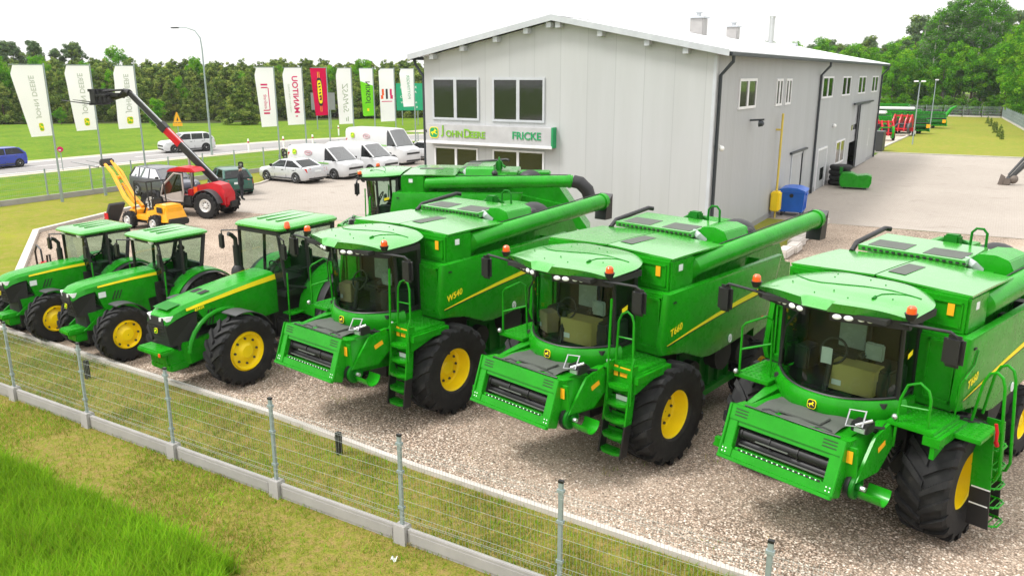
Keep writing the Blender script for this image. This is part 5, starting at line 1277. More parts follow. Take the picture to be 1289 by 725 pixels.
part('flue_pipe', None, lambda b: (b.cyl((-14.79, 59.4, 8.2), (-14.79, 59.4, 10.15), .17, 14), b.lathe([(0, .19), (.14, .21), (.2, .1)], 'z', 14, (-14.79, 59.4, 10.15))), M['steel'], hall)
part('roof_vent', None, lambda b: b.box(RX + .1, RX + .6, 66.2, 66.9, RZ, RZ + .35), M['frame_grey'], hall)

# ------------------------------------------------------------------ things along the hall wall
t = thing('rubbish_bin', 'large blue wheeled rubbish bin against the grey hall wall', 'bin', (-8.1, 39.05, .012), R_(4))
def f(b):
    b.loft([[(-.50, -.52, .2), (.50, -.52, .2), (.50, .52, .2), (-.50, .52, .2)], [(-.54, -.60, .7), (.54, -.60, .7), (.54, .60, .7), (-.54, .60, .7)], [(-.56, -.66, 1.12), (.56, -.66, 1.12), (.56, .66, 1.12), (-.56, .66, 1.12)]])
    b.box(-.58, .58, -.69, .69, 1.08, 1.16, .02); b.box(.56, .62, -.25, .25, .95, 1.06, .02)
    for y in (-.3, .0, .3): b.box(.50, .555, y - .03, y + .03, .3, 1.05)
part('bin_body', None, f, M['blue'], t)
part('lid', None, lambda b: b.loft([[(x, y, z) for x, z in ((-.58, 1.17), (-.52, 1.27), (-.2, 1.34), (.25, 1.32), (.55, 1.22), (.60, 1.17))] for y in (-.68, -.6, .6, .68)]), M['blue'], t)
part('bin_lock', None, lambda b: b.lathe([(0, .09), (.05, .08), (.05, .01)], 'y', 14, (0, -.70, .98)), M['black'], t)
for sx in (-.42, .42):
    for sy in (-.45, .45): part('castor', 'castor', lambda b: (b.lathe([(-.03, .02), (-.03, .1), (.03, .1), (.03, .02)], 'x', 14, (0, 0, .1)), b.box(-.05, .05, -.05, .05, .14, .24)), M['black'], t, loc=(sx, sy, 0))
def f(b):
    b.mat(0).cyl((0, 0, 1.2), (0, 0, 4.7), .05, 10)
    b.mat(1).box(-.2, .2, -.28, .28, .32, 1.22, .06)
    b.mat(0).cyl((0, 0, .0), (0, 0, .35), .04, 8); b.box(-.25, .0, -.04, .04, 3.95, 4.03)
solo('wall_hydrant_pipe', f, [M['pale_yellow'] if 'pale_yellow' in M else M.setdefault('pale_yellow', plain('pale_yellow_paint', (.62, .47, .08), .5)), M['bin_yellow']], 'tall thin yellow pipe with a box at its foot beside the blue bin', 'pipe', (X1 + .25, 37.75, .012))
t = thing('weight_block', 'green ballast block with rounded top standing on the yard by the tyres', 'weight', (-7.05, 50.2, .012), R_(8))
part('block', None, lambda b: b.loft([[(x, y, z) for x, z in ((-.75, .12), (.75, .12), (.85, .4), (.85, .75), (.6, .86), (.1, .78), (-.2, .92), (-.75, .88), (-.85, .7), (-.85, .4))] for y in (-.5, -.45, .45, .5)]), M['green'], t)
part('foot', None, lambda b: (b.box(-.6, -.45, -.4, .4, 0, .14)), M['black'], t); part('foot', None, lambda b: (b.box(.45, .6, -.4, .4, 0, .14)), M['black'], t)
part('hitch', None, lambda b: (b.box(-.9, -.72, -.1, .1, .8, 1.2, .02)), M['green_dark'], t)
for i in range(4):
    solo('stacked_tyre', lambda b: b.lathe([(-.13, .34), (-.15, .5), (-.11, .60), (-.04, .63), (.04, .63), (.11, .60), (.15, .5), (.13, .34)], 'z', 28), M['rubber'], ['bottom tyre of the dark stack at the hall wall', 'second lowest tyre of the dark stack at the hall wall', 'tyre just under the topmost one of the stack at the wall', 'topmost tyre of the dark stack at the hall wall'][i], 'tyre', (-8.12 + .03 * (i % 2), 51.4, .165 + i * .30), group='tyres stacked at the hall wall', key='styre')
# grey block behind the hall corner
solo('storage_container', lambda b: b.box(-.6, .6, -.9, .9, 0, 1.7, .04), M['darkgrey'], 'dark grey container peeping out behind the far hall corner', 'container', (-9.4, 76.6, .012))
# kerb stones beside the grass strip
for i in range(8):
    ln = 1.0; y = 29.6 + i * 1.04
    solo('kerb_block', lambda b: b.box(-.22, .22, -.5, .5, 0, .32, .05), M['concrete'], 'pale concrete block of the row edging the grass strip by the hall', 'block', (-6.28 + .1 * math.sin(i * 1.7), y, 0), (0, 0, R_(-2 + 3 * math.sin(i * 2.1))), group='concrete blocks along the grass strip', key='kblk')
# crane arm reaching in from the right
t = thing('crane_arm', 'dark hydraulic loader arm resting its claw on the paved yard', 'crane arm', (.55, 56.6, .012), R_(10))
part('arm', None, lambda b: (b.tube([(0, 0, .35), (.9, .1, 1.5), (2.4, .3, 3.4)], [.16, .2, .22], 8), b.tube([(-.05, -.15, .6), (.75, -.05, 1.8), (2.2, .1, 3.6)], .07, 8)), M['darkgrey'], t)
part('piston', None, lambda b: b.tube([(0, -.12, .55), (.8, -.02, 1.68)], .045, 8), M['steel'], t)
part('claw', None, lambda b: (b.box(-.32, .12, -.25, .25, .0, .4, .06), b.prism([(-.5, .0), (-.3, .0), (-.2, .5), (-.38, .62)], -.2, .2, 'y'), b.sphere((.25, 0, .35), .28, 10, 8)), M['gripper'] if 'gripper' in M else M.setdefault('gripper', plain('worn_steel', (.16, .13, .11), .6, .3)), t)
# ------------------------------------------------------------------ ground
def grass_mat(name, a, b_, c, dry, sc=.35, blade=.5):
    """a,b_ greens; c brown/dry; dry 0..1 amount"""
    m, nt, bs = nm(name); co = worldco(nt)
    f1 = noise(nt, sc, 7, .68, co); f2 = noise(nt, sc * 9, 4, .7, co); f3 = noise(nt, 38, 2, .6, co)
    g = ramp(nt, f1, [(.3, a), (.7, b_)])
    g = mixc(nt, ramp(nt, f2, [(.62 - .35 * dry, (0, 0, 0)), (.80 - .25 * dry, (1, 1, 1))]), g, c)
    k = ramp(nt, f3, [(.25, (.55, .55, .55)), (.6, (1, 1, 1))])
    nt.links.new(mixc(nt, 1.0, g, k, 'MULTIPLY'), bs.inputs['Base Color'])
    bs.inputs['Roughness'].default_value = .9; bs.inputs['Specular IOR Level'].default_value = .1
    nt.links.new(bump(nt, f3, .6, .03), bs.inputs['Normal'])
    return m
M['g_meadow'] = grass_mat('meadow_grass', (.07, .17, .006), (.15, .255, .010), (.24, .25, .03), .35, .22)
M['g_lawn'] = grass_mat('dry_lawn_grass', (.17, .21, .014), (.27, .28, .026), (.29, .24, .06), .5, .25)
M['g_back'] = grass_mat('back_lawn_grass', (.19, .25, .022), (.26, .27, .035), (.31, .26, .06), .45, .16)
M['g_near'] = grass_mat('near_lawn_grass', (.14, .17, .014), (.22, .22, .034), (.28, .20, .07), .58, .8)
M['g_tall'] = grass_mat('tall_grass_soil', (.08, .20, .006), (.11, .26, .008), (.14, .17, .03), .1, .8)
M['floor'] = grass_mat('wood_floor_litter', (.035, .055, .012), (.06, .085, .016), (.07, .055, .03), .5, .5)
def gravel_mat():
    m, nt, bs = nm('gravel'); co = worldco(nt)
    v = N(nt, 'ShaderNodeTexVoronoi', feature='F1'); v.inputs['Scale'].default_value = 31; nt.links.new(co, v.inputs['Vector'])
    v2 = N(nt, 'ShaderNodeTexVoronoi', feature='F1'); v2.inputs['Scale'].default_value = 58; nt.links.new(co, v2.inputs['Vector'])
    s = N(nt, 'ShaderNodeSeparateColor'); nt.links.new(v.outputs['Color'], s.inputs[0])
    s2 = N(nt, 'ShaderNodeSeparateColor'); nt.links.new(v2.outputs['Color'], s2.inputs[0])
    c1 = ramp(nt, s.outputs[0], [(0, (.14, .10, .072)), (.3, (.39, .295, .22)), (.65, (.56, .455, .36)), (1, (.78, .68, .57))])
    c2 = ramp(nt, s2.outputs[1], [(0, (.16, .11, .08)), (.5, (.40, .295, .22)), (1, (.70, .60, .50))])
    c = mixc(nt, .45, c1, c2)
    edge = ramp(nt, v.outputs['Distance'], [(.28, (1.0, 1.0, 1.0)), (.62, (.34, .32, .30))])
    c = mixc(nt, 1.0, c, edge, 'MULTIPLY')
    big = noise(nt, .22, 4, .6, co)
    c = mixc(nt, ramp(nt, big, [(.42, (0, 0, 0)), (.65, (1, 1, 1))]), c, mixc(nt, .5, c, (.54, .435, .34)))
    nt.links.new(c, bs.inputs['Base Color']); bs.inputs['Roughness'].default_value = .9; bs.inputs['Specular IOR Level'].default_value = .2
    nt.links.new(bump(nt, v.outputs['Distance'], -.8, .05), bs.inputs['Normal'])
    return m
M['gravel'] = gravel_mat()
def concrete_mat(name, a, b_, sc, speck=.05):
    m, nt, bs = nm(name); co = worldco(nt)
    f1 = noise(nt, sc, 6, .65, co); f2 = noise(nt, sc * 22, 3, .7, co)
    c = mixc(nt, speck * 4, ramp(nt, f1, [(.3, a), (.7, b_)]), ramp(nt, f2, [(.35, tuple(x * .75 for x in a)), (.7, tuple(x * 1.08 for x in b_))]))
    nt.links.new(c, bs.inputs['Base Color']); bs.inputs['Roughness'].default_value = .85
    nt.links.new(bump(nt, f2, .2, .01), bs.inputs['Normal'])
    return m
M['yard'] = concrete_mat('yard_paving', (.335, .292, .248), (.395, .348, .30), .18)
# paving joints and tyre stains
nt = M['yard'].node_tree; bs = nt.nodes['Principled BSDF']
br = N(nt, 'ShaderNodeTexBrick'); br.inputs['Scale'].default_value = 2.5; br.inputs['Color1'].default_value = (1, 1, 1, 1); br.inputs['Color2'].default_value = (.93, .93, .93, 1); br.inputs['Mortar'].default_value = (.74, .72, .7, 1); br.inputs['Mortar Size'].default_value = .02
nt.links.new(worldco(nt), br.inputs['Vector'])
old = bs.inputs['Base Color'].links[0].from_socket
stain = ramp(nt, noise(nt, .5, 6, .7, worldco(nt), 1.5), [(.28, (.72, .70, .68)), (.42, (1, 1, 1))])
nt.links.new(mixc(nt, 1, mixc(nt, 1, old, br.outputs['Color'], 'MULTIPLY'), stain, 'MULTIPLY'), bs.inputs['Base Color'])
M['road'] = concrete_mat('road_asphalt', (.235, .222, .213), (.285, .27, .26), .3)
M['shoulder'] = concrete_mat('road_shoulder', (.38, .335, .26), (.46, .41, .325), .5)
M['mark'] = plain('road_marking_white', (.78, .78, .76), .6)
def sheet(poly, z): return lambda b: b.add([(x, y, z) for x, y in poly], [tuple(range(len(poly)))])
struct('ground', sheet([(-900, -300), (600, -300), (600, 1200), (-900, 1200)], 0), M['g_meadow'])
struct('lawn', sheet([(-42.9, -20), (-20.6, 8), (-21.9, 10.25), (-26.7, 13.3), (-34.2, 18.1), (-36.0, 23.0), (-37.4, 30.2), (-38.2, 33.8), (-42.0, 41), (-42.9, 50), (-42.9, 66), (-43.6, 66), (-43.2, 20)], .004), M['g_lawn'])
struct('gravel_yard', sheet([(-21.9, 10.25), (-11.6, 10.02), (-7.77, 9.7), (-2.5, 9.55), (30, 8.9), (30, 39), (-8.0, 37.4), (-8.0, 27.2), (-21.6, 27.2), (-29.3, 26.4), (-36.6, 25.6), (-36.0, 23.0), (-34.2, 18.1), (-26.7, 13.3)], .008), M['gravel'])
struct('paved_yard', sheet([(-36.6, 25.5), (-29.3, 26.3), (-21.6, 27.1), (-21.6, 74.6), (-42.9, 66), (-42.9, 50), (-42.0, 41), (-38.2, 33.8), (-37.4, 30.2)], .012), M['yard'])
struct('paved_yard', sheet([(-8.9, 37.3), (-2.8, 37.7), (30, 38.8), (60, 80), (2, 75.4), (-8.9, 74.7)], .012), M['yard'])
struct('grass_strip', sheet([(-8.85, 27.9), (-6.3, 28.0), (-6.3, 37.5), (-8.85, 37.4)], .016), M['g_lawn'])
struct('back_lawn', sheet([(-9.3, 74.9), (1.75, 75.7), (1.95, 112), (-.7, 146), (-9.5, 147.5), (-8.5, 110)], .008), M['g_back'])
struct('back_yard', sheet([(-60, 74.8), (-9.3, 74.9), (-8.5, 110), (-9.5, 147.5), (-60, 147)], .006), M['shoulder'])
struct('lawn_edging', lambda b: (b.hexa([(-9.4, 74.75, 0), (1.75, 75.55, 0), (1.75, 75.7, 0), (-9.4, 74.9, 0), (-9.4, 74.75, .1), (1.75, 75.55, .1), (1.75, 75.7, .1), (-9.4, 74.9, .1)]), b.hexa([(-9.45, 74.9, 0), (-9.3, 74.9, 0), (-8.4, 113, 0), (-8.6, 113, 0), (-9.45, 74.9, .12), (-9.3, 74.9, .12), (-8.4, 113, .12), (-8.6, 113, .12)])), M['concrete'])
struct('wood_floor', sheet([(-70, 148.5), (-.8, 147.2), (2.6, 112), (2.9, 60), (60, 60), (80, 320), (-120, 320)], .005), M['floor'])
struct('wood_floor', sheet([(-135, 55), (-131, 46), (-92, 75), (-72, 112), (-55, 130), (-90, 220), (-260, 120)], .005), M['floor'])
struct('near_lawn', sheet([(-60, -20), (25, -20), (25, 8.95), (-2.5, 9.45), (-11.6, 9.92), (-21.9, 10.15), (-20.6, 8), (-42.9, -19)], .006), M['g_near'])
# kerb between the gravel and the near lawn, and left edge of the gravel
def strip(pts, wd, z0, z1):
    def f(b):
        L = []
        for i, p in enumerate(pts):
            a = Vector(pts[max(i - 1, 0)]); c = Vector(pts[min(i + 1, len(pts) - 1)]); d = (c - a).normalized(); n = Vector((-d.y, d.x)) * wd / 2; p = Vector(p)
            L.append([(p.x - n.x, p.y - n.y, z0), (p.x + n.x, p.y + n.y, z0), (p.x + n.x, p.y + n.y, z1), (p.x - n.x, p.y - n.y, z1)])
        b.loft(L)
    return f
struct('kerb', strip([(30, 8.85), (-2.5, 9.5), (-7.77, 9.68), (-11.6, 9.98), (-21.9, 10.2)], .10, 0, .09), M['concrete'])
struct('kerb', strip([(-21.9, 10.25), (-26.7, 13.3), (-34.2, 18.1), (-36.0, 23.0), (-36.9, 26)], .24, 0, .14), M['concrete'])
struct('kerb', strip([(-36.9, 26), (-37.4, 30.2), (-38.2, 33.8), (-42.0, 41), (-42.8, 50), (-42.8, 64)], .14, 0, .10), M['concrete'])
# road
CL = [(-59.4, -200), (-59.4, 0), (-59.4, 40), (-59.0, 50), (-57.6, 58), (-54.4, 66), (-49, 75.5), (-43, 86), (-40, 100), (-40, 130), (-44, 220)]
def ribbon(o0, o1, z):
    def f(b):
        vs = []
        for i, p in enumerate(CL):
            a = Vector(CL[max(i - 1, 0)]); c = Vector(CL[min(i + 1, len(CL) - 1)]); d = (c - a).normalized(); n = Vector((d.y, -d.x)); p = Vector(p)
            for o in (o0, o1): vs.append((p.x + n.x * o, p.y + n.y * o, z))
        b.add(vs, [(2 * i, 2 * i + 1, 2 * i + 3, 2 * i + 2) for i in range(len(CL) - 1)])
    return f
struct('road_shoulder', ribbon(-4.6, 4.5, .008), M['shoulder'])
struct('road', ribbon(-3.5, 3.5, .014), M['road'])
struct('road_marking', lambda b: (ribbon(-3.2, -3.02, .019)(b), ribbon(3.02, 3.2, .019)(b)), M['mark'])
struct('road_marking', lambda b: [b.box(-59.47, -59.33, y, y + 4, .019, .0195) for y in range(-60, 46, 10)], M['mark'])
# ------------------------------------------------------------------ grass blades and pebbles (nobody could count them)
def np_obj(name, V, F, mats, mi, label, cat):
    me = bpy.data.meshes.new(name); n = len(V); k = F.shape[1]
    me.vertices.add(n); me.vertices.foreach_set('co', V.astype(np.float32).ravel())
    me.loops.add(F.size); me.loops.foreach_set('vertex_index', F.astype(np.int32).ravel())
    me.polygons.add(len(F)); me.polygons.foreach_set('loop_start', np.arange(0, F.size, k, dtype=np.int32)); me.polygons.foreach_set('loop_total', np.full(len(F), k, dtype=np.int32))
    for m in mats: me.materials.append(m)
    if mi is not None: me.polygons.foreach_set('material_index', mi.astype(np.int32))
    me.update(calc_edges=True); me.validate()
    o = bpy.data.objects.new(name, me); COL.objects.link(o); tag(o, label, cat, None, 'stuff'); return o
rs = np.random.RandomState(3)
def blades(name, label, n, inside, x0, x1, y0, y1, h0, h1, wd, mats, weights, lean=.5, patch=None):
    P = np.stack([rs.uniform(x0, x1, n), rs.uniform(y0, y1, n)], 1)
    P = P[inside(P[:, 0], P[:, 1])]
    if patch is not None:
        P = P[rs.rand(len(P)) < patch(P[:, 0], P[:, 1])]
    n = len(P); a = rs.uniform(0, 2 * np.pi, n); h = rs.uniform(h0, h1, n); ln = rs.uniform(.1, lean, n) * h; la = rs.uniform(0, 2 * np.pi, n)
    dx, dy = np.cos(a) * wd, np.sin(a) * wd; lx, ly = np.cos(la) * ln, np.sin(la) * ln
    z = np.zeros(n)
    b0 = np.stack([P[:, 0] - dx, P[:, 1] - dy, z], 1); b1 = np.stack([P[:, 0] + dx, P[:, 1] + dy, z], 1)
    m0 = np.stack([P[:, 0] - dx * .7 + lx * .35, P[:, 1] - dy * .7 + ly * .35, h * .6], 1); m1 = np.stack([P[:, 0] + dx * .7 + lx * .35, P[:, 1] + dy * .7 + ly * .35, h * .6], 1)
    t0 = np.stack([P[:, 0] + lx - dx * .1, P[:, 1] + ly - dy * .1, h], 1); t1 = np.stack([P[:, 0] + lx + dx * .1, P[:, 1] + ly + dy * .1, h], 1)
    V = np.stack([b0, b1, m0, m1, t0, t1], 1).reshape(-1, 3); i = np.arange(n) * 6
    F = np.concatenate([np.stack([i, i + 1, i + 3, i + 2], 1), np.stack([i + 2, i + 3, i + 5, i + 4], 1)])
    mi = rs.choice(len(mats), n, p=weights); mi = np.concatenate([mi, mi])
    return np_obj(name, V, F, mats, mi, label, 'grass')
def leafmat(name, col, trans=.35, var=.25):
    m, nt, bs = nm(name)
    rn = noise(nt, .9, 3, .6, worldco(nt))
    c = ramp(nt, rn, [(.3, tuple(x * (1 - var) for x in col)), (.7, tuple(x * (1 + var) for x in col))])
    nt.links.new(c, bs.inputs['Base Color']); bs.inputs['Roughness'].default_value = .7; bs.inputs['Specular IOR Level'].default_value = .06
    tr = N(nt, 'ShaderNodeBsdfTranslucent'); nt.links.new(c, tr.inputs[0]); mx = N(nt, 'ShaderNodeMixShader'); mx.inputs[0].default_value = trans
    out = nt.nodes['Material Output']; nt.links.new(bs.outputs[0], mx.inputs[1]); nt.links.new(tr.outputs[0], mx.inputs[2]); nt.links.new(mx.outputs[0], out.inputs[0])
    return m
M['bl_a'] = leafmat('blade_bright', (.25, .47, .018)); M['bl_b'] = leafmat('blade_mid', (.16, .36, .014)); M['bl_c'] = leafmat('blade_dry', (.42, .32, .10)); M['bl_d'] = leafmat('blade_yellow_green', (.27, .29, .04)); M['bl_e'] = leafmat('blade_fresh', (.20, .32, .022))
def pn(x, y, s, o=0):
    out = 0; amp = .5
    for k in range(4):
        g = np.random.RandomState(int(o * 10) + k).rand(64, 64); f = s * 2 ** k * .55
        u, v = (x + 200) * f, (y + 200) * f; i, j = np.floor(u).astype(int), np.floor(v).astype(int); a, b = u - i, v - j; a = a * a * (3 - 2 * a); b = b * b * (3 - 2 * b)
        G = lambda p, q: g[p % 64, q % 64]
        out = out + amp * ((G(i, j) * (1 - a) + G(i + 1, j) * a) * (1 - b) + (G(i, j + 1) * (1 - a) + G(i + 1, j + 1) * a) * b); amp *= .55
    return (out / 1.0 - .15) * 1.25 * .8
blades('tall_grass', 'tall bright green uncut grass in the near left corner', 120000, lambda x, y: (y < 5.75 + .8 * pn(x, y, 1.3, 7)) & (x < -7.6 + .4 * np.sin(y * 5)) , -15.5, -7, 2.6, 6.3, .14, .42, .007, [M['bl_a'], M['bl_b'], M['bl_e'], M['bl_d']], [.5, .28, .17, .05], .75)
blades('mown_grass', 'short patchy grass along both sides of the mesh fence', 260000, lambda x, y: y < np.interp(x, [-21.9, -11.6, -7.77, -2.5, 30], [10.12, 9.90, 9.60, 9.42, 8.8]), -24, 3, 5.2, 10.3, .03, .10, .006, [M['bl_d'], M['bl_c'], M['bl_b'], M['bl_e']], [.34, .28, .14, .24], 1.2, lambda x, y: np.clip(.15 + 2.2 * (pn(x, y, 1.7, 1) - .25), .12, 1))
blades('clover_patch', 'fresh green patches in the strip between fence and kerb', 60000, lambda x, y: (y < np.interp(x, [-21.9, -11.6, -7.77, -2.5, 30], [10.12, 9.90, 9.60, 9.42, 8.8])) & (pn(x, y, 1.4, 2.2) + rs.uniform(-.06, .06, len(x)) > .45), -24, 3, 5.4, 10.3, .03, .09, .006, [M['bl_e'], M['bl_a'], M['bl_d']], [.55, .25, .2], 1.3)
# pebbles
n = 36000
px_ = rs.uniform(-16, 3.5, n); py_ = np.interp(px_, [-21.9, -11.6, -7.77, -2.5, 30], [10.36, 10.14, 9.84, 9.66, 9.0]) + rs.uniform(0, 1, n) ** 1.3 * 4.2
sc = rs.uniform(.008, .022, n)
oc = np.array([(1, 0, 0), (0, 1, 0), (-1, 0, 0), (0, -1, 0), (.1, .05, .75), (0, 0, -.3)], float)
V = oc[None] * sc[:, None, None] * rs.uniform(.6, 1.25, (n, 6, 1)); an = rs.uniform(0, 6.28, n); ca, sa = np.cos(an), np.sin(an)
V = np.stack([V[..., 0] * ca[:, None] * 1.3 - V[..., 1] * sa[:, None], V[..., 0] * sa[:, None] * 1.3 + V[..., 1] * ca[:, None], V[..., 2]], -1) + np.stack([px_, py_, np.full(n, .010)], 1)[:, None]
fi = np.array([(0, 1, 4), (1, 2, 4), (2, 3, 4), (3, 0, 4)]); F = (fi[None] + (np.arange(n) * 6)[:, None, None]).reshape(-1, 3)
keep = np.ones(n, bool)
M['peb_a'] = plain('pebble_brown', (.32, .23, .165), .9); M['peb_b'] = plain('pebble_pale', (.70, .60, .50), .9); M['peb_c'] = plain('pebble_rose', (.52, .40, .31), .9); M['peb_d'] = plain('pebble_dark', (.13, .10, .075), .9)
np_obj('pebble_scatter', V.reshape(-1, 3), F, [M['peb_a'], M['peb_b'], M['peb_c'], M['peb_d']], np.repeat(rs.choice(4, n, p=[.3, .25, .3, .15]), 4), 'loose pebbles covering the gravel in front of the machines', 'gravel')

blades('weed_tuft', 'few small green weeds sprouting in the gravel', 9000, lambda x, y: (pn(x, y, 2.6, 4.4) > .60) & (y > 9.9), -14, 3, 9.7, 13.2, .03, .09, .006, [M['bl_d'], M['bl_e'], M['bl_c']], [.5, .3, .2], 1.3)
# ------------------------------------------------------------------ near mesh fence: posts, panels and concrete base slabs belong to one fence
FY = 7.85
fence = thing('mesh_fence', 'galvanised mesh fence on a concrete base between the grass and the machines', 'fence', (-16.54, FY, 0))
def post_geo(b):
    b.mat(0).box(-.03, .03, -.02, .02, .08, 1.63, .004)
    b.mat(1).box(-.033, .033, -.023, .023, 1.63, 1.66)
    b.mat(2)
    for z in (.55, 1.1, 1.52): b.box(-.045, .045, -.03, .03, z - .02, z + .02)
def foot_geo(b): b.loft([[(-.095 * k, -.08 * k, z), (.095 * k, -.08 * k, z), (.095 * k, .08 * k, z), (-.095 * k, .08 * k, z)] for z, k in ((0, 1.15), (.06, 1.05), (.27, 1.0), (.29, .9))])
def slab_geo(b):
    b.box(.11, 2.39, -.03, .03, 0.0, .25, .008); b.box(.16, 2.34, -.037, -.029, .05, .2)
def mesh_geo(b):
    r = .0021
    def wire(a, c, r=r):
        a = Vector(a); c = Vector(c); d = (c - a).normalized(); u = d.orthogonal().normalized() * r; w = d.cross(u)
        b.add([a + u, a - u * .5 + w * .87, a - u * .5 - w * .87, c + u, c - u * .5 + w * .87, c - u * .5 - w * .87], [(0, 1, 4, 3), (1, 2, 5, 4), (2, 0, 3, 5)])
    for i in range(49):
        x = .05 + i * .05; p = [(x, -.034, .28), (x, -.034, .40), (x, -.065, .45), (x, -.034, .50), (x, -.034, 1.40), (x, -.065, 1.45), (x, -.034, 1.50), (x, -.034, 1.56)]
        for a, c in zip(p[:-1], p[1:]): wire(a, c)
    for z in (.30, .40, .50, .70, .90, 1.10, 1.30, 1.40, 1.50): wire((.03, -.038, z), (2.47, -.038, z), .0022)
    for z in (.45, 1.45): wire((.03, -.069, z), (2.47, -.069, z), .0022)
for k in range(-2, 9):
    x = k * 2.5
    p = part('post', 'fpost', post_geo, [M['galv'], M['black'], M['galv']], fence, loc=(x, 0, 0))
    part('post_foot', 'ffoot', foot_geo, M['slab'], p)
    if k < 8:
        part('mesh_panel', 'fmesh', mesh_geo, M['wire'], fence, sharp=0, loc=(x, 0, 0))
        part('base_slab', 'fslab', slab_geo, M['slab'], fence, loc=(x, 0, 0))
def bol(b):
    b.mat(0).box(-.045, .045, -.045, .045, 0, .42, .006); b.mat(1).box(-.046, .046, -.046, .046, .30, .345)
for i, (x, y) in enumerate(((-16.4, 9.3), (-9.2, 9.42))):
    solo('garden_light', bol, [M['black'], M['darkgrey']], ['short black garden light in the grass strip opposite the middle tractor', 'short black garden light in the grass strip before the W540 combine'][i], 'light', (x, y, 0), key='bol')
def paper(b):
    b.grid(lambda u, v: (-.04 + .08 * u, -.03 + .06 * v, .0 + .03 * math.sin(u * 5 + v * 3) + .03 * v), 5, 4)
solo('paper_scrap', paper, M['paper'], 'white crumpled scrap on the grass under the fence', 'litter', (-6.35, 7.42, .02), sharp=0)
solo('paper_scrap', lambda b: b.grid(lambda u, v: (-.07 + .14 * u, -.015 + .03 * v, .01 + .02 * math.sin(u * 7)), 6, 2), M['paper'], 'narrow pale strip of litter lying in the near grass', 'litter', (-5.9, 7.0, .02), (0, 0, .6), sharp=0)
# ------------------------------------------------------------------ roadside fence with flags
rfence = thing('roadside_fence', 'thin wire fence with low concrete base along the road side of the lawn', 'fence', (-42.6, 16.0, 0))
def rp(b): b.box(-.03, .03, -.03, .03, 0, 1.65)
def rbase(b): b.box(-.06, .06, 0, 2.5, 0, .28)
def rwire(b):
    for z in (.45, .75, 1.05, 1.35, 1.6): b.tube([(0, 0, z), (0, 2.5, z)], .006, 4)
    for k in range(1, 25): b.tube([(0, k * .1, .3), (0, k * .1, 1.6)], .0022, 3)
for k in range(22):
    q = part('post', 'rpost', rp, M['galv'], rfence, loc=(-.04 * k, k * 2.5, 0))
    part('base_slab', 'rbase', rbase, M['slab'], rfence, loc=(-.04 * k, k * 2.5, 0))
    part('mesh_panel', 'rwire', rwire, M['galv'], rfence, sharp=0, loc=(-.04 * k, k * 2.5, 0))
FG = 'flags on poles along the road'
def flag(y, w, h, taper, yaw, label, bg, deco, x=-43.1, clip=.12, top=6.88):
    t = thing('flag', label, 'flag', (x, y, 0), yaw, FG)
    part('pole', 'flpole', lambda b: (b.tube([(0, 0, 0), (0, 0, 3.4), (0, 0, 6.95)], [.055, .045, .03], 10)), M['galv'], t)
    part('pole_base', 'flbase', lambda b: b.box(-.10, .02, -.06, .06, 0, 1.0), M['galv'], t)
    part('crossbar', None, lambda b: b.tube([(.0, 0, top), (-w, 0, top)], .014, 6), M['galv'], t)
    def pos(u, v, off=0.0):
        k = 1 + (taper - 1) * v
        wx = (.045 + w * k * u); cl = max(0, clip - v) / clip if clip else 0
        if u > .85 and v < clip: wx -= (u - .85) / .15 * .14 * w * cl
        yy = .05 * math.sin(v * 7 + u * 3) * u + .03 * math.sin(v * 15 + 1) * u
        return (-wx, yy - off, top - .03 - h * v - .04 * u * v)
    c = part('cloth', None, lambda b: b.grid(lambda u, v: pos(u, v), 10, 26), bg, t, sharp=60)
    deco(c, pos, w, h)
    return t
def on_flag(pos, w, h, vs, u0, v0, off):
    """text geometry (reading upwards, seen from behind = mirrored) wrapped on the cloth"""
    return [pos(u0 - p[1] / w, v0 - p[0] / h, off + p[2]) for p in vs]
def wtext(c, pos, w, h, s, size, mat, u0=.5, v0=.6, shear=0.0, bold=.006, align='LEFT', sp=1.0):
    def f(b):
        vs, fs = text_geo(s, size, .0, shear, sp, align, bold)
        b.add(on_flag(pos, w, h, vs, u0, v0, .012), fs)
    part('lettering', None, f, mat, c, sharp=0)
def patch(c, pos, name, mat, u0, u1, v0, v1, off=.008):
    part(name, None, lambda b: b.grid(lambda u, v: pos(u0 + (u1 - u0) * u, v0 + (v1 - v0) * v, off), 6, 8), mat, c, sharp=0)
def jd(c, pos, w, h):
    wtext(c, pos, w, h, 'JOHN DEERE', .36, M['pale_letters'], .42, .74)
    def em(b):
        def ring(k):
            return [(.42 + k * .26 * .5 * math.copysign(abs(math.cos(q)) ** .5, math.cos(q)) * 1.2 / w, .87 + k * .17 * math.copysign(abs(math.sin(q)) ** .5, math.sin(q)) * 1.2 / h) for q in [2 * math.pi * i / 20 for i in range(20)]]
        n = 20
        b.mat(0).add([pos(u, v, .010) for u, v in ring(1.0)], [tuple(range(n))]); b.mat(1).add([pos(u, v, .014) for u, v in ring(.84)], [tuple(range(n))])
        b.mat(0).add([pos(.42 + p[0] * .30 / w, .87 - p[1] * .36 / h, .018) for p in DEER], [tuple(range(len(DEER)))])
    part('emblem', None, em, [M['decal_yellow'], M['logo_green']], c, sharp=0)
M['cloth_white'] = leafmat('white_flag_cloth', (.88, .88, .87), .35, .01); M['cloth_red'] = leafmat('red_flag_cloth', (.62, .01, .07), .3, .05); M['cloth_lime'] = leafmat('lime_flag_cloth', (.22, .72, .03), .3, .03)
M['pale_letters'] = plain('pale_grey_green_letters', (.50, .54, .46), .8); M['crimson'] = plain('crimson_print', (.62, .01, .12), .7); M['print_black'] = plain('black_print', (.02, .02, .02), .7); M['print_grey'] = plain('grey_green_print', (.34, .42, .27), .7)
M['print_green'] = plain('green_print', (.05, .33, .12), .7)
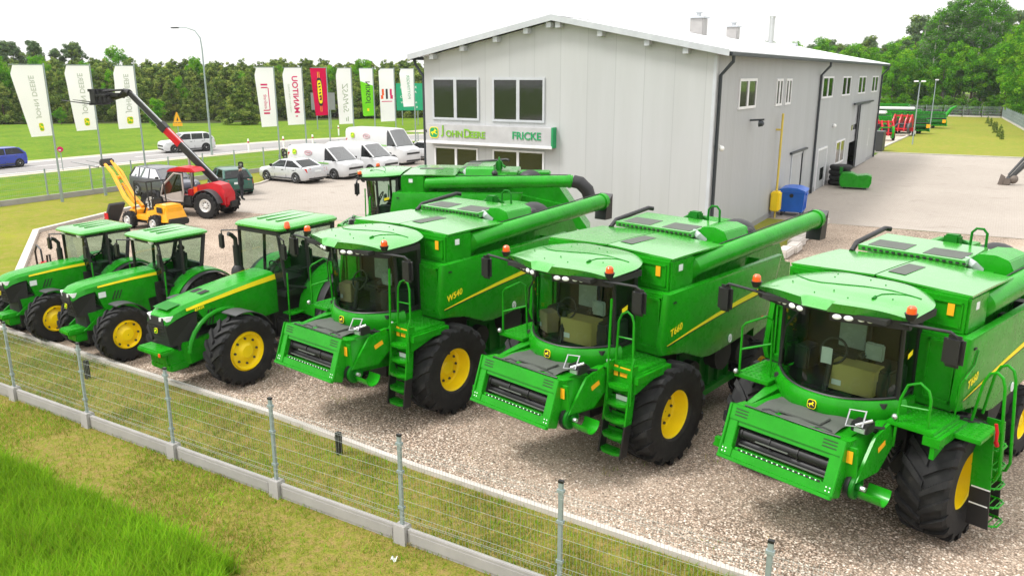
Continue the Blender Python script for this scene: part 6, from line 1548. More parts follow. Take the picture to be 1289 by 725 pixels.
def dirz(x, y): return math.atan2(-x, y)          # yaw that shows the cloth square to the camera
def fl(y, w, h, tp, turn, label, bg, deco, **k): return flag(y, w, h, tp, math.atan2(43.1, y) + R_(turn), label, bg, deco, **k)
fl(23.55, 1.5, 3.45, .62, 0, 'white flag with green and yellow badge, narrowing downwards, no boom before it', M['cloth_white'], jd, x=-41.5)
fl(26.1, 1.22, 3.3, .80, 8, 'white flag with badge just behind the raised forks', M['cloth_white'], jd, x=-41.7)
fl(28.8, 1.06, 3.35, 1.06, 14, 'white flag with badge crossed by the upper end of the black boom', M['cloth_white'], jd, x=-41.9)
def d4(c, pos, w, h):
    for v0, v1 in ((.27, .30), (.325, .345), (.71, .73), (.755, .785)): patch(c, pos, 'print_bar', M['crimson'], .38, .75, v0, v1)
    patch(c, pos, 'print_bar', M['crimson'], .33, .38, .34, .72)
    wtext(c, pos, w, h, 'eafirelt', .34, M['crimson'], .58, .70, .3, .0)
fl(40.1, 1.26, 3.9, .80, 0, 'white flag with crimson bracket logo, beside the flag with large crimson letters', M['cloth_white'], d4)
def d5(c, pos, w, h):
    wtext(c, pos, w, h, 'MANITOU', .56, M['crimson'], .40, .80, 0, .014); wtext(c, pos, w, h, 'HANDLING YOUR WORLD', .16, M['print_grey'], .74, .78, 0, 0)
    patch(c, pos, 'print_bar', M['crimson'], .36, .5, .84, .86)
fl(42.7, 1.32, 3.9, .86, 0, 'white flag with large crimson letters running up it', M['cloth_white'], d5)
def d6(c, pos, w, h):
    def ov(b, k, m, off):
        b.mat(m).add([pos(.5 + .17 * k * math.copysign(abs(math.cos(q)) ** .6, math.cos(q)), .5 + (.27 * k - .02 * (1 - k)) * math.copysign(abs(math.sin(q)) ** .6, math.sin(q)), off) for q in [2 * math.pi * i / 24 for i in range(24)]], [tuple(range(24))])
    def f(b):
        ov(b, 1.1, 0, .010); ov(b, .92, 1, .013); b.mat(0)
        for k in range(6): b.grid(lambda u, v: pos(.42 + .15 * u, .30 + k * .066 + .032 * v + .02 * u, .016), 2, 2)
    part('print_oval', None, f, [M['print_black'], M['decal_yellow']], c, sharp=0)
    for a, e in ((.08, .2), (.8, .92)):
        patch(c, pos, 'print_line', M['decal_yellow'], .44, .46, a, e); patch(c, pos, 'print_line', M['decal_yellow'], .54, .56, a, e)
fl(45.15, 1.12, 3.35, .80, 4, 'red flag with yellow oval badge, between white flags', M['cloth_red'], d6, clip=0)
def d7(c, pos, w, h):
    wtext(c, pos, w, h, 'SaMASZ', .62, M['print_grey'], .46, .80, .2, -.004)
    patch(c, pos, 'print_bar', M['print_grey'], .3, .36, .87, .95); patch(c, pos, 'print_bar', M['print_grey'], .42, .48, .89, .95)
fl(47.8, 1.12, 4.1, .92, 2, 'white flag with large grey green slanted letters', M['cloth_white'], d7)
def d8(c, pos, w, h):
    part('cloth', None, lambda b: b.grid(lambda u, v: pos(.0 + u, .36 + .64 * v - .10 * u * (1 - v), .006), 8, 16), M['cloth_lime'], c, sharp=60)
    wtext(c, pos, w, h, 'JOSKIN', .52, M['print_black'], .44, .73, 0, .006)
    patch(c, pos, 'print_bar', M['decal_yellow'], .42, .6, .84, .9, .012)
fl(50.3, 1.02, 3.6, .82, 2, 'white and lime green flag with dark letters', M['cloth_white'], d8, clip=0)
def d9(c, pos, w, h):
    for k, (u0, m) in enumerate(((.16, M['crimson']), (.44, M['print_black']), (.70, M['orange']))):
        patch(c, pos, 'print_bar', m, u0, u0 + .14, .38, .50); patch(c, pos, 'print_bar', m, u0 + (-.06 if k == 0 else .06 if k == 2 else 0), u0 + .14 + (-.02 if k == 0 else .08 if k == 2 else 0), .50, .57)
    patch(c, pos, 'print_line', M['crimson'], .15, .88, .61, .625)
fl(52.9, 1.20, 4.15, .96, 2, 'white flag with small red, black and orange mark at its middle', M['cloth_white'], d9, clip=.02)
fl(55.5, 1.2, 3.05, .74, 0, 'short white flag with green letters, nearest to the hall', M['cloth_white'], lambda c, pos, w, h: wtext(c, pos, w, h, 'PÖTTINGER', .36, M['print_green'], .42, .80, 0, 0))
# ------------------------------------------------------------------ road furniture
def lampf(b): b.tube([(0, 0, 0), (0, 0, 4), (0, 0, 8.3), (-.08, 0, 9.2), (-.45, -.1, 9.75), (-1.1, -.3, 9.98), (-1.7, -.5, 9.98)], [.09, .075, .055, .05, .045, .04, .035], 10)
t = thing('street_lamp', 'tall curved street lamp beside the road', 'street lamp', (-55.6, 44.4, 0), R_(10))
part('mast', None, lampf, M['galv'], t); part('lamp_head', None, lambda b: b.box(-2.3, -1.65, -.75, -.42, 9.93, 10.03, .03), M['darkgrey'], t)
def wsign(b):
    b.mat(0).tube([(0, 0, 0), (0, 0, 2.6)], .04, 8)
t = thing('traffic_sign', 'orange triangular roadwork sign seen beyond the white crossover', 'sign', (-67.5, 50.3, 0), math.atan2(67.5, 50.3))
part('post', None, lambda b: b.tube([(0, .05, 0), (0, .05, 2.9)], .04, 8), M['galv'], t)
part('sign_plate', None, lambda b: b.prism([(-.36, 2.0), (.36, 2.0), (.05, 2.95), (-.05, 2.95)], -.02, .02, 'y'), M['orange_sticker'], t)
part('sign_plate', None, lambda b: b.box(-.42, .42, -.02, .02, 1.65, 1.95), M['orange_sticker'], t)
part('pictogram', None, lambda b: b.prism([(-.07, 2.15), (.09, 2.15), (.03, 2.55)], -.026, -.021, 'y'), M['print_black'], t)
t = thing('traffic_sign', 'small round red sign on a thin post at the far road edge', 'sign', (-55.3, 31.7, 0), math.atan2(55.3, 31.7))
part('post', None, lambda b: b.tube([(0, .04, 0), (0, .04, 1.62)], .03, 8), M['galv'], t)
part('sign_plate', None, lambda b: (b.mat(0).lathe([(0, .19), (.02, .19)], 'y', 20, (0, -.02, 1.45)), b.mat(1).box(-.10, .04, -.03, -.022, 1.36, 1.44)), [M['crimson'], M['paper']], t)
t = thing('direction_board', 'grey back of a road sign board on two legs, behind the red flag', 'sign', (-70.5, 73.0, 0), math.atan2(70.5, 73.0) )
part('board', None, lambda b: b.box(-1.4, 1.4, -.03, .03, 2.3, 4.3), M['grey'], t)
for x in (-.8, .8): part('leg', None, lambda b: b.box(-.06, .06, .03, .12, 0, 4.2), M['galv'], t, loc=(x, 0, 0))
t = thing('direction_board', 'green direction board with white lines of writing, behind the flags nearest the hall', 'sign', (-66.5, 84.6, 0), math.atan2(66.5, 84.6))
part('board', None, lambda b: b.box(-1.7, 1.7, -.03, .03, 1.9, 5.3), M['sign_green'], t)
def bt(b):
    for s, x, z, sz in (('BIALYSTOK', -.1, 4.8, .42), ('LOMZA', .2, 4.2, .42), ('OSTROW', -.3, 3.6, .42), ('WARSZAWA', -.1, 2.9, .36), ('8', .9, 2.3, .36)):
        vs, fs = text_geo(s, sz, .003, 0, 1.0, 'CENTER', .004); b.add(vs, fs, T=frame_T((x, -.035, z), (1, 0, 0), (0, -1, 0)))
part('lettering', None, bt, M['paper'], t, sharp=0)
for x in (-1.0, 1.0): part('leg', None, lambda b: b.box(-.06, .06, .03, .12, 0, 5.2), M['galv'], t, loc=(x, 0, 0))
t = thing('brand_totem', 'pale grey sign column with green and yellow deer badge beside the hall corner', 'sign', (-30.2, 41.3, .012), math.atan2(30.2, 41.3))
part('column', None, lambda b: b.box(-.75, .75, -.12, .12, 0, 4.55, .02), M['sign_grey'], t)
part('emblem', None, lambda b: emblem_geo(b, .62, frame_T((.18, -.125, 3.92), (1, 0, 0), (0, -1, 0))), [M['decal_yellow'], M['fr_green'], M['decal_yellow']], t, sharp=0)
def delin(b):
    b.mat(0).loft([[(-.06, -.05, z), (.06, -.05, z), (.06, .05, z), (-.06, .05, z)] for z in (0, 1.0)] + [[(-.06, -.05, 1.08), (.06, -.05, 1.08), (.02, .05, 1.1), (-.02, .05, 1.1)]]); b.mat(1).box(-.062, .062, -.053, .053, .75, .88)
for i, (x, y) in enumerate(((-55.3, 48.0), (-54.9, 51.6), (-54.3, 54.6), (-52.9, 60.1), (-51.6, 63.0), (-49.3, 67.2), (-61.9, 66.2))):
    solo('delineator_post', delin, [M['white'], M['red_lens']], 'white roadside marker post with dark band at the road edge beyond the parked vehicles', 'post', (x, y, 0), group='white marker posts at the road', key='delin')
def spost(b):
    b.mat(0).tube([(0, 0, 0), (0, 0, 1.0)], .035, 8); b.box(-.14, .14, -.06, .06, .95, 1.5, .04)
    b.mat(1).lathe([(0, .075), (.01, .06)], 'y', 12, (0, -.072, 1.34)); b.lathe([(0, .075), (.01, .06)], 'y', 12, (0, -.072, 1.1))
for i, (x, y) in enumerate(((-37.9, 32.2), (-41.0, 38.6), (-42.2, 39.6))):
    solo('yard_light', spost, [M['black'], M['g_lamp'] if 'g_lamp' in M else M.setdefault('g_lamp', plain('dull_lens', (.3, .33, .25), .3))], ['black post light beside the dark green hatchback', 'black post light just behind the silver saloon', 'black post light beyond the white vans, by the fence'][i], 'light', (x, y, 0), (0, 0, math.atan2(-x, y)), key='spost')
# ------------------------------------------------------------------ machines stored behind the hall
HG = 'machines stored behind the hall'
def header(label, loc, rz, L, mats, h=1.6, white=False):
    t = thing('harvest_header', label, 'farm machine', loc, rz, HG)
    def fr(b):
        for z in (.5, .5 + (h - .5) * .5, h): b.box(-L / 2, L / 2, .22, .42, z - .09, z + .09, .02)
        b.hexa([(-L / 2, .25, .45), (L / 2, .25, .45), (L / 2, .3, .45), (-L / 2, .3, .45), (-L / 2, .3, h * .92), (L / 2, .3, h * .92), (L / 2, .36, h * .92), (-L / 2, .36, h * .92)])
        for k in range(int(L / .55)):
            x = -L / 2 + .3 + k * .55; b.box(x - .04, x + .04, .15, .45, .4, h); b.prism([(-1.15, .34), (-.2, .40), (.2, .62)], x - .05, x + .05, 'x')
        b.box(-L / 2, L / 2, -.9, .3, .35, .48); b.cyl((-L / 2, -.1, .78), (L / 2, -.1, .78), .24, 10)
    part('frame', None, lambda b: (fr(b), b.prism([(-1.4, .3), (.2, .3), (.4, h), (-.2, h * .9), (-1.0, .8)], -L / 2 - .06, -L / 2, 'x'), b.prism([(-1.4, .3), (.2, .3), (.4, h), (-.2, h * .9), (-1.0, .8)], L / 2, L / 2 + .06, 'x')), mats[0], t)
    def reel(b):
        b.cyl((-L / 2, -.7, 1.2), (L / 2, -.7, 1.2), .08, 8)
        for k in range(5):
            q = 2 * math.pi * k / 5; b.cyl((-L / 2, -.7 + .45 * math.cos(q), 1.2 + .45 * math.sin(q)), (L / 2, -.7 + .45 * math.cos(q), 1.2 + .45 * math.sin(q)), .035, 6)
    part('reel', None, reel, mats[1], t)
    if white: part('cover', None, lambda b: b.box(-L * .3, L * .42, -.1, .7, h, h + .35, .08), M['white'], t)
    part('hose_box', None, lambda b: (b.box(-.6, .5, .45, .95, h * .55, h * .95, .06), b.tube([(-.9, .5, h), (-.4, .7, h + .15), (.6, .7, h + .1), (1.0, .5, h)], .05, 6)), M['black'], t)
    for x in (-L * .48, L * .46): part('warning_plate', None, lambda b: b.box(x - .2, x + .2, -1.3, -1.27, .7, 1.1), M['orange_sticker'], t)
    part('trailer', None, lambda b: (b.box(-L / 2, L / 2, .6, .75, .4, .55), b.box(-L / 2 - .8, -L / 2, .6, .75, .4, .5)), M['darkgrey'], t)
    for x in (-L * .35, L * .35):
        for y in (.3, 1.0): wheel(t, (x, y, .35), .35, .22, .2, 1 if y > .5 else -1, 'hdr', [M['yellow'], M['darkgrey']], dish=.2, bolts=5, hub=.05, plaintyre=True)
    return t
header('long green harvest header lying farthest back beneath the trees', (-17.5, 128, 0), R_(8), 11, (M['green'], M['green_dark']), 2.3)
header('long green header with white cover, middle one of the stored row', (-14.5, 120, 0), R_(5), 9.5, (M['green'], M['green_dark']), 1.9, True)
header('green header with black reel, reaching out to the lawn edge', (-10.2, 113, 0), R_(14), 7.6, (M['green'], M['black']), 1.9)
header('green header on trailer behind the red machines', (-12.5, 103, 0), R_(3), 6.0, (M['green'], M['green_dark']), 1.7)
def redm(label, loc, rz, s=1.0, acc=None):
    t = thing('field_machine', label, 'farm machine', loc, rz, HG)
    part('frame', None, lambda b: (b.box(-1.0 * s, 1.0 * s, -.4, .5, .5, .9, .05), [b.prism([(-.8, .5), (.6, .5), (.8, 1.5 * s), (.1, 2.0 * s), (-.5, 1.5 * s)], x, x + .14, 'x', .03) for x in (-.9 * s, -.35, .25, .7)], b.cyl((-.9, .2, 1.3), (.85, .2, 1.3), .2, 10), b.box(-.95, .9, -.7, -.5, .7, .85), b.box(-.9, .85, .1, .3, 1.75 * s, 1.9 * s)), M['red'], t)
    part('drum', None, lambda b: (b.cyl((-.8, -.25, .9), (.65, -.25, .9), .33, 14), b.box(-.7, -.4, -.2, .4, 1.2, 1.6), b.box(.0, .2, -.3, .3, 1.3, 1.55)), M['black_matte'], t)
    part('rotor', None, lambda b: (b.lathe([(-.1, .1), (-.1, .62), (.1, .62), (.1, .1)], 'x', 20, (.75, -.3, .85)), b.tube([(-.9, -.9, .5), (-.4, -.6, 1.3), (.5, -.5, 1.3)], .07, 6)), acc or M['darkgrey'], t)
    for sd in (-1, 1): wheel(t, (sd * .95 * s, .2, .38), .38, .24, .2, sd, 'redm', [M['white'], M['darkgrey']], dish=.2, bolts=5, hub=.05, plaintyre=True)
header('green header with white strip along its top, between two plainer green ones', (-15.5, 108.5, 0), R_(-4), 7.0, (M['green'], M['black']), 1.8, True)
header('short green header standing closest to the two lamp posts', (-9.3, 101.5, 0), R_(20), 3.6, (M['green_dark'], M['black']), 1.7)
redm('red field machine with green drum, nearest the hall corner', (-10.4, 89.5, 0), R_(15), 1.0, M['green'])
redm('tall red field machine beside the lawn edging', (-9.5, 97.5, 0), R_(-10), 1.15)
redm('red field machine partly hidden by the hall corner', (-12.2, 92.5, 0), R_(40), 1.1)
t = thing('cutter_table', 'long black cutter table with green upswept end, lying before the covered headers', 'farm machine', (-11.6, 118, 0), R_(10), HG)
part('table', None, lambda b: (b.box(-4.5, 4.2, -.6, .5, .9, 1.15, .04), b.box(-4.5, 4.2, .4, .6, .6, 1.6, .04), [b.box(x, x + .08, -1.1, -.6, .85, 1.0) for x in [-4.4 + .45 * k for k in range(20)]]), M['black'], t)
part('end_arm', None, lambda b: (b.tube([(4.2, 0, .9), (4.9, 0, 1.3), (5.5, 0, 2.2), (6.0, 0, 2.5)], [.3, .25, .2, .12], 8), b.box(3.4, 4.4, -.5, .6, .5, 1.3, .08)), M['green'], t)
part('stand', None, lambda b: [b.box(x, x + .12, -.2, .2, 0, .9) for x in (-3.5, 3.0)], M['darkgrey'], t)
t = thing('farm_trailer', 'green machine with pale yellow hood behind the red field machines', 'farm machine', (-13.6, 97.5, 0), R_(-8), HG)
part('hood', None, lambda b: (b.box(-1.6, 1.6, -.8, .8, .8, 1.9, .15), b.box(-1.2, .6, -.6, .6, 1.9, 2.6, .2)), M['green'], t)
part('side_cover', None, lambda b: b.box(-1.2, .4, -.86, -.8, 1.0, 1.7, .02), M['decal_yellow'], t)
part('grille', None, lambda b: b.box(.6, 1.4, -.83, -.8, .95, 1.6), M['black_matte'], t)
for x in (-1.0, 1.0): wheel(t, (x, -.8, .5), .5, .3, .26, -1, 'ftr', [M['yellow'], M['darkgrey']], dish=.2, bolts=5, hub=.06, plaintyre=True)
def lp(b): b.tube([(0, 0, 0), (0, 0, 5.7)], [.06, .045], 8)
for i, (x, y) in enumerate(((-7.35, 85.6), (-7.8, 110.5))):
    t = thing('lamp_post', ['thin lamp post with two white heads, nearer one by the back lawn', 'thin lamp post with one white head, farther one by the back lawn'][i], 'lamp post', (x, y, 0), 0)
    part('mast', 'lpm', lp, M['galv'], t)
    for sx in ((-.32, .28) if i == 0 else (.1,)): part('lamp_head', 'lph', lambda b: (b.box(-.2, .2, -.25, .12, 5.72, 5.86, .03)), M['white'], t, loc=(sx, 0, 0))
# far fence round the back lawn
t = thing('back_fence', 'grey mesh fence round the far lawn before the wood', 'fence', (-9.5, 147.0, 0))
def bp(b, L):
    for k in range(int(L / .12)): b.box(k * .12, k * .12 + .018, -.004, .004, .2, 1.6)
    for z in (.25, .6, 1.0, 1.4, 1.6): b.box(0, L, -.008, .008, z, z + .025)
def run(p0, p1, step):
    d = Vector(p1) - Vector(p0); n = int(d.length / step); a = math.atan2(d.y, d.x)
    for k in range(n):
        q = Vector(p0) + d * (k / n)
        part('mesh_panel', 'bfp%d' % int(step * 10), lambda b: bp(b, step), M['galv'], t, sharp=0, loc=(q.x + 9.5, q.y - 147.0, 0), rot=(0, 0, a))
        part('post', 'bpost', lambda b: b.box(-.03, .03, -.03, .03, 0, 1.75), M['galv'], t, loc=(q.x + 9.5, q.y - 147.0, 0))
        part('base_slab', 'bslab%d' % int(step * 10), lambda b: b.box(0, step, -.04, .04, 0, .22), M['concrete'], t, loc=(q.x + 9.5, q.y - 147.0, 0), rot=(0, 0, a))
run((-24.5, 149.0), (-.7, 146.0), 2.5); run((-.7, 146.0), (2.1, 112), 2.5); run((2.1, 112), (2.6, 70), 2.5)
# ------------------------------------------------------------------ trees
M['lf_pine_a'] = leafmat('pine_needles_dark', (.09, .155, .03), .3, .3); M['lf_pine_b'] = leafmat('pine_needles_mid', (.195, .28, .052), .35, .3); M['lf_pine_c'] = leafmat('pine_tips_light', (.31, .37, .075), .35, .25)
M['lf_dec_a'] = leafmat('leaves_bright', (.13, .38, .008), .45, .25); M['lf_dec_b'] = leafmat('leaves_mid', (.07, .24, .010), .4, .25); M['lf_dec_c'] = leafmat('leaves_yellow_green', (.22, .44, .015), .45, .2)
M['lf_old_a'] = leafmat('hazed_pine_needles', (.10, .17, .07), .3, .3); M['lf_old_b'] = leafmat('hazed_pine_needles_pale', (.17, .26, .115), .35, .3)  # needle colours lightened and greyed: distance haze painted into the foliage
M['bark'] = plain('brown_bark', (.10, .07, .05), .9); M['bark_pale'] = paint('birch_bark', (.55, .53, .48), .8, 0, .35)
def crown_mesh(name, seed, spots, n_leaf, size, mats, w):
    """spots: list of (x,y,z,r) clumps; flat leaf faces scattered through each clump, denser at the shell"""
    r = np.random.RandomState(seed); S = np.array(spots, float)
    wt = S[:, 3] ** 2; wt /= wt.sum()
    ci = r.choice(len(S), n_leaf, p=wt); d = r.normal(size=(n_leaf, 3)); d /= np.linalg.norm(d, axis=1)[:, None]
    rad = S[ci, 3] * r.uniform(.35, 1.08, n_leaf) ** .6
    c = S[ci, :3] + d * rad[:, None] * np.array([1, 1, .8])
    nrm = d * .7 + r.normal(size=(n_leaf, 3)) * .6 + np.array([0, 0, .35]); nrm /= np.linalg.norm(nrm, axis=1)[:, None]
    a = np.cross(nrm, r.normal(size=(n_leaf, 3))); a /= np.linalg.norm(a, axis=1)[:, None]; b = np.cross(nrm, a)
    s = size * r.uniform(.5, 1.25, (n_leaf, 1)); e = r.uniform(.45, 1.0, (n_leaf, 1))
    V = np.stack([c - a * s, c - b * s * e * .7 + nrm * s * .15, c + a * s, c + b * s * e * .7 + nrm * s * .1], 1).reshape(-1, 3)
    F = np.arange(n_leaf * 4).reshape(-1, 4)
    pm = r.choice(len(mats), len(S), p=w); mi = np.where(r.rand(n_leaf) < .72, pm[ci], r.choice(len(mats), n_leaf, p=w))
    me = bpy.data.meshes.new(name); me.vertices.add(len(V)); me.vertices.foreach_set('co', V.astype(np.float32).ravel())
    me.loops.add(F.size); me.loops.foreach_set('vertex_index', F.astype(np.int32).ravel()); me.polygons.add(len(F))
    me.polygons.foreach_set('loop_start', np.arange(0, F.size, 4, dtype=np.int32)); me.polygons.foreach_set('loop_total', np.full(len(F), 4, dtype=np.int32))
    for m in mats: me.materials.append(m)
    me.polygons.foreach_set('material_index', mi.astype(np.int32)); me.update(calc_edges=True); return me
def trunk_mesh(name, h, r0, mat, seed, limbs=(), lean=.02):
    q = random.Random(seed); b = B(); pts = []; x = y = 0
    for i in range(7):
        pts.append((x, y, h * i / 6)); x += q.uniform(-1, 1) * lean * h; y += q.uniform(-1, 1) * lean * h
    b.tube(pts, [r0 * (1.25 if i == 0 else 1 - .13 * i) for i in range(7)], 7)
    for (z, L, a, up) in limbs:
        i = min(5, int(z / h * 6)); p = Vector(pts[i]); p.z = z
        b.tube([tuple(p), tuple(p + Vector((math.cos(a) * L * .5, math.sin(a) * L * .5, up * .4))), tuple(p + Vector((math.cos(a) * L, math.sin(a) * L, up)))], [r0 * .4, r0 * .25, r0 * .1], 5)
    return b.mesh(name, mat)
VAR = {}
def variant(kind, i):
    k = (kind, i)
    if k in VAR: return VAR[k]
    q = random.Random(hash_(kind) + i * 17); sp = []
    if kind == 'bushpine':            # young pine, foliage almost to the ground, unit height 8
        h = 8
        for j in range(84):
            z = .3 + (h - .7) * q.random() ** .95; u = z / h
            R = 2.15 * (1 - u ** 1.7) ** .75 + .12; a = q.uniform(0, 6.28); rr = R * q.uniform(.45, 1.0)
            sp.append((rr * math.cos(a), rr * math.sin(a), z, q.uniform(.36, .80) * (1.12 - .5 * u)))
        for j in range(5): sp.append((q.uniform(-.5, .5), q.uniform(-.5, .5), h - .1 - .25 * j, .28))
        cm = crown_mesh('crown', 11 + i, sp, 7500, .19, [M['lf_pine_a'], M['lf_pine_b'], M['lf_pine_c']], [.34, .42, .24]); tm = trunk_mesh('trunk', h * .9, .13, M['bark'], i)
    elif kind == 'deciduous':         # unit height 12
        h = 12
        lobes = [(q.uniform(-2, 2), q.uniform(-2, 2), q.uniform(4, 10.5), q.uniform(1.3, 2.3)) for _ in range(11)] + [(0, 0, 11, 1.2), (.3, .2, 2.6, 1.6)]
        for (lx, ly, lz, lr) in lobes:
            for j in range(9):
                d = Vector((q.gauss(0, 1), q.gauss(0, 1), q.gauss(0, 1))).normalized() * lr * q.uniform(.5, 1.05); sp.append((lx + d.x, ly + d.y, lz + d.z, q.uniform(.45, .95)))
        cm = crown_mesh('crown', 31 + i, sp, 8500, .20, [M['lf_dec_a'], M['lf_dec_b'], M['lf_dec_c']], [.42, .34, .24])
        tm = trunk_mesh('trunk', 9.5, .2, M['bark'], i, [(3, 2.2, .5, 1.6), (4.5, 2.4, 2.6, 2), (6, 1.8, 4.6, 1.8)])
    elif kind == 'birch':             # unit height 18, pale visible trunk
        h = 18
        for j in range(60):
            z = q.uniform(6.5, 17.6); u = (z - 6) / 12; R = 2.5 * math.sin(math.pi * min(1, .18 + .78 * u)) ** .8 * (1.1 - .55 * u) + .2
            a = q.uniform(0, 6.28); rr = R * q.uniform(.3, 1.05); sp.append((rr * math.cos(a), rr * math.sin(a), z, q.uniform(.5, 1.0)))
        cm = crown_mesh('crown', 51 + i, sp, 6000, .18, [M['lf_dec_b'], M['lf_dec_a'], M['lf_old_b']], [.46, .26, .28])
        tm = trunk_mesh('trunk', 17, .21, M['bark_pale'], i + 3, [(7, 2.0, .3, 2), (9, 2, 2.4, 2.2), (11, 1.6, 4.2, 2), (5.2, 1.4, 5.6, 1.6)], .012)
    else:                             # old pine, unit height 16
        h = 16
        for j in range(78):
            z = q.uniform(4.5, 15.6); u = (z - 4.5) / 11.2; R = 2.7 * (1 - u ** 2.2) ** .6 + .35; a = q.uniform(0, 6.28); rr = R * q.uniform(.3, 1.1)
            sp.append((rr * math.cos(a), rr * math.sin(a), z, q.uniform(.45, .9)))
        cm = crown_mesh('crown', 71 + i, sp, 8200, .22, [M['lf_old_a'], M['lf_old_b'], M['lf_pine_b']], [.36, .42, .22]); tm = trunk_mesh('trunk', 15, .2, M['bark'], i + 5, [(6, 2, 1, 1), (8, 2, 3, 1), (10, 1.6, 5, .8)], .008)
    VAR[k] = (cm, tm, h); return VAR[k]
def hash_(s): return sum(ord(c) * (i + 1) for i, c in enumerate(s))
tq = random.Random(5)
def tree(kind, x, y, H, label, group, name='tree', wide=1.0):
    cm, tm, h = variant(kind, tq.randrange(4)); t = thing(name, label, 'tree' if name != 'shrub' else 'shrub', (x, y, 0), tq.uniform(0, 6.28), group); s = H / h
    t.scale = (s * wide, s * wide, s)
    link('trunk', tm, t); link('crown', cm, t); return t
# wood beyond the road (left)
A = Vector((-126, 50)); Bv = Vector((-66, 118)); dv = (Bv - A); Ln = dv.length; dv.normalize(); nv = Vector((-dv.y, dv.x))
GL = 'young pines of the wood beyond the road'
for row in range(5):
    s = tq.uniform(0, 2)
    while s < Ln:
        p = A + dv * s + nv * (row * 5.2 + tq.uniform(-1.6, 1.6) + 1.2 * math.sin(s * .35))
        H = tq.uniform(5.4, 7.2) + row * .42 + .35 * math.sin(s * .13 + row * 1.7)
        tree('bushpine', p.x, p.y, H, 'young bushy pine in the dense wood beyond the road', GL, 'pine_tree', tq.uniform(.9, 1.25))
        s += tq.uniform(2.6, 3.9) + row * .35
for i in range(64):      # far rows that close the skyline
    p = A + dv * (Ln * (i + tq.uniform(-.4, .4)) / 62) + nv * (31 + (i % 2) * 6)
    tree('bushpine', p.x, p.y, tq.uniform(8.0, 9.3), 'young bushy pine in the dense wood beyond the road', GL, 'pine_tree', tq.uniform(1.1, 1.4))
for i in range(24):      # old pines rising behind at the far left
    p = Vector((-169, 66)) + Vector((.82 * i + tq.uniform(-1, 1), .90 * i + tq.uniform(-6, 6)))
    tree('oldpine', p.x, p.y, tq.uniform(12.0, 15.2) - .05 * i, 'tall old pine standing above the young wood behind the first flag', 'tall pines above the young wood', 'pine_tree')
tree('deciduous', -141, 93, 11.5, 'bright green broad tree just beside the tall old pines', None, 'broadleaf_tree', .8)
for (x, y, H, lb) in ((-90.5, 64.5, 3.6, 'bright green bush at the wood edge by the street lamp'), (-86.5, 74.5, 5.0, 'rounded dark bush at the wood edge before the young pines')):
    tree('deciduous' if H < 4 else 'bushpine', x, y, H, lb, None, 'shrub', 1.5 if H > 4 else 1.2)
tree('deciduous', -62.5, 99.0, 4.6, 'light green shrub between flag row and hall corner', None, 'shrub', 1.2)
tree('deciduous', -107, 62, 2.2, 'pale flowering bush at the wood edge behind the left flags', None, 'shrub', 1.2)
for i in range(34):
    tree('bushpine', -64 + i * .45 + tq.uniform(-5, 5), 122 + i * 2.2, tq.uniform(7, 10), 'young bushy pine in the dense wood beyond the road', GL, 'pine_tree', 1.2)
for i in range(18):
    tree('bushpine', -129 - i * 1.6 + tq.uniform(-3, 3), 46 - i * 1.3 + tq.uniform(-4, 4), tq.uniform(6, 8), 'young bushy pine in the dense wood beyond the road', GL, 'pine_tree', 1.2)
for i in range(15):
    p = A + dv * (6 + i * 5.6 + tq.uniform(-2, 2)) + nv * tq.uniform(1, 14)
    tree('deciduous', p.x, p.y, tq.uniform(6.2, 9.2), 'lighter leafy tree growing among the young pines beyond the road', 'leafy trees among the young pines', 'broadleaf_tree', tq.uniform(.6, .9))
for i in range(18):
    p = A + dv * (3 + i * 5.0 + tq.uniform(-2, 2)) + nv * tq.uniform(-4.5, -1.5)
    tree('bushpine' if i % 3 else 'deciduous', p.x, p.y, tq.uniform(1.6, 3.4), 'low bush at the grassy edge of the wood beyond the road', 'low bushes at the wood edge', 'shrub', 1.4)
# wood behind the back lawn (right)
GB = 'broad trees behind the back fence'; GP = 'tall birches rising over the back wood'; GO = 'dark pines behind the hall roof'
for i in range(17):
    x = -27 + i * 1.9 + tq.uniform(-.6, .6)
    tree('deciduous', x, 152 + tq.uniform(-1, 3), tq.uniform(7.5, 10.5) + (1.5 if x > -8 else 0), 'bright broadleaf tree in the row just behind the back fence', GB, 'broadleaf_tree', tq.uniform(.8, 1.05))
for x, y, H in ((-11.8, 155, 17.0), (-10.0, 159, 18.5), (-8.6, 156, 18.8), (-7.0, 160, 19.5), (-5.6, 155, 18.6), (-4.3, 158, 18.0), (-2.6, 161, 18.5), (-13.5, 160, 15.0)):
    tree('birch', x, y, H, 'tall slim birch with pale trunk above the back wood', GP, 'birch_tree', tq.uniform(.85, 1.1))
for i in range(12):
    x = -34 + i * 2.2; tree('deciduous', x, 163 + tq.uniform(-2, 3), tq.uniform(10.0, 11.8) + max(0, (x + 20) * .22), 'broad green tree in the second row of the back wood', 'second row of the back wood', 'broadleaf_tree', 1.0)
for i in range(7):
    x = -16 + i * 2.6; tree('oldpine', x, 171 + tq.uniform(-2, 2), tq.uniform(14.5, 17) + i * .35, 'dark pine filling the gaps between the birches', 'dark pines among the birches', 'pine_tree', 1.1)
for i in range(30):
    x = -62 + i * 1.75; y = 196 + tq.uniform(-8, 14)
    tree('oldpine' if i % 3 else 'deciduous', x, y, tq.uniform(11.5, 14.2) + .02 * i, 'distant tree of the wood showing over the hall roof', GO, 'pine_tree' if i % 3 else 'broadleaf_tree', 1.15)
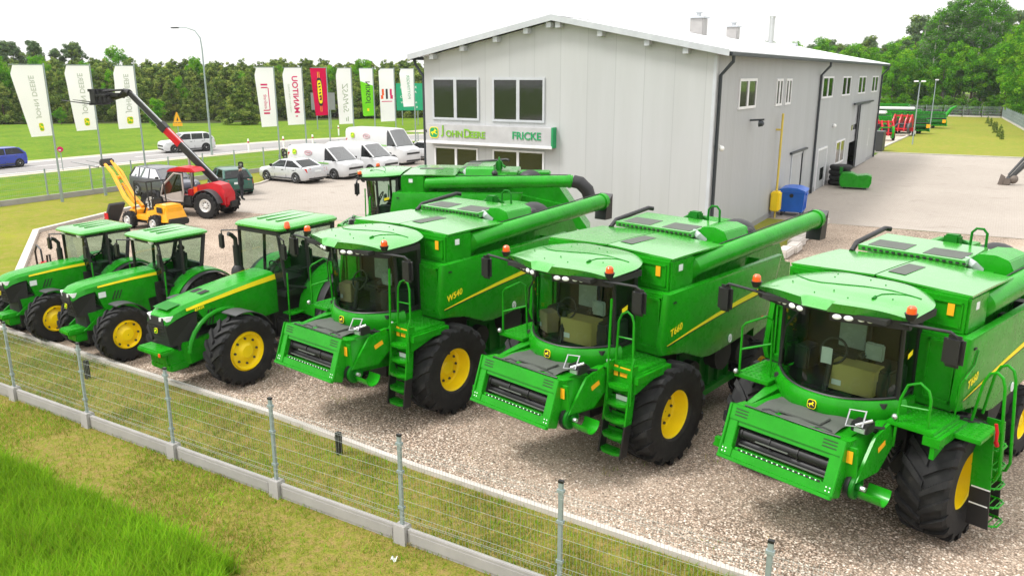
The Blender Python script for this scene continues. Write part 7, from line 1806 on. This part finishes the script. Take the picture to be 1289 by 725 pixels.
for (x, y, H, wd) in ((4.6, 103, 9.5, 1.1), (4.2, 112, 10.8, 1.0), (5.6, 120, 13, 1.1), (2.6, 128, 12.2, .95), (4.4, 136, 14.5, 1.1), (.9, 142, 12.5, .9), (2.4, 149, 15.5, 1.0), (7, 108, 12, 1.1), (5.5, 145, 17.5, 1.0), (-.6, 150.5, 13.5, .85)):
    tree('deciduous', x, y, H, 'large bright leafy tree outside the right fence of the back lawn', 'leafy trees along the right fence', 'broadleaf_tree', wd)
for (x, y, H) in ((-2.2, 128, 1.0), (-1.7, 121, 1.1), (-1.2, 113.5, 1.0), (-.9, 107.5, 1.25), (-.4, 101, 1.3), (-.2, 97, 1.0)):
    tree('bushpine', x, y, H, 'small dark young shrub of the row planted across the back lawn', 'young shrubs on the back lawn', 'shrub', .8)
for i in range(16):
    tree('deciduous', -26 + i * 1.75 + tq.uniform(-.5, .5), 150 + tq.uniform(-.6, .8), tq.uniform(2.2, 3.8), 'low leafy bush of the undergrowth behind the back fence', 'undergrowth behind the back fence', 'shrub', 1.5)
# ------------------------------------------------------------------ camera, light, render settings
cam_d = bpy.data.cameras.new('camera'); cam = bpy.data.objects.new('camera', cam_d); COL.objects.link(cam)
cam_d.sensor_width = 36; cam_d.lens = 36 * 1012 / 1289; cam_d.clip_start = .1; cam_d.clip_end = 4000
cam.location = (0, 0, 6.4); cam.rotation_euler = (R_(90 - 14.85), 0, R_(31.1))
scene.camera = cam
SUN_EL, SUN_AZ = 56, 226       # degrees; azimuth measured clockwise from +Y
w = bpy.data.worlds.new('World'); scene.world = w; w.use_nodes = True
nt = w.node_tree; bg = nt.nodes['Background']
sky = N(nt, 'ShaderNodeTexSky', sky_type='NISHITA'); sky.sun_disc = False
sky.sun_elevation = R_(SUN_EL); sky.sun_rotation = R_(SUN_AZ); sky.dust_density = 4; sky.air_density = 1; sky.ozone_density = 1
bw = N(nt, 'ShaderNodeRGBToBW'); nt.links.new(sky.outputs[0], bw.inputs[0])
cl = mixc(nt, .12, bw.outputs[0], sky.outputs[0])
# closed cloud cover: an even warm white veil over most of the clear-sky light
# (an overcast sky is brightest overhead), with faint cloud structure
dz = N(nt, 'ShaderNodeSeparateXYZ'); nt.links.new(N(nt, 'ShaderNodeTexCoord').outputs['Generated'], dz.inputs[0])
grad = ramp(nt, dz.outputs[2], [(0, (8.3, 8.2, 7.9)), (.25, (10.2, 10.1, 9.9)), (1, (16.5, 16.5, 16.4))])
veil = mixc(nt, 1.0, grad, ramp(nt, noise(nt, 2.2, 5, .6), [(.3, (.90, .90, .91)), (.7, (1.05, 1.05, 1.05))]), 'MULTIPLY')
nt.links.new(mixc(nt, .85, cl, veil), bg.inputs['Color']); bg.inputs['Strength'].default_value = .125
sd_ = bpy.data.lights.new('sun', 'SUN'); sun = bpy.data.objects.new('sun', sd_); COL.objects.link(sun)
sd_.energy = 2.4; sd_.angle = R_(14); sd_.color = (1, .97, .93)
az = R_(SUN_AZ); dirv = Vector((math.sin(az) * math.cos(R_(SUN_EL)), math.cos(az) * math.cos(R_(SUN_EL)), math.sin(R_(SUN_EL))))
sun.rotation_euler = (-dirv).to_track_quat('-Z', 'Y').to_euler()
vs_ = scene.view_settings; vs_.view_transform = 'Standard'; vs_.look = 'None'; vs_.gamma = 1; vs_.exposure = .38; vs_.use_curve_mapping = False
scene.render.engine = 'CYCLES'
cy = scene.cycles; cy.max_bounces = 8; cy.transparent_max_bounces = 24; cy.use_denoising = True
try: cy.denoiser = 'OPENIMAGEDENOISE'
except Exception: pass

# air between the camera and the far wood
hz = bpy.data.materials.new('haze'); hz.use_nodes = True; nt = hz.node_tree; nt.nodes.clear()
out = N(nt, 'ShaderNodeOutputMaterial'); pv = N(nt, 'ShaderNodeVolumePrincipled'); pv.inputs['Color'].default_value = (.90, .93, .95, 1); pv.inputs['Density'].default_value = .00022; pv.inputs['Anisotropy'].default_value = .2
nt.links.new(pv.outputs[0], out.inputs['Volume'])
hb = solo('haze', lambda b: b.box(-950, 650, -350, 1250, -1, 32), hz, 'thin pale haze in the air over the whole yard and wood', 'haze', kind='stuff', sharp=0)
cy.volume_bounces = 0; cy.volume_step_rate = 4
